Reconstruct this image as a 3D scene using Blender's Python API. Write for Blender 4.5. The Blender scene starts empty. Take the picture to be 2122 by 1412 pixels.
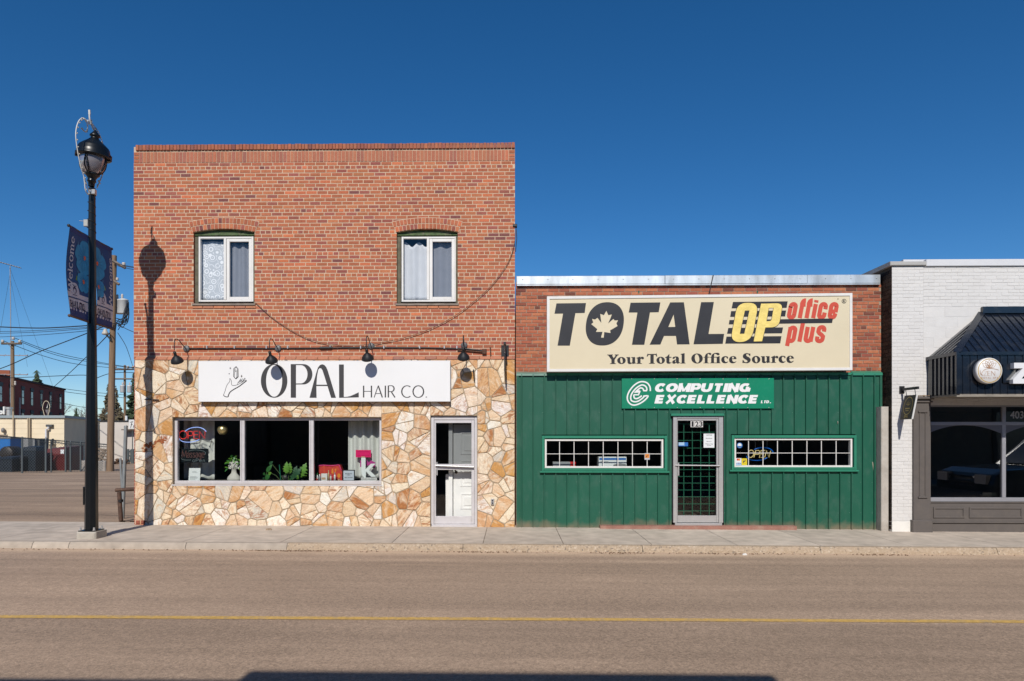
import bpy, bmesh, math, random
from math import sin, cos, tan, pi, radians, sqrt, atan2, hypot
from mathutils import Vector, Matrix, noise
random.seed(7)
SC = bpy.context.scene
COL = SC.collection

# ---------------------------------------------------------------- camera, sky, sun
W_, H_ = 2122.0, 1412.0            # size of the photograph the measurements were read from
FPX, DC, YAW = 1430.0, 13.0, radians(0.9)
EYE, HOR, VPX = 1.745, 900.0, 1060.0
PPX = VPX - FPX * tan(YAW)
cam_d = bpy.data.cameras.new('camera')
cam = bpy.data.objects.new('camera', cam_d); COL.objects.link(cam)
cam_d.sensor_width = 36; cam_d.lens = 36 * FPX / W_
cam_d.shift_x = (W_ / 2 - PPX) / W_; cam_d.shift_y = (HOR - H_ / 2) / W_
cam_d.clip_start = 0.05; cam_d.clip_end = 3000
cam.location = (0, -DC, EYE); cam.rotation_euler = (pi / 2, 0, YAW)
SC.camera = cam

SUN_EL, SUN_AZ = radians(38.1), radians(3.4)   # azimuth: off the facade's normal, from the left
SUND = Vector((-sin(SUN_AZ) * cos(SUN_EL), -cos(SUN_AZ) * cos(SUN_EL), sin(SUN_EL)))   # towards the sun
wd = bpy.data.worlds.new('World'); SC.world = wd; wd.use_nodes = True
nt = wd.node_tree; nt.nodes.clear()
sky = nt.nodes.new('ShaderNodeTexSky'); sky.sky_type = 'NISHITA'; sky.sun_disc = False
sky.sun_elevation = SUN_EL; sky.sun_rotation = pi + SUN_AZ
sky.air_density = 0.95; sky.dust_density = 0.0; sky.ozone_density = 5.0; sky.altitude = 1200
hsv = nt.nodes.new('ShaderNodeHueSaturation'); hsv.inputs['Saturation'].default_value = 1.25; hsv.inputs['Value'].default_value = 0.97
bg = nt.nodes.new('ShaderNodeBackground'); bg.inputs['Strength'].default_value = 0.085
wo = nt.nodes.new('ShaderNodeOutputWorld')
nt.links.new(sky.outputs[0], hsv.inputs['Color']); nt.links.new(hsv.outputs[0], bg.inputs['Color']); nt.links.new(bg.outputs[0], wo.inputs[0])
sl = bpy.data.lights.new('sun', 'SUN'); sl.energy = 4.2; sl.angle = radians(0.55); sl.color = (1.0, 0.95, 0.875)
so = bpy.data.objects.new('sun', sl); COL.objects.link(so)
so.location = SUND * 40; so.rotation_euler = SUND.to_track_quat('Z', 'Y').to_euler()
SC.view_settings.view_transform = 'Standard'; SC.view_settings.look = 'None'
SC.view_settings.exposure = 0.2; SC.view_settings.gamma = 1.0; SC.view_settings.use_curve_mapping = False
SC.cycles.max_bounces = 8; SC.cycles.transparent_max_bounces = 16

# ---------------------------------------------------------------- measuring helpers
cy_, sy_ = cos(YAW), sin(YAW)
def P(px, py, y):
    """the place on the upright plane at this y that was measured at (px, py)"""
    a = (px - PPX) / FPX; Y = y + DC
    x = Y * (a * cy_ - sy_) / (cy_ + a * sy_)
    d = -x * sy_ + Y * cy_
    return Vector((x, y, EYE + (HOR - py) * d / FPX))
def R(x0, y0, x1, y1, y):
    m = (y0 + y1) / 2; c = (x0 + x1) / 2
    return P(x0, m, y).x, P(x1, m, y).x, P(c, y1, y).z, P(c, y0, y).z      # x0,x1,zbottom,ztop
def XW(px, y=0): return P(px, HOR, y).x
def ZW(py, px=1061, y=0): return P(px, py, y).z
def gz(x): return max(-0.06, min(0.06, -0.0045 * x))     # the pavement falls a little to the right
def lotz(x, y): return gz(x) - 0.005 - 0.02 * max(0.0, y - 0.3)
def GP(px, py, dz=0.0, fn=None):
    """the spot on the ground that was measured at (px, py)"""
    y = 0.0
    for _ in range(60):
        p = P(px, py, y); zt = (fn(p.x, y) if fn else gz(p.x)) + dz
        d = (EYE - zt) * FPX / (py - HOR)
        a = (px - PPX) / FPX
        # depth d along the axis -> world y
        y = 0.5 * y + 0.5 * (d * cy_ + a * d * sy_ - DC)
    p = P(px, py, y); return p

# ---------------------------------------------------------------- materials
MATS = {}
KA = 0.82                          # one common trim on the paint and masonry albedos
def mat(name, col, rough=0.6, metal=0.0, var=0.0, vscale=6.0, bump=0.0, bscale=80.0, spec=0.4, emit=None, es=0.0, coat=0.0, dirt=None, dscale=1.5, damt=0.35, stretch=(1, 1, 1)):
    if name in MATS: return MATS[name]
    m = bpy.data.materials.new(name); m.use_nodes = True; MATS[name] = m
    n = m.node_tree.nodes; l = m.node_tree.links; b = n['Principled BSDF']
    col = tuple(c*KA for c in col); dirt = tuple(c*KA for c in dirt) if dirt else None
    c4 = (*col, 1)
    b.inputs['Base Color'].default_value = c4; b.inputs['Roughness'].default_value = rough
    b.inputs['Metallic'].default_value = metal; b.inputs['Specular IOR Level'].default_value = spec
    b.inputs['Coat Weight'].default_value = coat
    tc = n.new('ShaderNodeTexCoord'); mp = n.new('ShaderNodeMapping'); mp.inputs['Scale'].default_value = stretch
    l.new(tc.outputs['Object'], mp.inputs[0]); vec = mp.outputs[0]
    out = None
    if var:
        t = n.new('ShaderNodeTexNoise'); t.inputs['Scale'].default_value = vscale; t.inputs['Detail'].default_value = 6
        l.new(vec, t.inputs['Vector'])
        r = n.new('ShaderNodeMapRange'); r.inputs[1].default_value = 0.28; r.inputs[2].default_value = 0.72
        r.inputs[3].default_value = 1 - var; r.inputs[4].default_value = 1 + var
        l.new(t.outputs[0], r.inputs[0])
        x = n.new('ShaderNodeVectorMath'); x.operation = 'SCALE'; x.inputs[0].default_value = col; l.new(r.outputs[0], x.inputs['Scale'])
        out = x.outputs[0]
    if dirt:
        t = n.new('ShaderNodeTexNoise'); t.inputs['Scale'].default_value = dscale; t.inputs['Detail'].default_value = 8; t.inputs['Roughness'].default_value = .65
        l.new(vec, t.inputs['Vector'])
        r = n.new('ShaderNodeMapRange'); r.inputs[1].default_value = 0.5; r.inputs[2].default_value = 0.75; r.inputs[3].default_value = 0; r.inputs[4].default_value = damt
        l.new(t.outputs[0], r.inputs[0])
        mx = n.new('ShaderNodeMix'); mx.data_type = 'RGBA'; l.new(r.outputs[0], mx.inputs[0])
        if out: l.new(out, mx.inputs[6])
        else: mx.inputs[6].default_value = c4
        mx.inputs[7].default_value = (*dirt, 1); out = mx.outputs[2]
    if out: l.new(out, b.inputs['Base Color'])
    if bump:
        t = n.new('ShaderNodeTexNoise'); t.inputs['Scale'].default_value = bscale; t.inputs['Detail'].default_value = 4
        l.new(vec, t.inputs['Vector'])
        bp = n.new('ShaderNodeBump'); bp.inputs['Strength'].default_value = bump; bp.inputs['Distance'].default_value = 0.01
        l.new(t.outputs[0], bp.inputs['Height']); l.new(bp.outputs[0], b.inputs['Normal'])
    if emit:
        b.inputs['Emission Color'].default_value = (*emit, 1); b.inputs['Emission Strength'].default_value = es
    return m

def attr_mat(name, rough=0.8, bump=0.3, bscale=120.0, var=0.14, vscale=30.0, spec=0.25):
    """colour from the mesh's own colour attribute, one colour for each brick or slab"""
    if name in MATS: return MATS[name]
    m = bpy.data.materials.new(name); m.use_nodes = True; MATS[name] = m
    n = m.node_tree.nodes; l = m.node_tree.links; b = n['Principled BSDF']
    b.inputs['Roughness'].default_value = rough; b.inputs['Specular IOR Level'].default_value = spec
    a = n.new('ShaderNodeAttribute'); a.attribute_name = 'Col'
    tc = n.new('ShaderNodeTexCoord')
    t = n.new('ShaderNodeTexNoise'); t.inputs['Scale'].default_value = vscale; t.inputs['Detail'].default_value = 6
    t2 = n.new('ShaderNodeTexNoise'); t2.inputs['Scale'].default_value = 0.9; t2.inputs['Detail'].default_value = 5
    for k in (t, t2): l.new(tc.outputs['Object'], k.inputs['Vector'])
    ad = n.new('ShaderNodeMath'); ad.operation = 'MULTIPLY_ADD'; ad.inputs[1].default_value = 0.6; l.new(t2.outputs[0], ad.inputs[0]); l.new(t.outputs[0], ad.inputs[2])
    r = n.new('ShaderNodeMapRange'); r.inputs[1].default_value = 0.5; r.inputs[2].default_value = 1.1; r.inputs[3].default_value = 1 - var; r.inputs[4].default_value = 1 + var
    l.new(ad.outputs[0], r.inputs[0])
    x = n.new('ShaderNodeVectorMath'); x.operation = 'SCALE'; l.new(a.outputs['Color'], x.inputs[0]); l.new(r.outputs[0], x.inputs['Scale'])
    l.new(x.outputs[0], b.inputs['Base Color'])
    tb = n.new('ShaderNodeTexNoise'); tb.inputs['Scale'].default_value = bscale; l.new(tc.outputs['Object'], tb.inputs['Vector'])
    bp = n.new('ShaderNodeBump'); bp.inputs['Strength'].default_value = bump; bp.inputs['Distance'].default_value = 0.01
    l.new(tb.outputs[0], bp.inputs['Height']); l.new(bp.outputs[0], b.inputs['Normal'])
    return m

def glass_mat(name, tint=(0.75, 0.8, 0.8), refl=1.0, f0=0.055):
    if name in MATS: return MATS[name]
    m = bpy.data.materials.new(name); m.use_nodes = True; MATS[name] = m
    n = m.node_tree.nodes; l = m.node_tree.links; n.clear()
    o = n.new('ShaderNodeOutputMaterial'); t = n.new('ShaderNodeBsdfTransparent'); t.inputs[0].default_value = (*tint, 1)
    g = n.new('ShaderNodeBsdfGlossy'); g.inputs['Roughness'].default_value = 0.0; g.inputs[0].default_value = (refl, refl, refl, 1)
    tc = n.new('ShaderNodeTexCoord'); ns = n.new('ShaderNodeTexNoise'); ns.inputs['Scale'].default_value = 1.6
    bp = n.new('ShaderNodeBump'); bp.inputs['Strength'].default_value = 0.03; bp.inputs['Distance'].default_value = 0.02
    l.new(tc.outputs['Object'], ns.inputs['Vector']); l.new(ns.outputs[0], bp.inputs['Height']); l.new(bp.outputs[0], g.inputs['Normal'])
    lw = n.new('ShaderNodeLayerWeight'); lw.inputs[0].default_value = 0.5
    pw = n.new('ShaderNodeMath'); pw.operation = 'POWER'; pw.inputs[1].default_value = 5; l.new(lw.outputs['Facing'], pw.inputs[0])
    f = n.new('ShaderNodeMath'); f.operation = 'MULTIPLY_ADD'; f.inputs[1].default_value = 0.93; f.inputs[2].default_value = f0; l.new(pw.outputs[0], f.inputs[0])
    mx = n.new('ShaderNodeMixShader'); l.new(f.outputs[0], mx.inputs[0]); l.new(t.outputs[0], mx.inputs[1]); l.new(g.outputs[0], mx.inputs[2]); l.new(mx.outputs[0], o.inputs[0])
    return m

# ---------------------------------------------------------------- mesh building
class MB:
    def __init__(s, M=None): s.v = []; s.f = []; s.mi = []; s.c = []; s.M = M; s.sm = []
    def add(s, vs, fs, mi=0, col=None, smooth=False):
        o = len(s.v)
        s.v += [(s.M @ Vector(q)) if s.M else Vector(q) for q in vs]
        for f in fs:
            s.f.append([o + i for i in f]); s.mi.append(mi); s.c.append(col); s.sm.append(smooth)
        return s
    def box(s, x0, x1, y0, y1, z0, z1, mi=0, col=None):
        if x0 > x1: x0, x1 = x1, x0
        if y0 > y1: y0, y1 = y1, y0
        if z0 > z1: z0, z1 = z1, z0
        return s.add([(x0,y0,z0),(x1,y0,z0),(x1,y1,z0),(x0,y1,z0),(x0,y0,z1),(x1,y0,z1),(x1,y1,z1),(x0,y1,z1)],
              [(0,3,2,1),(4,5,6,7),(0,1,5,4),(1,2,6,5),(2,3,7,6),(3,0,4,7)], mi, col)
    def bbox(s, x0, x1, y0, y1, z0, z1, b=0.01, mi=0, col=None):
        """box with chamfered edges on the faces that look out to -y"""
        if x0 > x1: x0, x1 = x1, x0
        if y0 > y1: y0, y1 = y1, y0
        if z0 > z1: z0, z1 = z1, z0
        b = min(b, (x1-x0)/3, (z1-z0)/3, (y1-y0)/2)
        v = [(x0,y1,z0),(x1,y1,z0),(x1,y1,z1),(x0,y1,z1),(x0,y0+b,z0),(x1,y0+b,z0),(x1,y0+b,z1),(x0,y0+b,z1),
             (x0+b,y0,z0+b),(x1-b,y0,z0+b),(x1-b,y0,z1-b),(x0+b,y0,z1-b)]
        f = [(0,3,2,1),(8,9,10,11)]
        for k in range(4):
            j = (k+1) % 4; f += [(k, j, 4+j, 4+k), (4+k, 4+j, 8+j, 8+k)]
        return s.add(v, f, mi, col)
    def quad(s, a, b, c, d, mi=0, col=None): return s.add([a,b,c,d], [(0,1,2,3)], mi, col)
    def hexa(s, bot, top, mi=0):
        return s.add(list(bot)+list(top), [(0,3,2,1),(4,5,6,7),(0,1,5,4),(1,2,6,5),(2,3,7,6),(3,0,4,7)], mi)
    def tube(s, pts, r, n=8, mi=0, cap=True, rr=None, smooth=True, closed=False):
        pts = [Vector(p) for p in pts]; rings = []; up = None; N = len(pts)
        for i, p in enumerate(pts):
            if closed: t = pts[(i+1) % N] - pts[i-1]
            else: t = pts[min(i+1, N-1)] - pts[max(i-1, 0)]
            if t.length < 1e-9: t = Vector((0,0,1))
            t.normalize()
            if up is None:
                up = Vector((0,0,1)) if abs(t.z) < 0.9 else Vector((0,1,0))
            a = t.cross(up)
            if a.length < 1e-6: a = t.orthogonal()
            a.normalize(); b = a.cross(t); up = b
            ra = rr[i] if rr else r
            rings.append([p + a*ra*cos(2*pi*k/n) + b*ra*sin(2*pi*k/n) for k in range(n)])
        vs = [q for g in rings for q in g]; fs = []
        for i in range(N if closed else N-1):
            j = (i+1) % N
            for k in range(n):
                fs.append((i*n+k, i*n+(k+1) % n, j*n+(k+1) % n, j*n+k))
        s.add(vs, fs, mi, None, smooth)
        if cap and not closed:
            s.add(rings[0], [tuple(range(n))], mi); s.add(rings[-1], [tuple(range(n-1, -1, -1))], mi)
        return s
    def lathe(s, prof, c=(0,0,0), n=20, mi=0, smooth=True, axis='z', a0=0.0):
        vs = []; fs = []
        for r, h in prof:
            for k in range(n):
                a = a0 + 2*pi*k/n
                if axis == 'z': q = (r*cos(a), r*sin(a), h)
                elif axis == 'y': q = (r*cos(a), h, r*sin(a))
                else: q = (h, r*cos(a), r*sin(a))
                vs.append((c[0]+q[0], c[1]+q[1], c[2]+q[2]))
        for i in range(len(prof)-1):
            for k in range(n):
                fs.append((i*n+k, i*n+(k+1) % n, (i+1)*n+(k+1) % n, (i+1)*n+k))
        return s.add(vs, fs, mi, None, smooth)
    def ball(s, c, r, n=10, mi=0, sq=(1,1,1)):
        vs = []; fs = []; m = max(4, n//2)
        for i in range(m+1):
            for k in range(n):
                t = pi*i/m; a = 2*pi*k/n
                vs.append((c[0]+r*sq[0]*sin(t)*cos(a), c[1]+r*sq[1]*sin(t)*sin(a), c[2]+r*sq[2]*cos(t)))
        for i in range(m):
            for k in range(n): fs.append((i*n+k, i*n+(k+1) % n, (i+1)*n+(k+1) % n, (i+1)*n+k))
        return s.add(vs, fs, mi, None, True)
    def prism(s, poly, y0, y1, mi=0, f=None):
        """outline in (x, z) carried from y0 to y1"""
        n = len(poly); f = f or (lambda a, b, c: (a, c, b))
        vs = [f(a, b, y0) for a, b in poly] + [f(a, b, y1) for a, b in poly]
        fs = [tuple(range(n)), tuple(range(2*n-1, n-1, -1))] + [(i, n+i, n+(i+1) % n, (i+1) % n) for i in range(n)]
        return s.add(vs, fs, mi)
    def ribbon(s, pts, w, f, mi=0):
        """flat stroke of the given width (number or one width for each point); f maps (a,b) to a place"""
        pts = [Vector((p[0], p[1])) for p in pts]; N = len(pts); L = []; Rr = []
        ws = w if isinstance(w, (list, tuple)) else [w]*N
        cl = (pts[0]-pts[-1]).length < 1e-6 and N > 3
        for i in range(N):
            if cl: pa = pts[i-1] if i > 0 else pts[N-2]; pb = pts[i+1] if i < N-1 else pts[1]
            else: pa = pts[max(i-1, 0)]; pb = pts[min(i+1, N-1)]
            d0 = pts[i]-pa; d1 = pb-pts[i]
            if d0.length < 1e-9: d0 = d1
            if d1.length < 1e-9: d1 = d0
            d0 = d0.normalized(); d1 = d1.normalized(); t = d0 + d1
            t = d1 if t.length < 1e-6 else t.normalized()
            nrm = Vector((-t.y, t.x)); k = max(0.45, nrm.dot(Vector((-d1.y, d1.x))))
            h = ws[i]/2/k
            L.append(pts[i]+nrm*h); Rr.append(pts[i]-nrm*h)
        vs = [f(p.x, p.y) for p in L] + [f(p.x, p.y) for p in Rr]
        return s.add(vs, [(i, N+i, N+i+1, i+1) for i in range(N-1)], mi)
    def build(s, name, mats, parent=None, recalc=False):
        me = bpy.data.meshes.new(name); me.from_pydata([tuple(v) for v in s.v], [], s.f)
        if not isinstance(mats, (list, tuple)): mats = [mats]
        for m in mats: me.materials.append(m)
        me.polygons.foreach_set('material_index', s.mi); me.polygons.foreach_set('use_smooth', s.sm)
        if any(c is not None for c in s.c):
            ca = me.color_attributes.new('Col', 'FLOAT_COLOR', 'CORNER'); i = 0; buf = []
            for p, c in zip(me.polygons, s.c):
                c = c or (0.5, 0.5, 0.5); buf += [c[0], c[1], c[2], c[3] if len(c) > 3 else 1.0]*p.loop_total
            ca.data.foreach_set('color', buf)
        me.update()
        if recalc:
            bm = bmesh.new(); bm.from_mesh(me); bmesh.ops.recalc_face_normals(bm, faces=bm.faces); bm.to_mesh(me); bm.free()
        return link(name, me, parent)

def link(name, me, parent=None):
    o = bpy.data.objects.new(name, me); COL.objects.link(o)
    if parent:
        o.parent = parent
        if parent.type == 'EMPTY': o.matrix_parent_inverse = Matrix.Translation(-parent.location)
    return o
def thing(name, label, cat, loc=(0,0,0), group=None):
    o = bpy.data.objects.new(name, None); COL.objects.link(o); o.location = loc; o.empty_display_size = 0.2
    return tag(o, label, cat, group)
def tag(o, label, cat, group=None):
    o['label'] = label; o['category'] = cat
    if group: o['group'] = group
    return o
def struct(o): o['kind'] = 'structure'; return o
def cloth_mat(name, col): return mat(name, col, .75, var=.1, vscale=3)
def copy_thing(src, delta, label):
    def rec(o, par):
        c = o.copy(); COL.objects.link(c)
        if par: c.parent = par; c.matrix_parent_inverse = o.matrix_parent_inverse.copy()
        for ch in list(o.children): rec(ch, c)
        return c
    r = rec(src, None); r.location = src.location + Vector(delta); r['label'] = label; return r

def mapper(f, me):
    for v in me.vertices: v.co = f(v.co.x, v.co.y, v.co.z)
    me.update(); return me
def shape(name, contours, f, m, parent=None, ext=0.002):
    """filled outline(s) with holes; f maps (a, b, height) to a place"""
    cu = bpy.data.curves.new(name, 'CURVE'); cu.dimensions = '2D'; cu.fill_mode = 'BOTH'; cu.extrude = ext
    for c in contours:
        sp = cu.splines.new('POLY'); sp.points.add(len(c)-1); sp.use_cyclic_u = True
        for p, q in zip(sp.points, c): p.co = (q[0], q[1], 0, 1)
    ob = bpy.data.objects.new(name, cu); me = bpy.data.meshes.new_from_object(ob)
    bpy.data.objects.remove(ob); bpy.data.curves.remove(cu)
    mapper(f, me); me.materials.clear(); me.materials.append(m)
    return link(name, me, parent)
def text(name, body, box, f, m, parent=None, bold=0.0, shear=0.0, ext=0.002, sp=1.0):
    """lettering stretched to fill box = (a0, b0, a1, b1)"""
    cu = bpy.data.curves.new(name, 'FONT'); cu.body = body; cu.offset = bold; cu.shear = shear; cu.extrude = 0.01; cu.resolution_u = 4; cu.space_character = sp
    ob = bpy.data.objects.new(name, cu); me = bpy.data.meshes.new_from_object(ob)
    bpy.data.objects.remove(ob); bpy.data.curves.remove(cu)
    xs = [v.co.x for v in me.vertices]; ys = [v.co.y for v in me.vertices]
    ax, bx, ay, by = min(xs), max(xs), min(ys), max(ys)
    for v in me.vertices:
        v.co = f(box[0]+(v.co.x-ax)/(bx-ax)*(box[2]-box[0]), box[1]+(v.co.y-ay)/(by-ay)*(box[3]-box[1]), v.co.z/0.01*ext)
    me.update(); me.materials.clear(); me.materials.append(m)
    return link(name, me, parent)
def front(y):                       # (x, z, height) -> place, standing proud of the plane y
    return lambda a, b, c: Vector((a, y - c, b))
def px_front(y):                    # photograph measurements -> place
    return lambda a, b, c: P(a, b, y) - Vector((0, c, 0))
def pxf2(y): return lambda a, b: P(a, b, y)
def crop(x0, y0, s): return lambda pts: [(x0+u/s, y0+v/s) for u, v in pts]
def arc(cx, cy, rx, ry, a0, a1, n=16):
    return [(cx+rx*cos(radians(a0+(a1-a0)*i/n)), cy+ry*sin(radians(a0+(a1-a0)*i/n))) for i in range(n+1)]
def smooth(pts, k=6):
    out = []; n = len(pts)
    for i in range(n-1):
        p0, p1, p2, p3 = pts[max(i-1, 0)], pts[i], pts[i+1], pts[min(i+2, n-1)]
        for j in range(k):
            t = j/k; q = []
            for d in range(len(p1)):
                q.append(0.5*((2*p1[d])+(-p0[d]+p2[d])*t+(2*p0[d]-5*p1[d]+4*p2[d]-p3[d])*t*t+(-p0[d]+3*p1[d]-3*p2[d]+p3[d])*t**3))
            out.append(tuple(q))
    out.append(tuple(pts[-1])); return out
def minus(x0, x1, z0, z1, holes):
    """rectangles that tile a wall less its openings"""
    xs = sorted({x0, x1, *[min(max(h[i], x0), x1) for h in holes for i in (0, 1)]})
    out = []
    for a, b in zip(xs, xs[1:]):
        if b-a < 1e-5: continue
        c = (a+b)/2; cuts = sorted([(h[2], h[3]) for h in holes if h[0] < c < h[1]]); z = z0
        for h0, h1 in cuts:
            if h0 > z: out.append((a, b, z, min(h0, z1)))
            z = max(z, h1)
        if z < z1: out.append((a, b, z, z1))
    return out

# pen letters: centre lines in a box one unit high; (advance, strokes)
def A(*a): return arc(*a)
CAP = {
 'A': (.82, [[(0,0),(.41,1)],[(.41,1),(.82,0)],[(.14,.33),(.68,.33)]]),
 'C': (.86, [A(.5,.5,.5,.5,52,308)]),
 'E': (.58, [[(0,0),(0,1)],[(0,1),(.56,1)],[(0,.52),(.5,.52)],[(0,0),(.56,0)]]),
 'H': (.78, [[(0,0),(0,1)],[(.78,0),(.78,1)],[(0,.52),(.78,.52)]]),
 'I': (.06, [[(.03,0),(.03,1)]]),
 'K': (.7, [[(0,0),(0,1)],[(.62,1),(.02,.45)],[(.2,.6),(.7,0)]]),
 'L': (.56, [[(0,1),(0,0)],[(0,0),(.56,0)]]),
 'M': (.95, [[(0,0),(.1,1)],[(.1,1),(.47,.12)],[(.47,.12),(.85,1)],[(.85,1),(.95,0)]]),
 'N': (.8, [[(0,0),(0,1)],[(0,1),(.8,0)],[(.8,0),(.8,1)]]),
 'O': (1.0, [A(.5,.5,.5,.5,90,450)]),
 'P': (.6, [[(0,0),(0,1)],[(0,1),(.3,1)]+A(.32,.74,.28,.26,90,-90,10)+[(0,.48)]]),
 'R': (.66, [[(0,0),(0,1)],[(0,1),(.28,1)]+A(.3,.75,.27,.25,90,-90,10)+[(0,.5)],[(.28,.5),(.66,0)]]),
 'S': (.56, [smooth([(.52,.86),(.4,.98),(.22,.98),(.06,.82),(.12,.62),(.3,.5),(.48,.38),(.54,.2),(.42,.03),(.2,.01),(.02,.14)],4)]),
 'T': (.74, [[(.37,0),(.37,1)],[(0,1),(.74,1)]]),
 'U': (.74, [[(0,1),(0,.35)]+A(.37,.35,.37,.35,180,360,10)+[(.74,1)]]),
 'V': (.76, [[(0,1),(.38,0)],[(.38,0),(.76,1)]]),
 'W': (1.1, [[(0,1),(.28,0)],[(.28,0),(.55,1)],[(.55,1),(.82,0)],[(.82,0),(1.1,1)]]),
 'Y': (.8, [[(0,1),(.4,.48)],[(.8,1),(.4,.48)],[(.4,.48),(.4,0)]]),
 'Z': (.66, [[(0,1),(.66,1)],[(.66,1),(0,0)],[(0,0),(.66,0)]]),
 '.': (.1, [[(.05,.0),(.05,.07)]]),
}
X = .68
LOW = {
 'a': (.52, [[(.06,.52)]+A(.26,.48,.2,.2,140,0,8)+[(.46,.06)],A(.24,.19,.22,.19,60,350,12)]),
 'c': (.5, [A(.28,.34,.28,.34,48,312,14)]),
 'e': (.54, [[(.03,.38),(.5,.38)]+A(.27,.34,.27,.34,8,318,16)]),
 'f': (.36, [[(.14,0),(.14,.8)]+A(.32,.8,.18,.2,180,70,7),[(0,.66),(.34,.66)]]),
 'i': (.14, [[(.07,0),(.07,X)],[(.07,.86),(.07,.98)]]),
 'l': (.14, [[(.07,0),(.07,1.03)]]),
 'm': (.92, [[(.07,0),(.07,X)],[(.07,.5)]+A(.26,.46,.18,.2,150,0,7)+[(.44,0)],[(.45,.5)]+A(.64,.46,.18,.2,150,0,7)+[(.82,0)]]),
 'o': (.58, [A(.29,.34,.29,.34,90,450,18)]),
 'r': (.42, [[(.1,0),(.1,X)],[(.1,.45)]+A(.3,.46,.2,.2,160,50,6)]),
 't': (.36, [[(.14,.9),(.14,.15)]+A(.28,.15,.14,.15,180,300,7),[(0,.66),(.34,.66)]]),
 'u': (.62, [[(.09,X),(.09,.2)]+A(.28,.2,.19,.2,180,330,7)+[(.5,.2)],[(.5,X),(.5,0)]]),
 'n': (.58, [[(.07,0),(.07,X)],[(.07,.5)]+A(.28,.46,.2,.2,150,0,7)+[(.48,0)]]),
 's': (.44, [smooth([(.4,.56),(.24,.66),(.08,.54),(.16,.4),(.32,.3),(.38,.14),(.24,.01),(.04,.1)],4)]),
 'g': (.54, [A(.26,.36,.22,.3,90,450,14),[(.48,.66),(.48,-.1)]+A(.26,-.1,.22,.2,0,-150,8)]),
}
SERIF = {'Y':[(-.1,.22,1),(.6,.9,1),(.2,.6,0)],'T':[(.17,.57,0)],'W':[(-.1,.2,1),(.4,.66,1),(.95,1.2,1)],'f':[(-.02,.34,0)],'i':[(-.05,.07,X),(-.07,.22,0)],'l':[(-.06,.07,1),(-.07,.22,0)],
 'r':[(-.06,.1,X),(-.06,.28,0)],'u':[(-.06,.09,X),(.36,.5,X),(.5,.62,0)],'m':[(-.06,.07,X),(-.05,.2,0),(.34,.56,0),(.72,.94,0)],'I':[(-.1,.16,1),(-.1,.16,0)],'E':[],'H':[(-.12,.12,1),(-.12,.12,0),(.66,.9,1),(.66,.9,0)],'n':[]}
def pen_layout(body, gap=.18, space=.4):
    x = 0; out = []
    for ch in body:
        if ch == ' ': x += space; continue
        adv, st = (CAP.get(ch) or LOW.get(ch))
        out.append((x, ch, st)); x += adv + gap
    return out, x-gap
def pen_text(name, body, box, f, m, parent, thin, thick, serif=False, gap=.18, space=.4, shear=0.0, sep=0.0004):
    """broad-pen lettering; box=(a0,b0,a1,b1) for the baseline and cap height, f maps (a,b,height)"""
    lay, w = pen_layout(body, gap, space); mb = MB(); k = 0
    sx = (box[2]-box[0])/w; sz = box[3]-box[1]
    for x0, ch, st in lay:
        for s in st:
            pts = [(box[0]+(x0+u)*sx+shear*v*sz, box[1]+v*sz) for u, v in s]; ws = []
            for i in range(len(pts)):
                a = pts[max(i-1, 0)]; b = pts[min(i+1, len(pts)-1)]; d = (b[0]-a[0], b[1]-a[1])
                h = hypot(*d) or 1; q = abs(d[1])/h
                if ch in 'WVYAKNXMZ' and d[0]*d[1]*(1 if sz > 0 else -1) > 0 and 0.3 < q < .999: q *= 0.25     # rising diagonals are thin
                if ch in 'NM' and q > .97: q = .35
                ws.append(thin+(thick-thin)*q)
            if serif and ch in 'cro' and False: pass
            k += 1; h = sep*(1+k % 3)
            mb.ribbon(pts, ws, lambda a, b, h=h: f(a, b, h))
        if serif:
            for a, b, z in SERIF.get(ch, []):
                k += 1; h = sep*(4+k % 3); t = abs(thin)*1.15; sg = 1 if sz > 0 else -1
                zz = box[1]+z*sz + (t/2*sg if z == 0 else (-t/2*sg))
                mb.ribbon([(box[0]+(x0+a)*sx, zz), (box[0]+(x0+b)*sx, zz)], t, lambda a, b, h=h: f(a, b, h))
            if ch == 'T':
                for u in (.03, .71):
                    k += 1; h = sep*(4+k % 3)
                    mb.ribbon([(box[0]+(x0+u)*sx, box[1]+sz), (box[0]+(x0+u)*sx, box[1]+.72*sz)], thin*1.1, lambda a, b, h=h: f(a, b, h))
    return mb.build(name, m, parent)
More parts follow.
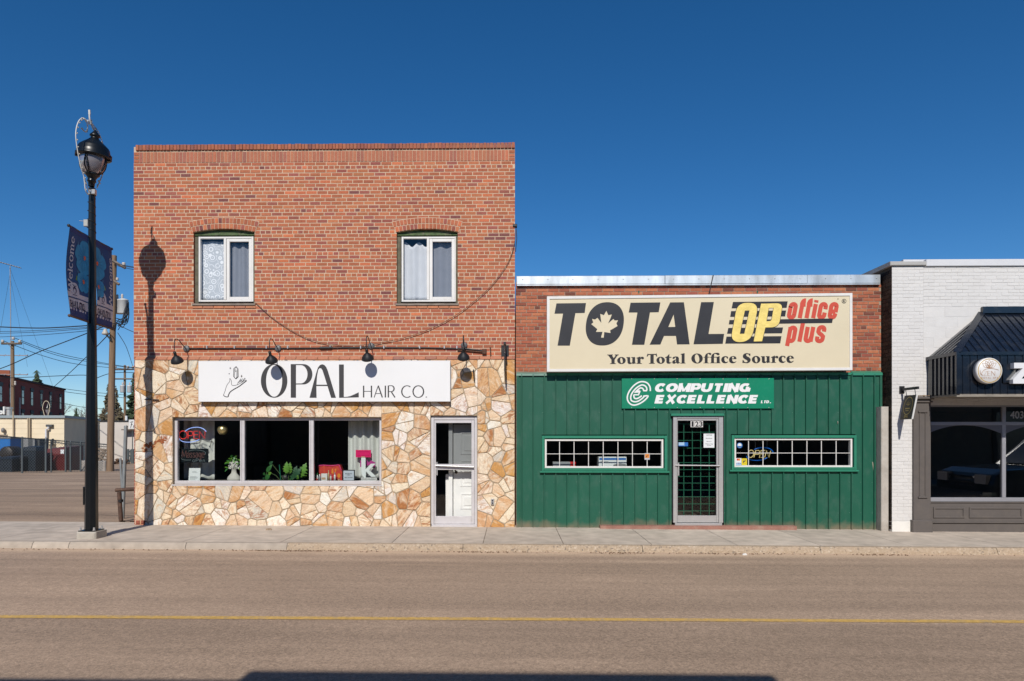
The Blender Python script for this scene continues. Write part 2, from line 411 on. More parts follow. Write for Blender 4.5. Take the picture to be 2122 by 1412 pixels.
# ---------------------------------------------------------------- ground: road, kerb, pavement, lot
def road_material(name='worn asphalt', base=(.33, .240, .172), sand=1.0):
    m = bpy.data.materials.new(name); m.use_nodes = True
    n = m.node_tree.nodes; l = m.node_tree.links; b = n['Principled BSDF']; b.inputs['Roughness'].default_value = 0.85; b.inputs['Specular IOR Level'].default_value = 0.25
    tc = n.new('ShaderNodeTexCoord')
    def noi(scale, det=6, st=(1,1,1), rough=.6):
        mp = n.new('ShaderNodeMapping'); mp.inputs['Scale'].default_value = st; l.new(tc.outputs['Object'], mp.inputs[0])
        t = n.new('ShaderNodeTexNoise'); t.inputs['Scale'].default_value = scale; t.inputs['Detail'].default_value = det; t.inputs['Roughness'].default_value = rough
        l.new(mp.outputs[0], t.inputs['Vector']); return t.outputs[0]
    def rng(src, a, c, d, e):
        r = n.new('ShaderNodeMapRange'); r.inputs[1].default_value = a; r.inputs[2].default_value = c; r.inputs[3].default_value = d; r.inputs[4].default_value = e; l.new(src, r.inputs[0]); return r.outputs[0]
    def mul(a, c):
        x = n.new('ShaderNodeMath'); x.operation = 'MULTIPLY'; l.new(a, x.inputs[0]); l.new(c, x.inputs[1]); return x.outputs[0]
    bands = rng(noi(1.0, 3, (.05, 1.1, 1)), .3, .7, .80, 1.17)
    blot = rng(noi(.45, 5, (.5, 1, 1)), .3, .7, .9, 1.1)
    fine = rng(noi(75, 2, (1,1,1), .8), .25, .75, .62, 1.38)
    fine2 = rng(noi(22, 3), .3, .7, .9, 1.1)
    tracks = rng(noi(1.0, 2, (.012, 2.3, 1)), .35, .65, .90, 1.08)
    worn = rng(noi(.7, 6, (.5, 1.3, 1), .7), .56, .70, 1.0, 1.15)
    oil = rng(noi(3.1, 4, (.6, 1.2, 1)), .68, .80, 1.0, .80)
    v = mul(mul(mul(bands, blot), mul(fine, fine2)), mul(mul(tracks, worn), oil))
    # pale and dark chips of stone in the surface
    vo = n.new('ShaderNodeTexVoronoi'); vo.inputs['Scale'].default_value = 45; l.new(tc.outputs['Object'], vo.inputs['Vector'])
    chips = rng(vo.outputs['Color'], 0, 1, .8, 1.22)
    v = mul(v, chips)
    sc = n.new('ShaderNodeVectorMath'); sc.operation = 'SCALE'; sc.inputs[0].default_value = base; l.new(v, sc.inputs['Scale'])
    # sand gathered along the gutter and scattered sandy smears
    sx = n.new('ShaderNodeSeparateXYZ'); l.new(tc.outputs['Object'], sx.inputs[0])
    gut = rng(sx.outputs['Y'], -2.66, -2.40, 0, 1)
    gn = rng(noi(2.2, 6, (.35, 1.6, 1)), .28, .5, 0, 1)
    gm = mul(gut, gn) if sand else rng(noi(.5, 7, (.5, 1.2, 1)), .5, .72, 0, .55)
    sm = mul(rng(sx.outputs['Y'], -4.9, -2.9, 0, 1), rng(noi(.9, 7, (.4, 2.2, 1)), .6, .72, 0, .6))
    ad = n.new('ShaderNodeMath'); ad.operation = 'MAXIMUM'; l.new(gm, ad.inputs[0]); l.new(sm, ad.inputs[1])
    mx = n.new('ShaderNodeMix'); mx.data_type = 'RGBA'; l.new(ad.outputs[0], mx.inputs[0]); l.new(sc.outputs[0], mx.inputs[6])
    s2 = n.new('ShaderNodeVectorMath'); s2.operation = 'SCALE'; s2.inputs[0].default_value = (.50, .365, .255); l.new(fine, s2.inputs['Scale']); l.new(s2.outputs[0], mx.inputs[7])
    l.new(mx.outputs[2], b.inputs['Base Color'])
    bp = n.new('ShaderNodeBump'); bp.inputs['Strength'].default_value = .55; bp.inputs['Distance'].default_value = .008
    l.new(noi(110, 3), bp.inputs['Height']); l.new(bp.outputs[0], b.inputs['Normal'])
    return m
ROADZ = -0.095
def ground_grid(name, xs, ys, fz, m):
    mb = MB(); nx = len(xs)
    vs = [(x, y, fz(x, y)) for y in ys for x in xs]
    fs = [(j*nx+i, j*nx+i+1, (j+1)*nx+i+1, (j+1)*nx+i) for j in range(len(ys)-1) for i in range(nx-1)]
    mb.add(vs, fs); return struct(mb.build(name, m))
m_road = road_material()
def kerb_y(x): return -2.17 + 0.0025*x
SX = [-400, -60, -30, -20, -13.4, -10, -5, 0, 5, 10, 13.4, 20, 30, 60, 400]
mb = MB()
vs = []; fs = []
rows = [lambda x: -11.4, lambda x: kerb_y(x)+.01]
for r in rows:
    for x in SX: vs.append((x, r(x), gz(x)+ROADZ))
k = len(SX)
fs = [(i, i+1, k+i+1, k+i) for i in range(k-1)]
struct(mb.add(vs, fs).build('road', m_road))
# far terrain under everything
m_far = mat('bare prairie ground', (.2, .165, .12), .95, var=.3, vscale=.2)
struct(MB().quad((-900, -300, -.9), (900, -300, -.9), (900, 14, -.9), (-900, 14, -.9)).quad((-900, 14, -.9), (900, 14, -.9), (900, 30, -3.6), (-900, 30, -3.6)).quad((-900, 30, -3.6), (900, 30, -3.6), (900, 1500, -3.6), (-900, 1500, -3.6)).build('ground', m_far))
# yellow centre line, worn
m_yel = mat('worn yellow road paint', (.64, .40, .11), .8, var=.25, vscale=30, dirt=(.36, .29, .23), dscale=14, damt=.85)
mb = MB()
a = GP(0, 1278.5, ROADZ); b = GP(2122, 1289, ROADZ); sl_ = (b.y-a.y)/(b.x-a.x)
for x0, x1 in zip(SX[2:-2], SX[3:-1]):
    y0 = a.y+(x0-a.x)*sl_; y1 = a.y+(x1-a.x)*sl_
    mb.quad((x0, y0-.052, gz(x0)+ROADZ+.004), (x1, y1-.052, gz(x1)+ROADZ+.004), (x1, y1+.052, gz(x1)+ROADZ+.004), (x0, y0+.052, gz(x0)+ROADZ+.004))
struct(mb.build('road_centre_line', m_yel))
# pavement slabs
m_slab = attr_mat('concrete pavement', .85, .3, 150, .25, 4)
m_joint = mat('pavement joint dirt', (.17, .13, .09), .95, var=.2)
def slab_strip(name, edges, yf, yb, base, tone):
    mb = MB(); mj = MB()
    for x0, x1 in zip(edges, edges[1:]):
        t = tone*random.uniform(.94, 1.06); c = (t, t*.85, t*.70)
        a0, a1 = x0+.005, x1-.005
        za, zb = gz(a0), gz(a1)
        p = [(a0, yf(a0), za), (a1, yf(a1), zb), (a1, yb, zb), (a0, yb, za)]
        mb.add([(x, y, z-.09) for x, y, z in p] + [(x, y, z) for x, y, z in p], [(4,5,6,7),(0,1,5,4),(1,2,6,5),(2,3,7,6),(3,0,4,7)], 0, c)
    for x0, x1 in zip(edges, edges[1:]): mb.add([(x0, yf(x0), gz(x0)-.012), (x1, yf(x1), gz(x1)-.012), (x1, yb, gz(x1)-.012), (x0, yb, gz(x0)-.012)], [(0,1,2,3)], 1)
    return struct(mb.build(name, [m_slab, m_joint]))
ed = sorted([XW(px) for px in (655, 850, 1010, 1151, 1306, 1456, 1603, 1760, 1930, 2090)])
while ed[0] > -13.3: ed.insert(0, ed[0]-1.56)
while ed[-1] < 13.3: ed.append(ed[-1]+1.45)
ed = [-60] + [e for e in ed if -13.3 < e < 13.3] + [13.33, 60]; ed.insert(1, -13.33)
slab_strip('sidewalk', ed, lambda x: kerb_y(x)+.17, 0.30, 0, .475)
# kerb stones: smooth concrete to the left, washed pebble concrete to the right
m_kerb = attr_mat('kerb concrete', .85, .3, 90, .2, 7)
def pebble_mat():
    m = bpy.data.materials.new('exposed pebble kerb'); m.use_nodes = True
    n = m.node_tree.nodes; l = m.node_tree.links; b = n['Principled BSDF']; b.inputs['Roughness'].default_value = .85
    tc = n.new('ShaderNodeTexCoord'); v = n.new('ShaderNodeTexVoronoi'); v.inputs['Scale'].default_value = 38; l.new(tc.outputs['Object'], v.inputs['Vector'])
    cr = n.new('ShaderNodeValToRGB'); e = cr.color_ramp.elements
    e[0].position = 0; e[0].color = (.14, .11, .085, 1); e[1].position = 1; e[1].color = (.50, .43, .34, 1)
    for p, c in ((.14, (.19, .155, .12, 1)), (.24, (.33, .25, .17, 1)), (.55, (.36, .28, .20, 1)), (.82, (.42, .33, .24, 1))):
        q = e.new(p); q.color = c
    l.new(v.outputs['Color'], cr.inputs[0])
    t = n.new('ShaderNodeTexNoise'); t.inputs['Scale'].default_value = 2.2; t.inputs['Detail'].default_value = 6; l.new(tc.outputs['Object'], t.inputs['Vector'])
    r = n.new('ShaderNodeMapRange'); r.inputs[1].default_value = .42; r.inputs[2].default_value = .66; r.inputs[3].default_value = .05; r.inputs[4].default_value = .6; l.new(t.outputs[0], r.inputs[0])
    mx = n.new('ShaderNodeMix'); mx.data_type = 'RGBA'; l.new(r.outputs[0], mx.inputs[0]); l.new(cr.outputs[0], mx.inputs[6]); mx.inputs[7].default_value = (.37, .275, .19, 1)
    l.new(mx.outputs[2], b.inputs['Base Color'])
    bp = n.new('ShaderNodeBump'); bp.inputs['Strength'].default_value = .9; bp.inputs['Distance'].default_value = .012; l.new(v.outputs['Distance'], bp.inputs['Height']); l.new(bp.outputs[0], b.inputs['Normal'])
    return m
mb = MB(); kx = -60
cuts = [-60] + [XW(p, -2.1) for p in (75, 150, 390, 598, 960, 1330, 1697, 2062)] + [60]
for i, (x0, x1) in enumerate(zip(cuts, cuts[1:])):
    peb = x0 > XW(590, -2.1); mi = 1 if peb else 0
    t = random.uniform(.34, .40); c = (t, t*.85, t*.70); N = max(2, int(min(x1-x0, 12)/.12))
    prof = []
    for k in range(N+1):
        x = x0+.004 + (x1-x0-.008)*k/N
        j = (noise.noise((x*4.1, 2, 3))*.014 if peb else noise.noise((x*2.3, 7, 1))*.006)
        j2 = noise.noise((x*7.7, 5, 8))*(.012 if peb else .003)
        y = kerb_y(x); z = gz(x)
        prof.append([(x, y+.17, z-.002), (x, y+.035+j, z+.004+j2*.4), (x, y+.008+j, z-.022+j2), (x, y-.012+j, ROADZ+z+.035), (x, y-.03+j*1.5, ROADZ+z-.03)])
    vs = [q for r in prof for q in r]; fs = []
    for k in range(N):
        for q in range(4): fs.append((k*5+q, k*5+q+1, k*5+6+q, k*5+5+q))
    fs += [tuple(range(5)), tuple(reversed([N*5+q for q in range(5)]))]
    mb.add(vs, fs, mi, c)
struct(mb.build('kerb', [m_kerb, pebble_mat()]))
# dirt and grit swept against the kerb
m_grit = mat('grit and dead leaves', (.16, .10, .06), .95, var=.5, vscale=60)
mb = MB(); rg = random.Random(3)
for k in range(620):
    cl = rg.choice([(650, 60), (650, 60), (560, 40), (1820, 25), (1500, 60), (1290, 30), (1700, 300), (1000, 500), (1010, 60), (300, 300)])
    x = XW(cl[0]+rg.gauss(0, cl[1]), -2.2); y = kerb_y(x)-.06-abs(rg.gauss(0, .05)); s = rg.uniform(.006, .02); z = gz(x)+ROADZ
    mb.add([(x-s, y-s*.6, z+.002), (x+s, y-s*.4, z+.002), (x+s*.5, y+s*.6, z+.002), (x, y, z+s*.9)], [(0,1,3),(1,2,3),(2,0,3)])
o = mb.build('gutter_grit', m_grit); o['kind'] = 'stuff'; o['label'] = 'brown grit and dead leaves gathered in the gutter below the kerb'; o['category'] = 'debris'
# parking lot left of the shops, falling away to the back
m_lot = road_material('dusty lot asphalt', (.30, .215, .150), 0.0)
ground_grid('parking_lot', [-70, -30, -20, -14, -10, XW(283)], [.3, 3, 8, 14, 22, 30, 45, 62, 75], lotz, m_lot)
# far pavement on the photographer's side
m_side2 = mat('far pavement concrete', (.36, .32, .27), .9, var=.15)
struct(MB().box(-60, 60, -13.55, -11.4, -.3, 0.03).build('far_sidewalk', m_side2))
# crack across the lot's asphalt edge
mb = MB()
pp = [(x, 1.6+.12*noise.noise((x*1.3, 0, 0)), 0) for x in [(-20+i*.4) for i in range(32)]]
mb.ribbon([(p[0], p[1]) for p in pp], [.02+.015*random.random() for _ in pp], lambda a, b: Vector((a, b, lotz(a, b)+.004)))
struct(mb.build('lot_crack', mat('tar crack', (.07, .055, .045), .9)))
# ---------------------------------------------------------------- shared wall builders
def lerp3(a, b, t): return tuple(a[i]+(b[i]-a[i])*t for i in range(3))
def brick_col(rg, pal):
    r = rg.random(); acc = 0
    for w, c in pal:
        acc += w
        if r <= acc: break
    k = rg.uniform(.88, 1.12) if len(pal) > 1 else rg.uniform(.975, 1.02); k *= KA; return (c[0]*k, c[1]*k*(rg.uniform(.95, 1.05) if len(pal) > 1 else 1), c[2]*k)
PAL_RED = [(.57, (.43, .136, .072)), (.22, (.48, .166, .082)), (.13, (.33, .103, .078)), (.02, (.22, .08, .072)), (.06, (.56, .165, .078))]
PAL_TAN = [(.45, (.40, .125, .068)), (.28, (.47, .165, .085)), (.17, (.31, .095, .062)), (.10, (.20, .07, .05))]
PAL_WHITE = [(1.0, (.70, .68, .66))]
def clip_brick(x0, x1, z0, z1, holes, minw=.03):
    segs = [(x0, x1)]
    for h in holes:
        if z1 <= h[2]+.012 or z0 >= h[3]-.012: continue
        ns = []
        for a, b in segs:
            if b <= h[0] or a >= h[1]: ns.append((a, b)); continue
            if a < h[0]: ns.append((a, h[0]))
            if b > h[1]: ns.append((h[1], b))
        segs = ns
    return [s for s in segs if s[1]-s[0] > minw]
def brickwork(mb, x0, x1, z0, z1, y, course, L, joint, holes, pal, rg, header_every=6, header_off=3, relief=.0035, wob=.0015, mortar=1, soft=.0025):
    """courses of single bricks standing proud of a mortar bed"""
    for a, b, c, d in minus(x0, x1, z0, z1, holes):
        mb.quad((a, y+relief, c), (b, y+relief, c), (b, y+relief, d), (a, y+relief, d), mortar)
    for h in holes:
        if h[0] > x0 and h[1] < x1:
            for q in (((h[0], y+relief, h[2]), (h[0], y+.14, h[2]), (h[0], y+.14, h[3]), (h[0], y+relief, h[3])), ((h[1], y+relief, h[2]), (h[1], y+.14, h[2]), (h[1], y+.14, h[3]), (h[1], y+relief, h[3])),
                      ((h[0], y+relief, h[2]), (h[1], y+relief, h[2]), (h[1], y+.14, h[2]), (h[0], y+.14, h[2])), ((h[0], y+relief, h[3]), (h[1], y+relief, h[3]), (h[1], y+.14, h[3]), (h[0], y+.14, h[3]))):
                mb.quad(*q, 0, lerp3((.3, .1, .06), pal[0][1], .5))
    n = max(1, round((z1-z0)/course)); ch = (z1-z0)/n
    for i in range(n):
        zt = z1-i*ch; zb = zt-ch
        hd = header_every and (i % header_every == header_off % header_every)
        l = L/2 if hd else L; x = x0 - (l*.5 if (i % 2) else 0) - rg.uniform(0, .012)
        while x < x1-.002:
            w = l*rg.uniform(.97, 1.03); a = max(x0, x+joint/2); b = min(x1, x+w-joint/2); x += w
            if b-a < .02: continue
            for s0, s1 in clip_brick(a, b, zb, zt, holes):
                dz = rg.uniform(-wob, wob); p = rg.uniform(-.002, .002)
                mb.bbox(s0, s1, y+p, y+relief+.001, zb+joint/2+dz, zt-joint/2+dz, soft, 0, brick_col(rg, pal))
m_brick = attr_mat('red clay brick', .88, .35, 140, .16, 25)
m_mort_c = mat('cream mortar', (.60, .43, .30), .95, var=.12, vscale=8)
m_mort_g = mat('grey tan mortar', (.36, .27, .20), .95, var=.14, vscale=8)
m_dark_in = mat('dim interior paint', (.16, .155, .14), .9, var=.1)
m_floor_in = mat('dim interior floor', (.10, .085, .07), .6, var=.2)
m_alu = mat('brushed aluminium', (.60, .59, .585), .38, metal=.55, var=.05, vscale=14)
m_alu_w = mat('pale anodised frame', (.68, .65, .66), .42, metal=.25, var=.05, vscale=9, dirt=(.45, .4, .36), dscale=5, damt=.35)
m_vinyl = mat('white vinyl', (.78, .76, .73), .4, var=.03, vscale=6, dirt=(.5, .44, .38), dscale=4, damt=.25)
m_glass = glass_mat('shop glass', (.88, .91, .895), .9)
m_glass_u = glass_mat('upstairs glass', (.86, .88, .90), 1.0)
m_black = mat('black painted steel', (.018, .018, .02), .42, var=.2, vscale=20, dirt=(.07, .06, .05), dscale=9, damt=.5)
m_old = mat('weathered green wood', (.075, .12, .045), .8, var=.35, vscale=14, dirt=(.28, .22, .17), dscale=10, damt=.8)
m_sillw = mat('grey old timber', (.27, .22, .18), .85, var=.3, vscale=18, stretch=(.4, 1, 3))
def frame4(mb, x0, x1, z0, z1, w, y0, y1, mi=0, wb=None, wt=None):
    """four rails butted end to end"""
    wb = wb or w; wt = wt or w
    mb.bbox(x0, x0+w, y0, y1, z0, z1, .004, mi); mb.bbox(x1-w, x1, y0, y1, z0, z1, .004, mi)
    mb.bbox(x0+w, x1-w, y0+.002, y1, z0, z0+wb, .004, mi); mb.bbox(x0+w, x1-w, y0+.002, y1, z1-wt, z1, .004, mi)
    return mb
def pane(mb, x0, x1, z0, z1, y): return mb.quad((x0, y, z0), (x1, y, z0), (x1, y, z1), (x0, y, z1))

# ---------------------------------------------------------------- two storey brick building
OX0, OX1 = XW(277), XW(1067)
ZTOP = ZW(299, 670)
ROOM_D = 6.0
opal = thing('brick_building', 'two storey red brick shop building with cream and orange flagstone lower front', 'building', (0, 0, 0))
WIN = [R(401, 475, 527.5, 631, 0), R(822, 475, 948.5, 631, 0)]
z_st = ZW(745, 670)                # top of the stone
rg = random.Random(11)
mb = MB()
z_sold0, z_sold1 = ZW(336, 670), ZW(313, 670)
holes = [tuple(w) for w in WIN]
brickwork(mb, OX0, OX1, z_st, z_sold0, 0.0, .0684, .2045, .0145, holes, PAL_RED, rg, 6, 1)
# soldier course: bricks on end, with two laid ones at either corner
x = OX0+.10
mb.quad((OX0, .009, z_sold0), (OX1, .009, z_sold0), (OX1, .009, z_sold1+.10), (OX0, .009, z_sold1+.10), 1)
while x < OX1-.12:
    w = .0705*rg.uniform(.94, 1.06); c = brick_col(rg, PAL_RED); c = lerp3(c, (.36, .15, .10), .45)
    mb.bbox(x+.005, x+w-.004, .001+rg.uniform(-.002, .002), .01, z_sold0+.006, z_sold1-.004+rg.uniform(-.004, .002), .003, 0, c); x += w
for a, b in ((OX0, OX0+.10), (OX1-.115, OX1)):
    n = 3
    for i in range(n):
        h = (z_sold1-z_sold0)/n; mb.bbox(a+.004, b-.004, .0, .01, z_sold0+i*h+.006, z_sold0+(i+1)*h-.006, .003, 0, brick_col(rg, PAL_RED))
# side walls, rear wall
mb.box(OX0, OX0+.25, .02, 14, -1.2, z_sold1, 2); mb.box(OX1-.25, OX1-.003, .02, 14, -.2, z_sold1, 2); mb.box(OX0+.25, OX1-.25, 13.75, 14, -1.2, z_sold1, 2)
def side_brick():                   # flat brick pattern for the long plain side walls
    m = bpy.data.materials.new('side wall brick'); m.use_nodes = True; n = m.node_tree.nodes; l = m.node_tree.links; b = n['Principled BSDF']; b.inputs['Roughness'].default_value = .9
    tc = n.new('ShaderNodeTexCoord'); sx = n.new('ShaderNodeSeparateXYZ'); cb = n.new('ShaderNodeCombineXYZ'); l.new(tc.outputs['Object'], sx.inputs[0]); l.new(sx.outputs['Y'], cb.inputs['X']); l.new(sx.outputs['Z'], cb.inputs['Y'])
    t = n.new('ShaderNodeTexBrick'); l.new(cb.outputs[0], t.inputs['Vector']); t.inputs['Scale'].default_value = 1; t.inputs['Brick Width'].default_value = .2045; t.inputs['Row Height'].default_value = .0684; t.inputs['Mortar Size'].default_value = .006
    t.inputs['Color1'].default_value = (.34, .105, .065, 1); t.inputs['Color2'].default_value = (.24, .08, .06, 1); t.inputs['Mortar'].default_value = (.42, .31, .22, 1); l.new(t.outputs['Color'], b.inputs['Base Color']); return m
m_sideb = side_brick()
mb.build('brick_wall', [m_brick, m_mort_c, m_sideb], opal)
# brick-on-edge coping
mb = MB(); x = OX0+.045; zc0 = z_sold1+.022
mb.box(OX0+.05, OX1-.001, .012, .30, z_sold1, zc0+.012, 1)
while x < OX1-.03:
    w = .0665*rg.uniform(.9, 1.08); c = lerp3(brick_col(rg, PAL_RED), (.24, .10, .075), rg.uniform(.2, .7))
    up = noise.noise((x*1.1, 0, 0))*.008+rg.uniform(-.004, .004)
    mb.bbox(x+.003, min(x+w-.003, OX1+.004), -.022+rg.uniform(-.004, .004), .30, zc0+.004, ZTOP+up, .005, 0, c); x += w
mb.build('coping', [m_brick, m_mort_g], opal)
m_roof = mat('white roof membrane', (.6, .6, .6), .8, var=.1)
mb = MB(); mb.box(OX0+.25, OX1-.25, .3, 13.75, z_sold1-.55, z_sold1-.45)
mb.build('roof', m_roof, opal)
mb = MB(); pts = [(OX0+.45+i*.09, .33, ZTOP+.012+.016*noise.noise((i*.7, 3, 1))) for i in range(24)]
mb.tube(pts, .018, 6); mb.build('roof_flashing', mat('crumpled grey flashing', (.6, .58, .57), .5, metal=.3, var=.2), opal)
# arches over the upper windows
for w in WIN:
    mb = MB(); cx = (w[0]+w[1])/2; half = (w[1]-w[0])/2; rise = .062; rad = (half*half+rise*rise)/(2*rise); cz = w[3]-rad+.004
    a_half = math.asin(min(1, (half+.004)/rad))
    for ring, (r0, r1) in enumerate(((rad, rad+.095), (rad+.105, rad+.205))):
        ah = a_half*1.02 + ring*.008; n = 17+ring*2
        # mortar bed
        N = 24; vs = []
        for i in range(N+1):
            t = -ah*1.01+2*ah*1.01*i/N
            for r in (r0-.0, r1+.010): vs.append((cx+r*sin(t), -.004, cz+r*cos(t)))
            for r in (r0-.0, r1+.010): vs.append((cx+r*sin(t), .135 if ring == 0 else .009, cz+r*cos(t)))
        fs = []
        for i in range(N):
            o = i*4; q = o+4
            fs += [(o, q, q+1, o+1), (o, o+2, q+2, q), (o+1, q+1, q+3, o+3)]
        mb.add(vs, fs, 1)
        for i in range(n):
            t0 = -ah+2*ah*i/n+.0045/r0*1.2; t1 = -ah+2*ah*(i+1)/n-.0045/r0*1.2
            c = brick_col(rg, PAL_RED)
            q = [(cx+r*sin(t), cz+r*cos(t)) for r, t in ((r0+.004, t0), (r0+.004, t1), (r1-.002, t1), (r1-.002, t0))]
            mb.add([(a, -.010, b) for a, b in q]+[(a, -.003, b) for a, b in q], [(0,1,2,3),(0,4,5,1),(1,5,6,2),(2,6,7,3),(3,7,4,0)], 0, c)
    mb.build('window_arch', [m_brick, m_mort_c], opal)
# upper windows
def upper_window(px0, i):
    dx = px0-401; w = WIN[i]
    x0, x1 = w[0], w[1]; zb, zt = w[2], w[3]
    mb = MB(); zh = ZW(488.5, 464+dx); zs = ZW(624, 464+dx)
    n = 10; prof = []
    for k in range(n+1):                              # head board that follows the arch
        u = -1+2*k/n; xx = (x0+x1)/2+u*(x1-x0)/2*.985; prof.append((xx, zt-.058*u*u+.0))
    mb.prism([(x0+.008, zh-.005), (x1-.008, zh-.005)]+prof[::-1], .06, .12)
    mb.bbox(x0+.006, x1-.006, .035, .06, zh+.012, zh+.032, .004)
    win = mb.build('window', m_old, opal)
    win['label'] = 'upper window with lace curtain' if i == 0 else 'upper window with plain pale curtains'
    for ja, jb in ((x0+.002, x0+.075), (x1-.045, x1-.002)): MB().bbox(ja, jb, .05, .13, zb+.03, zh-.006, .008).build('jamb', mat('weathered brown timber', (.14, .125, .085), .85, var=.35, vscale=12, dirt=(.06, .09, .04), dscale=6, damt=.7), win)
    mb = MB(); mb.hexa([(x0-.02, -.03, zb-.022), (x1+.02, -.03, zb-.022), (x1+.02, .13, zb-.01), (x0-.02, .13, zb-.01)], [(x0-.02, -.03, zb+.012), (x1+.02, -.03, zb+.012), (x1+.02, .13, zb+.032), (x0-.02, .13, zb+.032)])
    mb.build('sill', m_sillw, win)
    a0, a1, b0, b1 = R(411+dx, 490.5, 525+dx, 625.5, .05)
    mb = MB(); frame4(mb, a0, a1, b0, b1, .035, .055, .125)
    m0, m1 = XW(463.5+dx, .05), XW(476+dx, .05)
    mb.bbox(m0, m0+.045, .05, .12, b0+.037, b1-.037, .004)
    frame4(mb, m0+.048, a1-.036, b0+.036, b1-.036, .058, .065, .118)
    mb.build('frame', m_vinyl, win)
    mb = MB(); pane(mb, a0+.034, m0+.002, b0+.034, b1-.034, .085); pane(mb, m0+.10, a1-.09, b0+.09, b1-.09, .10)
    mb.build('pane', m_glass_u, win)
    return a0, a1, b0, b1, m0
UW = [upper_window(401, 0), upper_window(822, 1)]
# brick sill course under each window
for w in WIN:
    mb = MB(); x = w[0]-.02
    while x < w[1]-.05:
        c = lerp3(brick_col(rg, PAL_RED), (.45, .22, .12), .5); mb.bbox(x+.004, x+.196, -.014, .006, w[2]-.078, w[2]-.024, .004, 0, c); x += .203
    mb.build('sill_bricks', m_brick, opal)

# flagstone facing: convex stones grown from scattered seeds, set in mortar
def clip_half(poly, nx, nz, d):
    out = []; n = len(poly)
    for i in range(n):
        p, q = poly[i], poly[(i+1) % n]; a = p[0]*nx+p[1]*nz-d; b = q[0]*nx+q[1]*nz-d
        if a <= 0: out.append(p)
        if (a < 0 < b) or (b < 0 < a):
            t = a/(a-b); out.append((p[0]+(q[0]-p[0])*t, p[1]+(q[1]-p[1])*t))
    return out
def area(p): return abs(sum(p[i][0]*p[(i+1) % len(p)][1]-p[(i+1) % len(p)][0]*p[i][1] for i in range(len(p))))/2
SY = -.055
SW = R(357.5, 865.5, 790, 1004.5, SY)          # shop window opening
DO = R(892, 862, 989, 1093, SY)                # door opening
SX0, SX1 = XW(279.5, SY), XW(1066.5, SY); SZ0, SZ1 = -.03, z_st-.012
SIGN = R(411.5, 748, 933, 832.5, -.16)
def stone_seeds(rg, holes):
    pts = []; tries = 0
    while tries < 9000 and len(pts) < 300:
        tries += 1
        x = rg.uniform(SX0, SX1); z = rg.uniform(SZ0, SZ1); r = rg.choice([.10, .115, .13, .15, .17, .20])
        if any(h[0]-.03 < x < h[1]+.03 and h[2]-.03 < z < h[3]+.03 for h in holes): continue
        if all(hypot((x-p[0])*.92, z-p[1]) > (r+p[2])*.80 for p in pts): pts.append((x, z, r))
    return pts
rg = random.Random(23)
sh = [tuple(SW), (DO[0], DO[1], -.5, DO[3])]
seeds = stone_seeds(rg, sh)
stones = []; J = .0052
for i, (x, z, r) in enumerate(seeds):
    poly = [(SX0, SZ0), (SX1, SZ0), (SX1, SZ1), (SX0, SZ1)]
    for j, (u, v, q) in enumerate(seeds):
        if j == i: continue
        dx, dz = u-x, v-z; d2 = dx*dx+dz*dz
        d = sqrt(d2); nx, nz = dx/d, dz/d
        h = (x*x+z*z-u*u-v*v-r*r*2.2+q*q*2.2)/(-2*d)
        poly = clip_half(poly, nx, nz, h-J)
        if len(poly) < 3: break
    if len(poly) < 3: continue
    parts = [poly]
    for h in sh:                               # cut away whatever would lie across an opening
        nx_ = []
        for p in parts:
            l_ = clip_half(p, 1, 0, h[0]-.004); r_ = clip_half(p, -1, 0, -h[1]-.004)
            m_ = clip_half(clip_half(p, -1, 0, -h[0]+.004), 1, 0, h[1]+.004)
            nx_ += [l_, r_]+([clip_half(m_, 0, 1, h[2]-.004), clip_half(m_, 0, -1, -h[3]-.004)] if len(m_) > 2 else [])
        parts = [p for p in nx_ if len(p) > 2 and area(p) > .0025]
        # a stone that only grazes the opening's line stays whole
        for a_, b_, vert in ((h[2], h[3], 1), ):
            if not any(h[0] < q[0] < h[1] and h[2] < q[1] < h[3] for q in [((u[0]*(1-t)+v[0]*t), (u[1]*(1-t)+v[1]*t)) for u, v in zip(poly, poly[1:]+poly[:1]) for t in (0, .2, .4, .6, .8)]) and len(parts) > 1 and len(nx_) and poly is not None and sh.index(h) == 0: parts = [poly]
    if not parts: continue
    if len(parts) > 1: stones += parts[1:]
    poly = parts[0]
    todo = [poly]
    if area(poly) > .035 and rg.random() < .72 or area(poly) > .10:   # some stones are broken in two
        cx = sum(p[0] for p in poly)/len(poly); cz = sum(p[1] for p in poly)/len(poly); a = rg.uniform(0, pi)
        nx, nz = cos(a), sin(a); d = cx*nx+cz*nz+rg.uniform(-.04, .04)
        todo = [clip_half(poly, nx, nz, d-J), clip_half(poly, -nx, -nz, -d-J)]
    for p in todo:
        if len(p) > 2 and area(p) > .0025: stones.append(p)
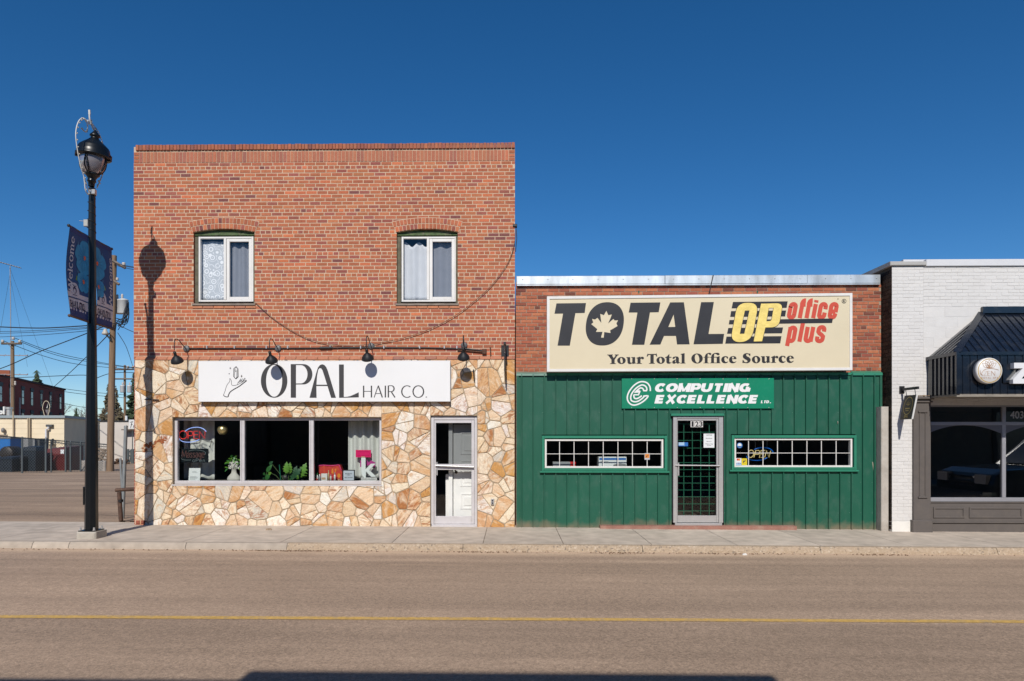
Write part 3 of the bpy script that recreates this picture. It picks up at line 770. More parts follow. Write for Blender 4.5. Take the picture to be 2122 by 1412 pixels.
def stone_material():
    m = bpy.data.materials.new('cream and rust flagstone'); m.use_nodes = True
    n = m.node_tree.nodes; l = m.node_tree.links; b = n['Principled BSDF']; b.inputs['Roughness'].default_value = .72; b.inputs['Specular IOR Level'].default_value = .3
    a = n.new('ShaderNodeAttribute'); a.attribute_name = 'Col'
    tc = n.new('ShaderNodeTexCoord')
    # every stone shifts and turns the veining by its own amount (kept in the attribute's alpha)
    rot = n.new('ShaderNodeVectorRotate'); rot.rotation_type = 'Y_AXIS'; l.new(tc.outputs['Object'], rot.inputs['Vector'])
    an = n.new('ShaderNodeMath'); an.operation = 'MULTIPLY'; an.inputs[1].default_value = 37.0; l.new(a.outputs['Alpha'], an.inputs[0]); l.new(an.outputs[0], rot.inputs['Angle'])
    of = n.new('ShaderNodeMath'); of.operation = 'MULTIPLY'; of.inputs[1].default_value = 91.0; l.new(a.outputs['Alpha'], of.inputs[0])
    ad = n.new('ShaderNodeVectorMath'); ad.operation = 'ADD'; l.new(rot.outputs[0], ad.inputs[0]); l.new(of.outputs[0], ad.inputs[1])
    mp = n.new('ShaderNodeMapping'); mp.inputs['Scale'].default_value = (1, 1, 2.6); l.new(ad.outputs[0], mp.inputs[0])
    def noi(s, d, dist=0.0):
        t = n.new('ShaderNodeTexNoise'); t.inputs['Scale'].default_value = s; t.inputs['Detail'].default_value = d; t.inputs['Distortion'].default_value = dist; t.inputs['Roughness'].default_value = .62; l.new(mp.outputs[0], t.inputs['Vector']); return t.outputs[0]
    def ramp(src, lo, hi, v0=0, v1=1):
        r = n.new('ShaderNodeMapRange'); r.inputs[1].default_value = lo; r.inputs[2].default_value = hi; r.inputs[3].default_value = v0; r.inputs[4].default_value = v1; l.new(src, r.inputs[0]); return r.outputs[0]
    def mix(f, c1, c2):
        x = n.new('ShaderNodeMix'); x.data_type = 'RGBA'; l.new(f, x.inputs[0])
        (l.new(c1, x.inputs[6]) if hasattr(c1, 'links') else setattr(x.inputs[6], 'default_value', c1)); x.inputs[7].default_value = c2; return x.outputs[2]
    fr = n.new('ShaderNodeMath'); fr.operation = 'FRACT'; m7 = n.new('ShaderNodeMath'); m7.operation = 'MULTIPLY'; m7.inputs[1].default_value = 17.3; l.new(a.outputs['Alpha'], m7.inputs[0]); l.new(m7.outputs[0], fr.inputs[0])
    rough_ = ramp(fr.outputs[0], .35, .95)
    def times(x, y):
        k = n.new('ShaderNodeMath'); k.operation = 'MULTIPLY'; l.new(x, k.inputs[0]); l.new(y, k.inputs[1]); return k.outputs[0]
    c = mix(ramp(noi(1.7, 3, 1.8), .45, .65, 0, .7), a.outputs['Color'], (.84, .70, .52, 1))       # pale bands
    c = mix(ramp(noi(2.1, 4, 2.6), .52, .66, 0, .62), c, (.58, .27, .075, 1))                        # ochre veins
    c = mix(times(ramp(noi(6, 8, 1.0), .49, .60, 0, .85), rough_), c, (.36, .115, .03, 1))                       # rust flecks
    g = n.new('ShaderNodeTexNoise'); g.inputs['Scale'].default_value = 45; g.inputs['Detail'].default_value = 5; l.new(tc.outputs['Object'], g.inputs['Vector'])
    sc = n.new('ShaderNodeVectorMath'); sc.operation = 'SCALE'; l.new(c, sc.inputs[0]); l.new(ramp(g.outputs[0], .3, .7, .86*KA, 1.1*KA), sc.inputs['Scale'])
    l.new(sc.outputs[0], b.inputs['Base Color'])
    bp = n.new('ShaderNodeBump'); bp.inputs['Strength'].default_value = .75; bp.inputs['Distance'].default_value = .025
    l.new(noi(9, 7, .8), bp.inputs['Height']); l.new(bp.outputs[0], b.inputs['Normal'])
    return m
m_stone = stone_material()
m_smort = mat('stone joint mortar', (.38, .295, .20), .95, var=.15, vscale=20, bump=.3)
STONE_C = [(.26, (.76, .56, .37)), (.20, (.86, .72, .55)), (.18, (.66, .39, .20)), (.18, (.88, .81, .72)), (.09, (.60, .31, .10)), (.03, (.42, .17, .06)), (.06, (.66, .60, .51))]
mb = MB()
for a, b, c, d in minus(SX0, SX1, SZ0, SZ1, sh):
    mb.quad((a, SY+.012, c), (b, SY+.012, c), (b, SY+.012, d), (a, SY+.012, d), 1)
for h in sh:                                    # reveals
    z0 = max(h[2], -.03)
    for q in (((h[0], SY+.012, z0), (h[0], .1, z0), (h[0], .1, h[3]), (h[0], SY+.012, h[3])), ((h[1], SY+.012, z0), (h[1], .1, z0), (h[1], .1, h[3]), (h[1], SY+.012, h[3])), ((h[0], SY+.012, h[3]), (h[1], SY+.012, h[3]), (h[1], .1, h[3]), (h[0], .1, h[3])), ((h[0], SY+.012, z0), (h[1], SY+.012, z0), (h[1], .1, z0), (h[0], .1, z0))): mb.quad(*q, 1)
mb.quad((SX0, SY+.012, SZ0), (SX0, .3, SZ0), (SX0, .3, SZ1), (SX0, SY+.012, SZ1), 1); mb.quad((SX1, SY+.012, SZ0), (SX1, .02, SZ0), (SX1, .02, SZ1), (SX1, SY+.012, SZ1), 1)
for p in stones:
    if sum(p[i][0]*p[(i+1) % len(p)][1]-p[(i+1) % len(p)][0]*p[i][1] for i in range(len(p))) < 0: p = p[::-1]
    c = None; r = rg.random(); acc = 0
    for w, k in STONE_C:
        acc += w
        if r <= acc: c = k; break
    c = c or STONE_C[0][1]; k = rg.uniform(.93, 1.07); col = (c[0]*k, c[1]*k*rg.uniform(.97, 1.03), c[2]*k, rg.random())
    cx = sum(q[0] for q in p)/len(p); cz = sum(q[1] for q in p)/len(p)
    out = []
    n = len(p)
    for i in range(n):                          # broken, slightly rounded edges
        a, b = p[i], p[(i+1) % n]; Ln = hypot(b[0]-a[0], b[1]-a[1]); m_ = max(1, int(Ln/.055))
        for s in range(m_):
            t = s/m_; x = a[0]+(b[0]-a[0])*t; z = a[1]+(b[1]-a[1])*t
            pull = .005 if s == 0 else 0
            d = hypot(cx-x, cz-z) or 1; w = pull + .006*noise.noise((x*17, z*17, 3))+.001
            w = max(-.003, w)
            out.append((x+(cx-x)/d*w, z+(cz-z)/d*w))
    tx, tz = rg.uniform(-.03, .03), rg.uniform(-.025, .025); pr = rg.uniform(0, .007); n = len(out)
    dep = lambda x, z: SY+.004-pr+(x-cx)*tx+(z-cz)*tz
    vs = [(x, SY+.0125, z) for x, z in out]
    vs += [(x, dep(x, z)+.006, z) for x, z in out]
    for x, z in out:
        d = hypot(cx-x, cz-z) or 1; s = min(.008, d*.3); xx, zz = x+(cx-x)/d*s, z+(cz-z)/d*s; vs.append((xx, dep(xx, zz), zz))
    vs.append((cx, dep(cx, cz)-.003, cz))
    fs = []
    for i in range(n):
        j = (i+1) % n; fs += [(i, j, n+j, n+i), (n+i, n+j, 2*n+j, 2*n+i), (2*n+i, 2*n+j, 3*n)]
    mb.add(vs, fs, 0, col)
# left return of the facing
mb.build('stone_facing', [m_stone, m_smort], opal)
# sloped brick cap over the stone
mb = MB(); x = SX0; rg = random.Random(5)
while x < SX1-.02:
    w = .204; c = lerp3(brick_col(rg, PAL_RED), (.42, .24, .16), .35); a, b = x+.004, min(x+w-.004, SX1)
    mb.hexa([(a, SY-.01, z_st-.012), (b, SY-.01, z_st-.012), (b, .012, z_st-.012), (a, .012, z_st-.012)], [(a, SY-.008, z_st+.008), (b, SY-.008, z_st+.008), (b, .004, z_st+.058), (a, .004, z_st+.058)]); mb.c[-6:] = [c]*6; x += w
mb.build('ledge', [m_brick], opal)
# red bricks showing at the foot of the corner
mb = MB()
for i in range(2):
    for k in range(2):
        mb.bbox(SX0+.005+k*.1+.02*i, SX0+.095+k*.1, SY-.02, SY+.02, -.02+i*.07, .042+i*.07, .006, 0, brick_col(rg, PAL_TAN))
mb.build('plinth_bricks', m_brick, opal)
# things fixed on the stone: outlet, bar of steel, small vent slot
mb = MB(); a = P(1020.5, 1040, SY-.03)
mb.bbox(a.x-.032, a.x+.032, a.y-.015, a.y+.02, a.z-.055, a.z+.055, .006, 0)
mb.ball((a.x, a.y-.016, a.z+.022), .016, 8, 1); mb.ball((a.x, a.y-.016, a.z-.024), .016, 8, 1)
mb.build('power_outlet', [m_alu, m_black], opal)
mb = MB(); a = P(300, 828, SY-.03); b = P(329, 829, SY-.03); mb.tube([a, b], .011, 6); mb.build('steel_bar', m_black, opal)
mb = MB(); a = P(981, 766, SY-.02); b = P(983, 790, SY-.02); mb.tube([a, b], .011, 6); mb.build('steel_bar', m_black, opal)
m_stain = mat('rust stain', (.30, .085, .025), .8, var=.4, vscale=30)
mb = MB()
rs = random.Random(9)
for u, v, s in [(342, 908, 5), (334, 906, 4), (326, 915, 4), (308, 927, 4), (320, 921, 3), (295, 929, 4), (314, 931, 3), (338, 912, 9), (330, 914, 8), (322, 917, 7), (312, 920, 8), (305, 924, 9), (301, 932, 7), (317, 926, 6), (336, 917, 6), (299, 936, 4)]:
    s *= .72; c = P(u, v, SY-.007); q = [(c.x+s/110*rs.uniform(.35, 1.25)*cos(t), c.z+s/150*rs.uniform(.35, 1.25)*sin(t)) for t in [i*2*pi/11 for i in range(11)]]
    mb.prism(q, SY-.0065-.0002*(len(mb.f) % 9), SY+.01)
mb.build('rust_stain', m_stain, opal)
# shop window
x0, x1, z0, z1 = SW
mb = MB(); mb.bbox(x0, x1, .02, .10, z0, z0+.065, .006); mb.bbox(x0, x1, .03, .10, z1-.055, z1, .006)
mb.bbox(x0, x0+.055, .022, .10, z0+.065, z1-.055, .006); mb.bbox(x1-.05, x1, .022, .10, z0+.065, z1-.055, .006)
for c in (502.5, 645.5):
    xc = XW(c, .03); mb.bbox(xc-.042, xc-.012, .018, .10, z0+.065, z1-.055, .004); mb.bbox(xc-.010, xc+.042, .022, .10, z0+.065, z1-.055, .004)
mb.bbox(x0-.02, x1+.02, SY-.006, .019, z0-.028, z0-.001, .005)
sw = mb.build('shop_window', m_alu_w, opal)
xs = [x0+.05, XW(502.5, .03), XW(645.5, .03), x1-.045]
for a, b in zip(xs, xs[1:]):
    mb = MB(); pane(mb, a, b, z0+.06, z1-.05, .06); mb.build('pane', m_glass, sw)
# storm door
x0, x1, z0, z1 = DO; z0 = ZW(1090, 940, 0)
mb = MB(); mb.bbox(x0+.004, x0+.06, .0, .10, z0+.03, z1-.004, .006); mb.bbox(x1-.055, x1-.004, .0, .10, z0+.03, z1-.004, .006)
mb.bbox(x0+.06, x1-.055, .002, .10, z1-.075, z1-.004, .006); mb.bbox(x0+.02, x1-.002, -.07, .10, z0-.02, z0+.03, .008)
door = mb.build('door', m_alu_w, opal); door['label'] = 'white framed storm door with glass above and below a push bar'
lx0, lx1, lz0, lz1 = x0+.063, x1-.058, z0+.034, z1-.078
gx0, gx1, gu0, gu1 = R(903.5, 877, 977, 962, .03); _, _, gl0, gl1 = R(903.5, 974, 977, 1070, .03)
mb = MB(); Y0, Y1 = .012, .055
mb.bbox(lx0, gx0, Y0, Y1, lz0, lz1, .005); mb.bbox(gx1, lx1, Y0, Y1, lz0, lz1, .005)
mb.bbox(gx0, gx1, Y0+.002, Y1, lz0, gl0, .005); mb.bbox(gx0, gx1, Y0+.002, Y1, gl1, gu0, .005); mb.bbox(gx0, gx1, Y0+.002, Y1, gu1, lz1, .005)
mb.build('door_leaf', m_alu_w, door)
mb = MB(); pane(mb, gx0, gx1, gl0, gl1, .035); mb.build('pane', glass_mat('clear door glass', (.96, .97, .97), .9), door); mb = MB(); pane(mb, gx0, gx1, gu0, gu1, .035); mb.build('pane', glass_mat('screened door glass', (.52, .54, .55), .9), door)
mb = MB(); zc = (gl1+gu0)/2
mb.tube([(lx0+.03, -.035, zc+.03), (lx1-.01, -.035, zc-.0)], .016, 8); mb.tube([(lx0+.035, -.035, zc+.03), (lx0+.035, .02, zc+.03)], .012, 6); mb.tube([(lx1-.02, -.035, zc), (lx1-.02, .02, zc)], .012, 6)
hx = P(905.5, 965, 0).x; mb.bbox(hx-.012, hx+.012, -.01, .02, ZW(985.5, 905), ZW(958, 905), .004)
mb.build('push_bar', m_alu, door)
# inner white panelled door standing a little behind
m_wdoor = mat('white door paint', (.92, .91, .88), .5, var=.04)
yi = .26; ix0, ix1 = XW(939.5, yi), XW(939.5, yi)+.86; iz0, iz1 = ZW(1075, 940, yi), ZW(880, 940, yi)
mb = MB(); mb.box(ix0, ix1, yi, yi+.045, iz0, iz1)
pc = [(.16, .70, .10, .27), (.16, .70, .34, .62), (.16, .70, .68, .92)]
for u0, u1, v0, v1 in pc:
    a0, a1 = ix0+(ix1-ix0)*u0, ix0+(ix1-ix0)*(u0+.62); b0, b1 = iz0+(iz1-iz0)*v0, iz0+(iz1-iz0)*v1
    frame4(mb, a0, a1, b0, b1, .03, yi-.012, yi+.001); mb.bbox(a0+.07, a1-.07, yi-.010, yi+.001, b0+.07, b1-.07, .02)
mb.box(ix0-.085, ix0-.012, yi-.06, yi+.1, iz0-.03, iz1+.05)
mb.box(ix0-.15, ix0-.088, yi+.02, yi+.1, iz0-.03, iz0+.85)
inner = mb.build('inner_door', m_wdoor, opal)
k = P(945.5, 979, yi-.03); mb = MB(); mb.ball((k.x, k.y, k.z), .03, 10); mb.ball((k.x-.02, k.y+.01, k.z+.035), .018, 8); mb.build('door_knob', mat('aged brass', (.10, .07, .045), .35, metal=.8), inner)
# rooms behind the glass
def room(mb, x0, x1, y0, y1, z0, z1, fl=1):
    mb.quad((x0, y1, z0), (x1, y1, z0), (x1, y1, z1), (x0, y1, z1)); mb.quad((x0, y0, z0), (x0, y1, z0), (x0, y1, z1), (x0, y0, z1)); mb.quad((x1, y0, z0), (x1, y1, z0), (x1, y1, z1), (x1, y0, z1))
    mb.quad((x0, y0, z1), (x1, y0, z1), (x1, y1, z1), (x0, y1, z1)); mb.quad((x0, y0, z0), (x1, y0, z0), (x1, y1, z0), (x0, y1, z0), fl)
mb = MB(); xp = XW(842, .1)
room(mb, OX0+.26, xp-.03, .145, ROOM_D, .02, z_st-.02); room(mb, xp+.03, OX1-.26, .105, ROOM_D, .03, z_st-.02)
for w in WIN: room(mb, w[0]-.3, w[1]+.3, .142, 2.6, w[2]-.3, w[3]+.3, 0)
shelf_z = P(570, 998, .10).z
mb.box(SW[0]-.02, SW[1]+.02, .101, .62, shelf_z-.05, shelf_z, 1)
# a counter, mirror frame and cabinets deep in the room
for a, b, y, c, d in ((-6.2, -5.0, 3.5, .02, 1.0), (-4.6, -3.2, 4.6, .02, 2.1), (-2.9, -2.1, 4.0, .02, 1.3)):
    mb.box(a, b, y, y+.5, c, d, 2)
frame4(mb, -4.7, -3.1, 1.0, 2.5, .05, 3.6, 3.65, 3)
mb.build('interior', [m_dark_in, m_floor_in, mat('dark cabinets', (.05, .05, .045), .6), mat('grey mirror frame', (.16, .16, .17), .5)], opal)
# ---------------------------------------------------------------- things on and in the brick building
m_signw = mat('white sign panel', (.83, .825, .82), .45, var=.02, vscale=2)
m_ink = mat('charcoal vinyl lettering', (.045, .043, .045), .5)
m_ink2 = mat('black vinyl lettering', (.02, .018, .02), .5)
SYF = -.165
x0, x1, z0, z1 = SIGN
sign = thing('shop_sign', 'long white sign over the flagstone with charcoal lettering and a drawn hand', 'sign', ((x0+x1)/2, SYF, z0))
mb = MB(); mb.bbox(x0, x1, SYF, SY-.026, z0, z1, .004); mb.build('sign_panel', m_signw, sign)
mb = MB(); frame4(mb, x0-.003, x1+.003, z0-.003, z1+.003, .012, SYF-.004, SYF+.03); mb.build('sign_edge', mat('white painted edge', (.72, .71, .7), .5), sign)
F = px_front(SYF-.0015); C1 = crop(400, 740, 7.5786)
O = [C1(arc(1274, 375, 208, 265, 0, 360, 48)[:-1]), C1(arc(1274, 375, 127, 251, 0, 360, 48)[:-1])]
shape('letter', O, F, m_ink, sign)
Pp = [C1([(1535,113),(1735,113)]+arc(1735,272,140,159,-88,88,20)+[(1617,432),(1617,640),(1535,640)]), C1([(1617,128),(1690,128)]+arc(1692,272,106,144,-88,88,20)+[(1617,417)])]
shape('letter', Pp, F, m_ink, sign)
shape('letter', [[(641.5,824.6),(649,796),(656,771),(659,762),(663,757),(667.5,755.2),(672,756.6),(676,761),(679,768),(687.5,796),(696.1,824.7),(686.2,824.7),(672,779),(668,767),(665.3,763.6),(662.2,763),(659.5,766.5),(657,779),(655.6,800),(656,824.6)]], F, m_ink, sign)
shape('letter_crossbar', [[(655.6,797.6),(680,797.6),(680,800),(655.6,800)]], px_front(SYF-.0045), m_ink, sign, .001)
C2 = crop(670, 690, 5.1756)
shape('letter', [C2([(168,340),(220,340),(220,688)]+[(250,687),(290,679),(330,662),(380,638)]+[(380,692),(170,697)])], F, m_ink, sign)
FS = lambda a, b, h=0: P(a, b, SYF-.002-h)
pen_text('small_lettering', 'HAIR', (753.5, 824, 818.5, 799.6), FS, m_ink, sign, 1.3, 2.7, gap=.27); pen_text('small_lettering', 'CO.', (832.5, 824, 884.5, 799.6), FS, m_ink, sign, 1.3, 2.7, gap=.2)
# drawn hand and crystal
C = lambda pts: [(400+u/7.5786, 740+v/7.5786) for u, v in pts]
mb = MB(); hh = [0]
def ln(pts, w, sm=True):
    hh[0] += 1; h = .0003*(1+hh[0] % 5)
    q = C(smooth(pts, 5) if sm and len(pts) > 2 else pts)
    mb.ribbon(q, [v*1.0 for v in w] if isinstance(w, list) else w, lambda a, b: P(a, b, SYF-.0015-h))
ln([(478,595),(500,545),(522,470),(545,425),(575,385),(578,345),(573,338)], .85)
ln([(573,338),(590,350),(603,385),(605,425),(612,443),(650,449),(700,436)], .85)
ln([(700,436),(705,405),(730,375),(748,345),(735,385),(715,410)], .8); ln([(745,385),(770,350),(775,342),(760,375),(748,398)], .8); ln([(775,388),(800,345),(818,333),(815,350),(790,372),(765,392)], .8)
ln([(700,436),(760,405),(800,378),(838,362)], .8)
ln([(842,372),(790,412),(720,465),(640,510),(590,545),(565,580),(550,628)], 1.9)
ln([(478,595),(488,612),(515,626),(550,628)], 1.5)
ln([(676,152),(640,185),(638,310),(672,345),(706,312),(704,185),(676,152)], 1.2, False); ln([(704,185),(706,312),(672,345)], 2.0, False); ln([(676,152),(668,230),(650,205)], .7, False); ln([(668,230),(686,215),(684,318),(672,345)], .7, False); ln([(640,185),(655,200),(652,312)], .7, False)
ln([(762,280),(762,325)], [.1, .1], False); mb.add([P(*C([q])[0], SYF-.003) for q in ((762,280),(768,297),(778,302),(768,308),(762,326),(756,308),(746,302),(756,297))], [tuple(range(8))])
ln([(575,170),(597,170)], .7, False); ln([(575,186),(597,186)], .7, False); ln([(580,166),(580,190)], .6, False); ln([(592,166),(592,190)], .6, False); ln([(561,264),(575,264)], 1.9, False)
mb.build('hand_drawing', m_ink2, sign)

# gooseneck sign lamps, their conduit and the loose cable
def gooseneck(px, py):
    w = P(px, py, 0); dx = 0
    t = thing('gooseneck_lamp', '', 'wall lamp', (w.x, 0, w.z), 'gooseneck lamps above the white sign')
    mb = MB(); mb.lathe([(0, -.035), (.05, -.034), (.062, -.02), (.062, 0), (0, .001)], (w.x, 0, w.z), 18, axis='y'); mb.build('wall_mount', mat('grey lamp mount', (.13, .13, .135), .5, metal=.2, var=.2, vscale=15), t)
    arm = smooth([(0,-.03,0),(.004,-.09,.015),(.008,-.22,.065),(.011,-.33,.115),(.013,-.44,.125),(.015,-.495,.095),(.016,-.515,.03),(.016,-.515,-.09)], 4)
    mb = MB(); mb.tube([(w.x+a, b, w.z+c) for a, b, c in arm], .0085, 8); mb.build('arm', m_black, t)
    sx, sy, sz = w.x+.016, -.515, w.z-.085
    M = Matrix.Translation((sx, sy, sz-.03)) @ Matrix.Rotation(radians(33), 4, 'X')
    mb = MB(M); mb.lathe([(.0, -.0), (.024, -.002), (.027, -.03), (.027, -.075), (.036, -.09), (.072, -.125), (.102, -.165), (.112, -.195), (.114, -.21), (.108, -.207), (.09, -.16), (.06, -.12), (.0, -.10)], (0,0,0), 24)
    sh_ = mb.build('shade', mat('matt black enamel', (.014, .014, .015), .5, var=.1), t)
    mb = MB(M); mb.ball((0, 0, -.15), .032, 10); mb.build('bulb', mat('unlit bulb glass', (.55, .53, .48), .3), sh_)
    return t, w
g1, w1 = gooseneck(387, 723)
g1['label'] = 'leftmost black gooseneck lamp, hanging left of the white sign'
for (px, py), lb in zip(((576.5, 722.5), (769.5, 717.5), (962, 716)), ('black gooseneck lamp over the first big letter of the white sign', 'black gooseneck lamp over the right half of the white sign, by the small lettering', 'rightmost black gooseneck lamp, hanging just past the right end of the white sign')):
    w = P(px, py, 0); copy_thing(g1, (w.x-w1.x, 0, w.z-w1.z), lb)
mb = MB(); y = -.022
cd = thing('conduit', 'thin black conduit pipe running along the bricks between the gooseneck lamps', 'pipe', P(387, 721, 0))
pts = [P(a, b, y) for a, b in ((392,722.3),(560,722.2),(668,721.5),(770,720.5),(880,720.8),(958,722.5),(1003,727))]
mb.tube(pts, .0125, 8); mb.build('pipe', m_black, cd)
mb = MB(); a = P(664, 721.5, y); b = P(687, 721, y); mb.tube([a, b], .028, 8); mb.tube([a-Vector((.02,0,0)), b+Vector((.02,0,0))], .019, 8); mb.build('junction_box', m_black, cd)
mb = MB(); a = P(948, 726, y); b = P(1006, 730.5, y); mb.tube([a, b], .013, 8); e = P(1006, 729, y-.01); mb.bbox(e.x-.06, e.x+.02, -.06, 0, e.z-.05, e.z+.05, .01); mb.tube([P(1016, 720, y), P(1017, 737, y)], .012, 6)
mb.build('end_fitting', mat('rusty iron', (.11, .05, .03), .85, var=.5, vscale=40), cd)
for px in (430, 487, 553, 597, 685, 748, 796, 870, 921, 947):
    c = P(px, 720.5, 0); mb = MB(); mb.bbox(c.x-.012, c.x+.012, -.04, 0, c.z-.025, c.z+.03, .004); mb.build('pipe_clip', m_alu, cd)
cab = smooth([(529,627),(545,642),(562,657),(600,683),(640,703),(680,713),(720,716.3),(760,715),(800,708.5),(850,697),(900,678),(950,650),(1000,610),(1030,578),(1055,540),(1066,505),(1068.5,478)], 4)
mb = MB(); mb.tube([P(a, b, -.03) for a, b in cab], .0055, 6); tag(mb.build('cable', mat('sun bleached cable', (.13, .085, .06), .7)), 'loose dark cable sagging across the brick front between window and roof edge', 'cable')
mb = MB(); a = P(1066, 468, .02); mb.bbox(a.x-.03, a.x+.05, a.y-.05, a.y+.05, a.z-.03, a.z+.02, .008); mb.tube([a+Vector((.03,0,-.02)), a+Vector((.045,-.03,-.25)), a+Vector((.02,-.02,-.5))], .007, 6)
tag(mb.build('cable_bracket', m_black), 'small black cable bracket high on the right corner of the brick building', 'bracket')
# edge-on hanging sign right of the white sign
b0 = P(1046.5, 729, 0); bs = thing('hanging_sign', 'black blade sign seen edge on, hung by chains from a wall plate', 'sign', (b0.x, 0, b0.z))
mb = MB(); mb.bbox(b0.x-.072, b0.x+.072, -.018, 0, b0.z-.125, b0.z+.12, .006)
for u, v in ((-.05,.09),(.05,.09),(-.05,-.09),(.05,-.09)): mb.ball((b0.x+u, -.018, b0.z+v), .010, 6)
mb.build('wall_plate', m_black, bs)
mb = MB(); mb.box(b0.x-.022, b0.x+.022, -.50, -.018, b0.z+.075, b0.z+.115); mb.build('arm', m_black, bs)
m_chain = mat('zinc chain', (.42, .41, .40), .4, metal=.8)
for yy in (-.14, -.44):
    mb = MB()
    for k in range(6): mb.lathe([(.012, -.004), (.016, 0), (.012, .004), (.008, 0), (.012, -.004)], (b0.x, yy, b0.z+.06-k*.026), 8, axis='x' if k % 2 else 'y')
    mb.build('chain', m_chain, bs)
mb = MB(); mb.bbox(b0.x-.012, b0.x+.012, -.50, -.09, b0.z-.40, b0.z-.085, .004); mb.build('sign_board', m_black, bs)

# curtains
def curtain(name, label, px0, px1, py0, py1, y, amp, wl, m, seed=0, lean=0.0, hem=None, top=None, grp=None, sway=0.0):
    a0, b0_, c0, d0 = R(px0, py0, px1, py1, y); mb = MB(); NX, NZ = 60, 16; vs = []
    for j in range(NZ+1):
        v = j/NZ
        for i in range(NX+1):
            u = i/NX; x = a0+(b0_-a0)*u + lean*(1-v)*u + sway*sin(v*4+u*3)
            ph = u*(b0_-a0)/wl*2*pi; am = amp*(.65+.35*v if False else 1)*(1+.4*noise.noise((u*3, v*.8, seed)))
            z0_ = c0+(hem(u) if hem else 0); z1_ = d0+(top(u) if top else 0)
            vs.append((x, y+am*sin(ph+.7*noise.noise((u*2, v, seed+5))), z0_+(z1_-z0_)*v))
    n = NX+1; fs = [(j*n+i, j*n+i+1, (j+1)*n+i+1, (j+1)*n+i) for j in range(NZ) for i in range(NX)]
    mb.add(vs, fs, 0, None, True); o = mb.build(name, m)
    sd = o.modifiers.new('cloth', 'SOLIDIFY'); sd.thickness = .004
    return tag(o, label, 'curtain', grp)
m_lin = mat('pale linen curtain', (.66, .67, .64), .9, var=.05, vscale=30, bump=.15, bscale=300)
m_shc = mat('grey white curtain', (.78, .78, .79), .9, var=.04, vscale=6)
m_shd = mat('slate curtain', (.30, .31, .345), .9, var=.06, vscale=6)
curtain('curtain', 'long linen curtain at the right end of the shop window, behind the big white letter', 722, 787, 868, 992, .42, .035, .17, m_lin, 3, lean=-.0, grp='curtains in the shop window')
curtain('curtain', 'linen curtain at the left end of the shop window, behind the neon sign', 381, 446, 868, 994, .50, .028, .22, m_lin, 4, grp='curtains in the shop window')
def lace_mat():
    m = mat('white lace', (.6, .6, .6), .9); n = m.node_tree.nodes; l = m.node_tree.links; b = n['Principled BSDF']
    tc = n.new('ShaderNodeTexCoord'); w = n.new('ShaderNodeTexVoronoi'); w.inputs['Scale'].default_value = 8.5
    l.new(tc.outputs['Object'], w.inputs['Vector']); r = n.new('ShaderNodeValToRGB'); r.color_ramp.elements[0].position = 0; r.color_ramp.elements[1].position = 1; g0, g1 = (.54, .56, .58, 1), (.90, .90, .90, 1)
    r.color_ramp.elements[0].color = g1; r.color_ramp.elements[1].color = g0
    for p_, c_ in ((.10, g1), (.15, g0), (.27, g0), (.32, g1), (.40, g1), (.45, g0), (.62, g0), (.66, g1), (.72, g0)): q_ = r.color_ramp.elements.new(p_); q_.color = c_
    l.new(w.outputs['Distance'], r.inputs[0]); l.new(r.outputs[0], b.inputs['Base Color']); return m
curtain('curtain', 'white lace curtain with scrolled pattern behind the left pane of the left upper window', 417, 464, 501, 622, .16, .008, .3, lace_mat(), 7, grp='curtains in the upper windows')
curtain('curtain', 'slate grey curtain pulled aside behind the right sash of the left upper window', 474, 522, 505, 622, .18, .02, .16, m_shd, 8, grp='curtains in the upper windows')
curtain('curtain', 'pale plain curtain with wavy top behind the left pane of the right upper window', 838, 887, 504, 622, .16, .024, .24, m_shc, 9, top=lambda u: .05*sin(u*11+1)-.03, grp='curtains in the upper windows')
curtain('curtain', 'slate curtain behind the right sash of the right upper window', 892, 944, 500, 622, .18, .018, .25, m_shd, 10, grp='curtains in the upper windows')

# shop window display
m_red_neon = mat('red neon tube', (.55, .03, .03), .3, emit=(1, .06, .05), es=.3)
m_blu_neon = mat('pale blue neon tube', (.25, .35, .8), .3, emit=(.35, .5, 1), es=.6)
m_dim_tube = mat('unlit grey tube', (.22, .24, .25), .35)
yn = .16
N1 = crop(350, 860, 9.4118)
ns = thing('neon_open_sign', 'red and blue neon OPEN sign in the left pane of the shop window', 'neon sign', P(400, 915, yn))
st = {'O': [arc(278,392,78,78,0,360,24)], 'P': [[(375,465),(375,322),(430,322)]+arc(430,365,38,42,-90,90,8)+[(376,408)]], 'E': [[(565,320),(488,320),(488,465),(565,465)],[(488,390),(565,390)]], 'N': [[(595,465),(595,320),(700,465),(706,315)]]}
for k, ss in st.items():
    mb = MB()
    for s in ss: mb.tube([P(*q, yn) for q in N1(s)], .0085, 6)
    mb.build('neon_letter', m_red_neon, ns)
for s in (smooth([(318,318),(400,268),(500,245),(600,248),(680,280),(730,328)], 5), smooth([(200,455),(230,500),(310,530),(420,533),(520,513),(592,482)], 5)):
    mb = MB(); mb.tube([P(*q, yn+.012) for q in N1(s)], .0075, 6); mb.build('neon_ring', m_blu_neon, ns)
mb = MB()
for s in ([(370,228),(370,320)], [(468,212),(468,320)], [(345,540),(345,640)], [(600,540),(600,640)], [(340,450),(520,432),(620,470),(700,340)]): mb.tube([P(*q, yn+.02) for q in N1(s)], .003, 5)
for s in (smooth([(285,540),(300,600),(350,640),(400,655)],4), smooth([(840,480),(820,560),(805,640),(790,600)],4)): mb.tube([P(*q, yn+.03) for q in N1(s)], .005, 5)
mb.build('hanger_wires', m_black, ns)
ms = thing('massage_sign', 'dark unlit LED board reading Massage open below the neon sign', 'sign', P(408, 945, yn))
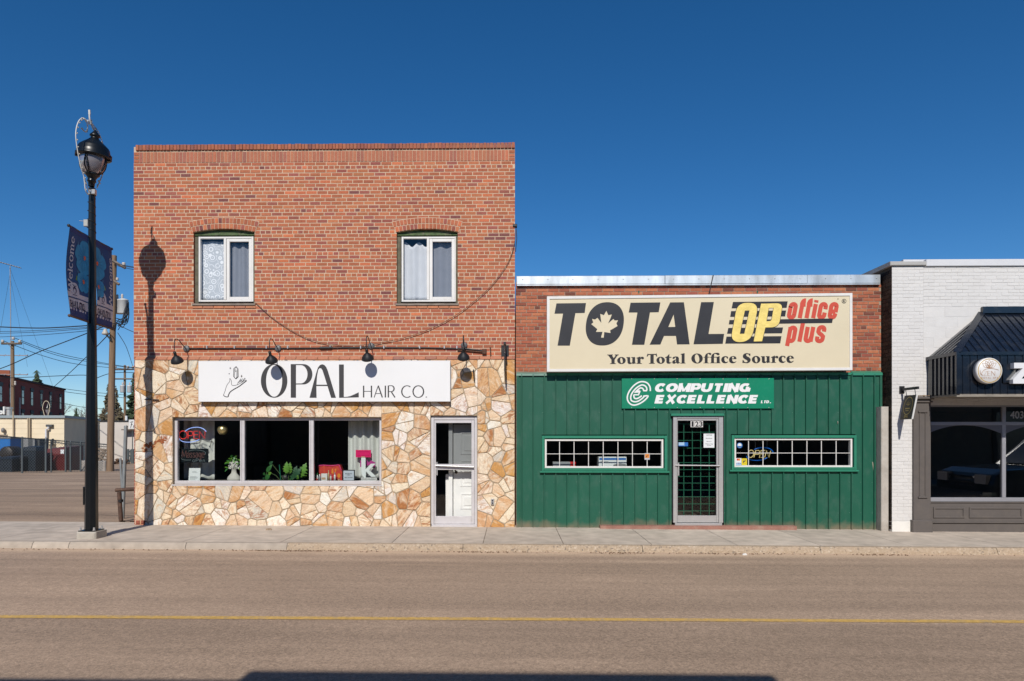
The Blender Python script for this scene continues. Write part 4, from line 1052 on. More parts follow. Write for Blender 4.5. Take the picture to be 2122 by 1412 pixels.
a0, a1, b0_, b1 = R(368, 930, 431, 959, yn); mb = MB(); mb.bbox(a0, a1, yn, yn+.02, b0_, b1, .004); mb.build('sign_board', mat('black acrylic', (.008, .012, .015), .25), ms)
Fn = px_front(yn-.001)
m_led = mat('unlit red LED dots', (.10, .04, .036), .5); m_led2 = mat('unlit grey LED dots', (.12, .15, .16), .5)
FN = lambda a, b, h=0: P(a, b, yn-.001-h)
pen_text('lettering', 'Massage', (377, 948.5, 423.5, 934), FN, m_led, ms, 1.2, 1.5, gap=.12)
pen_text('lettering', 'oPen', (399, 957.5, 425, 951.2), FN, m_led2, ms, .8, .9, gap=.25)
mb = MB()
for s in (smooth([(382,708),(470,685),(600,690),(690,715),(715,745),(700,780)],5), smooth([(250,785),(228,815),(250,860),(320,882),(430,880)],5)): mb.ribbon(N1(s), .9, lambda a, b: P(a, b, yn-.0025))
mb.build('led_ring', m_led2, ms)
# paper notice
m_paper = mat('white paper', (.74, .77, .78), .7); m_greytxt = mat('grey print', (.35, .37, .38), .7)
no = thing('paper_notice', 'white printed paper notice standing in the lower left of the shop window', 'notice', P(402, 997, .2))
a0, a1, b0_, b1 = R(390.5, 970.5, 414, 998, .2); mb = MB(); mb.hexa([(a0, .2, b0_), (a1, .2, b0_), (a1, .204, b0_), (a0, .204, b0_)], [(a0, .23, b1), (a1, .23, b1), (a1, .234, b1), (a0, .234, b1)]); mb.build('sheet', m_paper, no)
mb = MB()
fy = lambda z: .2+.03*(z-b0_)/(b1-b0_)-.0015
for u0, u1, v in ((.3,.65,.74),(.3,.75,.66),(.12,.7,.36),(.12,.82,.30),(.12,.78,.24),(.12,.6,.16)):
    z = b0_+(b1-b0_)*v; mb.quad((a0+(a1-a0)*u0, fy(z-.004), z-.004), (a0+(a1-a0)*u1, fy(z-.004), z-.004), (a0+(a1-a0)*u1, fy(z+.004), z+.004), (a0+(a1-a0)*u0, fy(z+.004), z+.004))
mb.build('print', m_greytxt, no)
# gold globe lamp
gp = P(461.5, 891, .24); gl = thing('globe_pendant', 'gold mirrored globe hanging near the top of the left shop pane', 'pendant lamp', gp)
mb = MB(); mb.ball(gp, .098, 24); mb.build('globe', mat('gold mirror glass', (.85, .66, .32), .32, metal=.85), gl)
mb = MB(); mb.tube([gp+Vector((0,0,.10)), gp+Vector((0,0,.5))], .004, 5); mb.lathe([(.0,.0),(.02,0),(.018,.03),(0,.03)], gp+Vector((0,0,.098)), 10); mb.build('cord', m_black, gl)
# leaf helper
def leaf(mb, base, tip, width, up, cuts=0, mi=0, fold=.15, n=7):
    base = Vector(base); tip = Vector(tip); d = tip-base; L = d.length; d.normalize(); s = d.cross(Vector(up)).normalized(); nn = s.cross(d).normalized()
    rows = []
    for i in range(n+1):
        t = i/n; w = width*(sin(pi*min(1, t*.92+.06))**.8)*(1.15-.55*t)
        if cuts and i % 2: w *= .5
        c = base+d*L*t+nn*(-.22*L*t*t)
        rows.append((c-s*w+nn*fold*w, c, c+s*w+nn*fold*w))
    vs = [q for r in rows for q in r]; fs = []
    for i in range(n): fs += [(i*3, i*3+1, i*3+4, i*3+3), (i*3+1, i*3+2, i*3+5, i*3+4)]
    mb.add(vs, fs, mi, None, True)
m_leaf = mat('glossy green leaf', (.03, .13, .028), .4, var=.35, vscale=12); m_leaf2 = mat('yellow green leaf', (.10, .24, .03), .4, var=.3, vscale=12); m_leaf3 = mat('dark green leaf', (.02, .075, .03), .4, var=.3, vscale=12)
m_stem = mat('green stem', (.10, .17, .05), .6)
# bust planter with its plant
bp = P(485, 997, .34); bz = shelf_z
bu = thing('bust_planter', 'white bust shaped planter without a face, at the right of the left shop pane', 'planter', (bp.x, bp.y, bz))
M = Matrix.Translation((bp.x, bp.y, bz)) @ Matrix.Diagonal((1.0, .62, 1, 1))
mb = MB(M); mb.lathe([(0,0),(.132,0),(.135,.03),(.118,.075),(.085,.11),(.055,.145),(.048,.185),(.052,.215),(.072,.235),(.088,.27),(.092,.31),(.086,.35),(.07,.375),(.06,.37),(.0,.35)], (0,0,0), 20)
bb = mb.build('bust', mat('pale stoneware', (.56, .54, .49), .7, var=.08, vscale=10), bu)
mb = MB(); r7 = random.Random(4)
for k in range(60):
    a = r7.uniform(0, 2*pi); h = r7.uniform(.23, .36); rr = .088+.01*r7.random()
    mb.ball((bp.x+rr*cos(a), bp.y+rr*.65*sin(a), bz+h), r7.uniform(.012, .022), 6)
mb.build('curls', mat('white painted curls', (.70, .69, .65), .7), bb)
ivy = thing('ivy_plant', 'bright green trailing plant growing out of the bust planter', 'plant', (bp.x, bp.y, bz+.35))
mb = MB()
for k in range(40):
    a = r7.uniform(0, 2*pi); rr = r7.uniform(.01, .10); h = r7.uniform(.33, .47) if k < 26 else r7.uniform(.22, .38); rr = rr if k < 26 else .11
    b_ = Vector((bp.x+rr*cos(a), bp.y+rr*.7*sin(a)-(.03 if k >= 26 else 0), bz+h)); t_ = b_+Vector((cos(a)*.05, -.035, r7.uniform(-.06, .04)))
    leaf(mb, b_, t_, .022, (0, -.6, .8), 0, k % 2)
mb.build('leaves', [m_leaf, m_leaf2], ivy)
mb = MB()
for k in range(6): a = k*1.1; mb.tube([(bp.x, bp.y, bz+.34), (bp.x+.05*cos(a), bp.y+.03*sin(a), bz+.42), (bp.x+.10*cos(a), bp.y+.05*sin(a)-.02, bz+.40)], .003, 5)
mb.build('stems', m_stem, ivy)
# monstera in the middle pane
K = crop(530, 860, 9.4118)
mp = P(590, 998, .36); mo = thing('monstera_plant', 'large monstera plant with split leaves in the middle shop pane', 'plant', (mp.x, mp.y, shelf_z))
pt = MB(); c = P(592, 998, .45); pt.lathe([(0,0),(.07,0),(.085,.10),(.078,.10),(0,.09)], (c.x, c.y, shelf_z), 16); pt.build('pot', mat('dark planter pot', (.03, .03, .03), .5), mo)
lv = [((600,1140),(590,925),.085,1),((660,1150),(655,935),.07,1),((700,1260),(780,1005),.095,0),((640,1270),(690,1150),.09,0),((740,1230),(860,1040),.085,0),((870,1210),(960,945),.105,1),((900,1220),(985,1050),.085,1),((560,1270),(575,1160),.06,0),((800,1250),(820,1180),.05,1),
      ((215,1110),(300,975),.045,0),((265,965),(320,910),.035,0),((170,1180),(160,1130),.03,0),((250,1160),(290,1125),.04,1),((195,1260),(260,1150),.05,0),((140,1260),(160,1225),.025,0)]
for i, (a, b, w, k) in enumerate(lv):
    y = .30+.05*(i % 4); mb = MB(); leaf(mb, P(*K([a])[0], y), P(*K([b])[0], y-.04), w, (0, -1, .25), 1 if i < 9 else 0, 0, .12, 10)
    mb.build('leaf', m_leaf2 if k else (m_leaf if i % 2 else m_leaf3), mo)
mb = MB()
for s in (((545,1275),(470,1150),(330,975)), ((475,1275),(390,1180),(300,1140)), ((360,1275),(340,1255)), ((640,1275),(640,1180)), ((720,1275),(760,1180)), ((800,1275),(880,1160)), ((200,1275),(215,1110))): mb.tube([P(*q, .36) for q in K(s)], .0045, 5)
mb.build('stems', m_stem, mo)
mb = MB(); mb.tube([P(*K([(487,1285)])[0], .34), P(*K([(460,970)])[0], .34)], .008, 6); mb.build('stake', mat('green plastic stake', (.01, .17, .09), .5), mo)
# right pane: bag, bottles, letter board, big white letter
D = crop(630, 850, 8.3053)
yb = .34
bg_ = thing('tote_bag', 'see-through red tote bag standing in the right shop pane', 'bag', P(*D([(450,1225)])[0], yb))
m_redp = mat('red plastic film', (.56, .06, .045), .3, var=.25, vscale=9); m_pink = mat('hot pink trim', (.70, .03, .20), .45)
q = D([(240,965),(330,955),(480,950),(620,945),(655,1050),(655,1215),(260,1215)]); mb = MB(); pf = [(P(u, v, yb).x, P(u, v, yb).z) for u, v in q]; mb.prism(pf, yb, yb+.13); mb.build('bag_body', m_redp, bg_)
mb = MB(); mb.tube([P(*z, yb-.004) for z in D([(240,960),(330,950),(480,960),(600,945),(645,1040)])], .010, 6); mb.build('zip', m_pink, bg_)
for s in ([(345,960),(355,1090)], [(510,990),(530,1130)], [(570,980),(600,1045)]):
    mb = MB(); mb.ribbon(D(s), 3.6, lambda a, b: P(a, b, yb-.006)); mb.build('handle', mat('red webbing', (.62, .07, .03), .6), bg_)
mb = MB(); mb.add([P(*z, yb-.005) for z in D(arc(600,1130,28,40,0,360,14)[:-1])], [tuple(range(14))]); mb.add([P(*z, yb-.004) for z in D([(480,1010),(560,1010),(540,1100),(470,1090)])], [(0,1,2,3)]); mb.build('bag_print', mat('orange print', (.75, .25, .03), .5), bg_)
def bottle(px, top, w, m, mcap, label, cat='bottle', y=.22):
    a = P(*D([(px, 1222)])[0], y); tz = P(*D([(px, top)])[0], y).z; h = tz-shelf_z; r = w/8.3053/110/2
    t = thing(cat.replace(' ', '_'), label, cat, (a.x, y, shelf_z), 'hair products on the shop window sill')
    mb = MB(); mb.lathe([(0,0),(r,0),(r,h*.62),(r*.8,h*.70),(r*.45,h*.74),(r*.45,h*.78),(0,h*.78)], (a.x, y, shelf_z), 14); mb.build('body', m, t)
    mb = MB(); mb.lathe([(r*.5,h*.77),(r*.5,h*.96),(r*.3,h),(0,h)], (a.x, y, shelf_z), 12); mb.build('cap', mcap, t)
m_cream = mat('cream plastic', (.62, .60, .55), .4); m_gold = mat('gold plastic', (.50, .37, .20), .35); m_greyp = mat('grey plastic', (.28, .30, .32), .4); m_whp = mat('white plastic', (.72, .72, .70), .4); m_rp = mat('crimson plastic', (.50, .015, .03), .4); m_grn = mat('green plastic', (.02, .2, .05), .4)
bottle(230, 1085, 28, m_whp, m_grn, 'small white and green bottle at the left of the product row')
bottle(270, 1105, 46, m_greyp, m_whp, 'squat grey pump bottle behind the red star')
bottle(422, 1035, 32, m_gold, m_gold, 'tall slim gold bottle before the red tote bag')
bottle(460, 1110, 34, m_cream, m_greyp, 'cream bottle right of the slim gold one')
bottle(495, 1105, 30, m_rp, m_rp, 'crimson tube between two pale bottles')
bottle(530, 1075, 36, m_whp, m_greyp, 'white bottle standing right of the crimson tube')
a0, a1, b0_, b1 = R(*D([(295,1095)])[0], *D([(398,1224)])[0], .2); bx = thing('gift_box', 'small white carton with tan label among the bottles', 'box', ((a0+a1)/2, .2, shelf_z))
mb = MB(); mb.bbox(a0, a1, .2, .26, shelf_z, b1, .004); mb.build('carton', m_whp, bx); mb = MB(); mb.quad((a0+.01, .197, shelf_z+.03), (a1-.03, .197, shelf_z+.03), (a1-.03, .197, shelf_z+.07), (a0+.01, .197, shelf_z+.07)); mb.build('carton_label', mat('tan label', (.5, .33, .2), .6), bx)
cs = D([(207,1198)])[0]; q = [(P(cs[0]+(34 if k % 2 == 0 else 16)/8.3*cos(radians(90+36*k)), cs[1]-(34 if k % 2 == 0 else 16)/8.3*sin(radians(90+36*k)), .18)) for k in range(10)]
mb = MB(); mb.prism([(p.x, p.z) for p in q], .18, .22); tag(mb.build('star_ornament', mat('red star paint', (.55, .04, .03), .5)), 'little red star at the left corner of the right shop pane', 'ornament')
a = P(*D([(600,1218)])[0], .2); mb = MB(); mb.lathe([(0,0),(.05,0),(.05,.012),(.015,.018),(.018,.04),(0,.045)], (a.x, .2, shelf_z), 14); tag(mb.build('brass_dish', mat('pale brass', (.55, .45, .25), .35, metal=.6)), 'low brass dish between the bottles and the letter board', 'dish')
a0, a1, b0_, b1 = R(*D([(662,1030)])[0], *D([(872,1225)])[0], .2); lb = thing('letter_board', 'small black framed letter board standing beside the red bag', 'letter board', ((a0+a1)/2, .2, shelf_z))
mb = MB(); frame4(mb, a0, a1, shelf_z, b1, .016, .2, .225); mb.build('frame', m_black, lb)
mb = MB(); mb.box(a0+.012, a1-.012, .208, .222, shelf_z+.012, b1-.012); mb.build('board', mat('pale blue felt', (.52, .57, .64), .8), lb)
for s, u0, u1, v0, v1 in (('ENTER TO', .22, .78, .62, .70), ('WIN', .33, .62, .50, .58), ('ASK US HOW', .16, .84, .28, .36)):
    text('lettering', s, (a0+(a1-a0)*u0, shelf_z+(b1-shelf_z)*v0, a0+(a1-a0)*u1, shelf_z+(b1-shelf_z)*v1), front(.206), m_ink2, lb, .02, ext=.001)
kl = thing('display_letter', 'big white lower case k standing on a lettered white base', 'display', P(*D([(1110,1225)])[0], .22))
kp = D([(985,822),(1058,822),(1058,1022),(1150,926),(1232,922),(1120,1036),(1240,1146),(1156,1150),(1066,1056),(1062,1166),(1040,1164),(1010,1140),(992,1100),(987,1050)])
mb = MB(); mb.prism([(P(u, v, .22).x, P(u, v, .22).z) for u, v in kp], .22, .26); mb.build('letter', mat('white foam letter', (.76, .80, .79), .5), kl)
a0, a1, b0_, b1 = R(*D([(980,1166)])[0], *D([(1252,1216)])[0], .2); mb = MB(); mb.bbox(a0, a1, .2, .28, b0_, b1, .003); mb.bbox(a0-.05, a1+.04, .19, .30, shelf_z, b0_, .004); mb.build('base', m_whp, kl)
text('lettering', 'KEVIN.MURPHY', (a0+.012, b0_+.016, a1-.012, b1-.014), front(.198), m_ink2, kl, .0, ext=.001)
cp = thing('pink_card', 'hot pink card leaning above the big white letter', 'card', P(*D([(1020,750)])[0], .30))
a0, a1, b0_, b1 = R(*D([(890,688)])[0], *D([(1152,814)])[0], .30); mb = MB(); mb.box(a0, a1, .30, .306, b0_, b1); mb.build('card', mat('hot pink card', (.72, .0, .13), .5), cp)
mb = MB(); mb.bbox(P(*D([(985,800)])[0], .29).x, P(*D([(1050,800)])[0], .29).x, .285, .30, P(*D([(1000,822)])[0], .29).z, P(*D([(1000,800)])[0], .29).z, .002); mb.build('tape', mat('tan tape', (.5, .36, .22), .6), cp)
mb = MB(); frame4(mb, a0+.02, a1-.035, b0_+.03, b1-.03, .003, .298, .3); mb.build('card_print', mat('dark pink print', (.50, .02, .06), .5), cp)
pm = thing('magenta_ribbon', 'magenta ribbon folded behind the stem of the big white letter', 'ribbon', P(*D([(1100,980)])[0], .33))
mb = MB(); mb.prism([(P(u, v, .33).x, P(u, v, .33).z) for u, v in D([(965,868),(1010,868),(1060,885),(1085,862),(1115,905),(1150,865),(1228,905),(1226,1012),(1160,950),(1100,950),(1060,980),(965,980)])], .33, .336); mb.build('ribbon', mat('magenta satin', (.45, .04, .25), .5), pm)
# ---------------------------------------------------------------- green metal clad shop
GY, GS = .02, -.05
GX0, GX1 = XW(1068.5, GY)+.004, XW(1826, GY)
green = thing('green_shop', 'single storey shop of green metal siding below a band of brick', 'building', (4, 0, 0))
gz1 = ZW(583, 1447, GY); gz0 = ZW(771, 1447, GY)
rg = random.Random(31); mb = MB()
brickwork(mb, GX0, GX1, gz0-.05, gz1, GY, .0641, .2065, .011, [], PAL_TAN, rg, 6, 1, relief=.008)
mb.box(GX0+.002, GX0+.25, GY+.02, 14, -.2, gz1, 2); mb.box(GX1-.25, GX1, GY+.02, 14, -.2, gz1, 2); mb.box(GX0+.25, GX1-.25, 13.7, 14, -.2, gz1, 2)
mb.build('brick_band', [m_brick, m_mort_g, m_sideb], green)
m_galv = mat('galvanised flashing', (.66, .70, .73), .42, metal=.6, var=.28, vscale=3.0, stretch=(1.5, 1, .35), dirt=(.36, .38, .40), dscale=5, damt=.6)
a0, a1, b0, b1 = GX0+.01, XW(1825, -.04), ZW(588.5, 1447, -.04), ZW(571, 1447, -.04)
mb = MB(); xc = [a0, a0+(a1-a0)*.41, a0+(a1-a0)*.80, a1]
for i in range(3): mb.bbox(xc[i]+.002, xc[i+1]-.002, -.04-.003*(i % 2), .35, b0, b1+.002*i, .006)
mb.box(a0+.01, a1-.01, -.032, .02, b0-.022, b0)
cap_ = mb.build('roof_flashing', m_galv, green)
mb = MB()
for i in range(15): mb.ball((a0+.12+i*(a1-a0-.2)/14, -.046, (b0+b1)/2+.015), .009, 6)
mb.build('screws', m_alu, cap_)
mb = MB(); mb.box(GX0+.25, GX1-.25, .36, 13.7, gz1-.2, gz1-.1); mb.build('roof', m_roof, green)
# siding
m_green = mat('green enamel siding', (.011, .102, .062), .45, var=.10, vscale=1.3, dirt=(.07, .15, .115), dscale=7, damt=.5, stretch=(1, 1, .5), spec=.4)
def splash(m):                      # brown road dust dried on the foot of the cladding
    n = m.node_tree.nodes; l = m.node_tree.links; b = n['Principled BSDF']; src = b.inputs['Base Color'].links[0].from_socket
    tc = n.new('ShaderNodeTexCoord'); sx = n.new('ShaderNodeSeparateXYZ'); l.new(tc.outputs['Object'], sx.inputs[0])
    t = n.new('ShaderNodeTexNoise'); t.inputs['Scale'].default_value = 5; t.inputs['Detail'].default_value = 7; l.new(tc.outputs['Object'], t.inputs['Vector'])
    r = n.new('ShaderNodeMapRange'); r.inputs[1].default_value = .30; r.inputs[2].default_value = -.05; r.inputs[3].default_value = -.35; r.inputs[4].default_value = .55; l.new(sx.outputs['Z'], r.inputs[0])
    k = n.new('ShaderNodeMath'); k.operation = 'ADD'; l.new(r.outputs[0], k.inputs[0]); l.new(t.outputs[0], k.inputs[1])
    q = n.new('ShaderNodeMapRange'); q.inputs[1].default_value = .55; q.inputs[2].default_value = 1.05; q.inputs[4].default_value = .75; l.new(k.outputs[0], q.inputs[0])
    mx = n.new('ShaderNodeMix'); mx.data_type = 'RGBA'; l.new(q.outputs[0], mx.inputs[0]); l.new(src, mx.inputs[6]); mx.inputs[7].default_value = (.20, .15, .10, 1); l.new(mx.outputs[2], b.inputs['Base Color'])
splash(m_green)
m_gtrim = mat('green enamel trim', (.03, .22, .135), .4, var=.08, vscale=3)
GW = [R(1124, 904.5, 1380.5, 975, GS), R(1516, 903.5, 1771.5, 972.5, GS)]
GD = R(1394, 863, 1498, 1090, GS)
sx0, sx1 = GX0+.008, XW(1826, GS); szt = ZW(776, 1447, GS); szb = -.055
ribs = [XW(1081+23.55*k, GS) for k in range(32)]
mb = MB()
def prof(x):
    return GS
holes = [(w[0]-.012, w[1]+.012, w[2]-.03, w[3]+.03) for w in GW]+[(GD[0]-.02, GD[1]+.02, -.5, GD[3]+.05)]
cuts = sorted({sx0, sx1, *[h[i] for h in holes for i in (0, 1)]}|{r+d for r in ribs for d in (-.014, -.008, .008, .014)})
cuts = [c for c in cuts if sx0 <= c <= sx1]
def yy(x):
    for r in ribs:
        d = abs(x-r)
        if d < .0085: return GS-.034
    return GS
for a, b in zip(cuts, cuts[1:]):
    if b-a < 1e-4: continue
    c = (a+b)/2; ya = yy(a+1e-5) if abs(yy(a)-GS) > .001 else GS; yb_ = yy(b) if abs(yy(b)-GS) > .001 else GS
    sp = sorted([(h[2], h[3]) for h in holes if h[0]-1e-6 < c < h[1]+1e-6]); z = szb
    for h0, h1 in sp+[(szt, szt)]:
        if h0 > z+1e-4:
            mb.quad((a, ya, z), (b, yb_, z), (b, yb_, h0), (a, ya, h0))
            mb.quad((a, ya, z), (b, yb_, z), (b, GS+.02, z), (a, GS+.02, z)); mb.quad((a, ya, h0), (b, yb_, h0), (b, GS+.02, h0), (a, GS+.02, h0))
        z = max(z, h1)
mb.quad((sx1, GS, szb), (sx1, .1, szb), (sx1, .1, szt), (sx1, GS, szt)); mb.quad((sx0, GS, szb), (sx0, .1, szb), (sx0, .1, szt), (sx0, GS, szt))
mb.build('metal_siding', m_green, green)
mb = MB()
for r in ribs[::1]:
    for zz in (.28, .85, 2.15, 2.75):
        x = r-.035
        if any(h[0] < x < h[1] and h[2] < zz < h[3] for h in holes): continue
        mb.ball((x, GS-.002, zz+.004*sin(r*50)), .0062, 6)
mb.build('siding_screws', mat('pale screw heads', (.20, .30, .25), .4, metal=.4), green)
# flashing strips over the siding
mb = MB(); zt = szt; a = XW(1134, GS)
mb.hexa([(sx0-.0, GS-.035, zt-.025), (a, GS-.035, zt-.025), (a, GS+.06, zt-.025), (sx0, GS+.06, zt-.025)], [(sx0, GS-.03, zt+.01), (a, GS-.03, zt+.01), (a, GS+.065, zt+.05), (sx0, GS+.065, zt+.05)])
mb.build('siding_cap', mat('chalky green flashing', (.14, .25, .20), .55, var=.2), green)
mb = MB(); a = XW(1766, GS)
mb.hexa([(a, GS-.035, zt-.025), (sx1+.01, GS-.035, zt-.025), (sx1+.01, GS+.06, zt-.025), (a, GS+.06, zt-.025)], [(a, GS-.03, zt+.02), (sx1+.01, GS-.03, zt+.02), (sx1+.01, GS+.065, zt+.06), (a, GS+.065, zt+.06)])
mb.box(XW(1134, GS)+.002, a-.002, GS-.02, GS+.05, zt-.02, zt+.03)
mb.build('siding_cap', m_gtrim, green)
mb = MB(); mb.box(sx0-.001, sx0+.045, GS-.028, GS-.002, szb, szt-.03); mb.box(sx1-.035, sx1+.006, GS-.028, GS-.002, szb, szt-.03); mb.build('corner_trim', m_green, green)
# long low windows
def low_window(i):
    w = GW[i]; dx = 0 if i == 0 else 391.5; dy = 0 if i == 0 else -1.8
    mb = MB(); frame4(mb, w[0]-.01, w[1]+.01, w[2]-.012, w[3]+.012, .05, GS-.05, GS+.08); frame4(mb, w[0]+.012, w[1]-.012, w[2]+.01, w[3]-.012, .026, GS-.058, GS-.051)
    mb.bbox(w[0]-.05, w[1]+.05, GS-.062, GS-.02, w[2]-.045, w[2]-.014, .006)
    win = mb.build('window', m_gtrim, green); win['label'] = 'long barred window left of the door' if i == 0 else 'long barred window right of the door'
    a0, a1, b0, b1 = R(1129+dx, 910.5+dy, 1374.5+dx, 970.5+dy, GS-.02); a0 = max(a0, w[0]+.041); a1 = min(a1, w[1]-.041)
    mb = MB(); frame4(mb, a0, a1, b0, b1, .034, GS-.030, GS+.06); fr = mb.build('frame', m_vinyl, win)
    g0, g1, h0, h1 = a0+.034, a1-.034, b0+.034, b1-.034
    mb = MB(); pane(mb, g0, g1, h0, h1, GS+.012); mb.build('pane', m_glass, win)
    xs_ = [1159.5, 1189.5, 1219.5, 1250, 1280.5, 1310.5, 1341]; zc = ZW(941+dy, 1250+dx, GS); w_ = .0105; n = 0
    for r_ in range(2):
        for x in xs_:
            xx = XW(x+dx, GS); mb = MB(); mb.bbox(xx-w_/2-.001, xx+w_/2+.001, GS-.008, GS+.008, *( (zc+w_/2, h1) if r_ else (h0, zc-w_/2) ), .002); mb.build('muntin', m_vinyl, win)
    mb = MB(); mb.bbox(g0, g1, GS-.009, GS+.009, zc-w_/2, zc+w_/2, .002); mb.build('muntin', m_vinyl, win)
    return g0, g1, h0, h1, win
LW = [low_window(0), low_window(1)]
# door
x0, x1, z0, z1 = GD
mb = MB(); zs0 = ZW(1083.5, 1445, GS); mb.bbox(x0+.002, x0+.075, GS-.035, GS+.08, zs0, z1, .006); mb.bbox(x1-.085, x1-.002, GS-.035, GS+.08, zs0, z1, .006); mb.bbox(x0+.075, x1-.085, GS-.033, GS+.08, z1-.045, z1, .006)
dr = mb.build('door', m_alu, green); dr['label'] = 'aluminium framed glass door with green security bars'
mb = MB(); mb.bbox(x0+.03, x1-.03, GS-.06, GS+.10, ZW(1090, 1445, GS), zs0-.002, .006); mb.build('threshold', m_alu, dr)
lx0, lx1, lz0, lz1 = x0+.077, x1-.087, zs0+.006, z1-.048; gx0, gx1, g0, g1 = R(1404, 872, 1484, 1068.5, GS)
mb = MB(); mb.bbox(lx0, gx0, GS-.02, GS+.02, lz0, lz1, .004); mb.bbox(gx1, lx1, GS-.02, GS+.02, lz0, lz1, .004); mb.bbox(gx0, gx1, GS-.018, GS+.02, lz0, g0, .004); mb.bbox(gx0, gx1, GS-.018, GS+.02, g1, lz1, .004); mb.build('door_leaf', m_alu, dr)
mb = MB(); pane(mb, gx0, gx1, g0, g1, GS); mb.build('pane', m_glass, dr)
mb = MB(); zb = ZW(965, 1445, GS-.05); mb.tube([(gx0-.05, GS-.055, zb+.004), (gx1+.055, GS-.055, zb-.003)], .012, 8); mb.tube([(gx0-.045, GS-.055, zb), (gx0-.045, GS, zb)], .010, 6); mb.tube([(gx1+.045, GS-.055, zb), (gx1+.045, GS, zb)], .010, 6)
hx = XW(1405, GS); mb.bbox(hx-.012, hx+.012, GS-.05, GS-.022, ZW(986, 1405, GS), ZW(959, 1405, GS), .004); mb.build('push_bar', m_alu, dr)
mb = MB(); k = P(1400.5, 951, GS-.02); mb.lathe([(0,-.01),(.016,-.01),(.016,.004)], (k.x, k.y, k.z), 10, axis='y'); mb.build('lock', m_black, dr)
m_grille = mat('green security bars', (.006, .11, .06), .5)
gy = GS+.10; c3 = crop(1380, 850, 5.4308); mb = MB(); mb2 = MB()
for u in (200, 296, 390, 486):
    p = [P(*c3([(u, v)])[0], gy) for v in (150, 1190)]; mb.box(p[0].x-.007, p[0].x+.007, gy-.009, gy+.009, p[1].z, p[0].z)
for v in (157, 250, 342, 428, 514, 592, 670, 748, 822, 900, 976, 1056, 1135):
    p = P(*c3([(300, v)])[0], gy+.019); mb.box(gx0-.02, gx1+.02, gy+.010, gy+.024, p.z-(.010 if v == 157 else .0055), p.z+(.010 if v == 157 else .0055))
mb.build('security_bars', m_grille, dr)
mb = MB()
for u0, u1 in ((278, 322), (326, 370), (374, 416)):
    q = R(*c3([(u0, 122)])[0], *c3([(u1, 193)])[0], GS-.004); mb.box(q[0], q[1], GS-.005, GS-.001, q[2], q[3])
pl = mb.build('house_number', mat('white number tile', (.72, .70, .68), .5), dr)
for s, u0, u1 in (('1', 288, 312), ('2', 330, 366), ('3', 377, 412)):
    q = R(*c3([(u0, 127)])[0], *c3([(u1, 188)])[0], GS-.005); text('digit', s, (q[0], q[2], q[1], q[3]), front(GS-.006), m_ink2, pl, .03, ext=.001)
# lintel trim and the reddish step
mb = MB(); q = R(1390, 857.5, 1500, 863, GS-.04); mb.bbox(q[0], q[1], GS-.07, GS-.005, q[2]+.004, q[3], .006); mb.build('door_hood', m_gtrim, green)
mb = MB(); q = R(1244, 1089.5, 1651, 1099, -.2); rr = random.Random(2); m_step = mat('worn red painted concrete', (.33, .16, .12), .85, var=.15, vscale=5, bump=.4, bscale=40, dirt=(.4, .32, .25), dscale=4, damt=.6)
N = 24; xs2 = [q[0]+(q[1]-q[0])*i/N for i in range(N+1)]
for a, b in zip(xs2, xs2[1:]): mb.hexa([(a, -.21+.008*noise.noise((a*5,1,1)), -.1), (b, -.21+.008*noise.noise((b*5,1,1)), -.1), (b, GS-.001, -.1), (a, GS-.001, -.1)], [(a, -.20+.010*noise.noise((a*5,2,1)), .045+.004*noise.noise((a*6,0,1))), (b, -.20+.010*noise.noise((b*5,2,1)), .045+.004*noise.noise((b*6,0,1))), (b, GS-.001, .05), (a, GS-.001, .05)])
mb.build('step', m_step, green)
# dim room behind
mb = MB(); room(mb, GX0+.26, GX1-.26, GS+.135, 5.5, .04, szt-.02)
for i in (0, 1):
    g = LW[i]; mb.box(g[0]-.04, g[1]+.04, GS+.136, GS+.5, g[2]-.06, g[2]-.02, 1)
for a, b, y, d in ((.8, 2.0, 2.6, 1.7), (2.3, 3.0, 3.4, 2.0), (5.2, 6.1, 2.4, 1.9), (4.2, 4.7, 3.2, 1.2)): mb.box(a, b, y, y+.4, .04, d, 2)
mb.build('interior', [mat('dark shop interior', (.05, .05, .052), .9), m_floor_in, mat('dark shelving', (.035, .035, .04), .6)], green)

# ---- the big light box sign
TY = GS-.20
Tq = R(1133.5, 611, 1766, 769.5, TY); T = crop(1050, 540, 4.4116); T2 = crop(1470, 540, 4.4116); T3 = crop(1500, 600, 7.5786)
tl = thing('lightbox_sign', 'big cream light box sign with black, yellow and red lettering and a maple leaf', 'sign', ((Tq[0]+Tq[1])/2, TY, Tq[2]))
c4 = [P(1133.5, 770.5, TY), P(1766.5, 767.3, TY), P(1766.5, 607.5, TY), P(1133.5, 614.5, TY)]   # the box hangs a little out of square
def boxpoly(mb, c, ya, yb, mi=0): mb.add([(p.x, ya, p.z) for p in c]+[(p.x, yb, p.z) for p in c], [(0,1,2,3),(7,6,5,4),(0,4,5,1),(1,5,6,2),(2,6,7,3),(3,7,4,0)], mi)
def inset(c, d): m = sum(c, Vector())/4; return [Vector((p.x+(d if p.x < m.x else -d), p.y, p.z+(d if p.z < m.z else -d))) for p in c]
ci = inset(c4, .048)
mb = MB()
for i in range(4):
    j = (i+1) % 4; a, b, c, d = c4[i], c4[j], ci[j], ci[i]
    mb.add([(p.x, TY, p.z) for p in (a, b, c, d)]+[(p.x, TY+.025, p.z) for p in (a, b, c, d)], [(0,1,2,3),(0,4,5,1),(2,6,7,3)])
boxpoly(mb, c4, TY+.026, GS-.022)
mb.build('frame', m_vinyl, tl)
m_cream_s = mat('yellowed sign acrylic', (.74, .645, .455), .35, var=.03, vscale=1.2, dirt=(.62, .53, .36), dscale=.8, damt=.3)
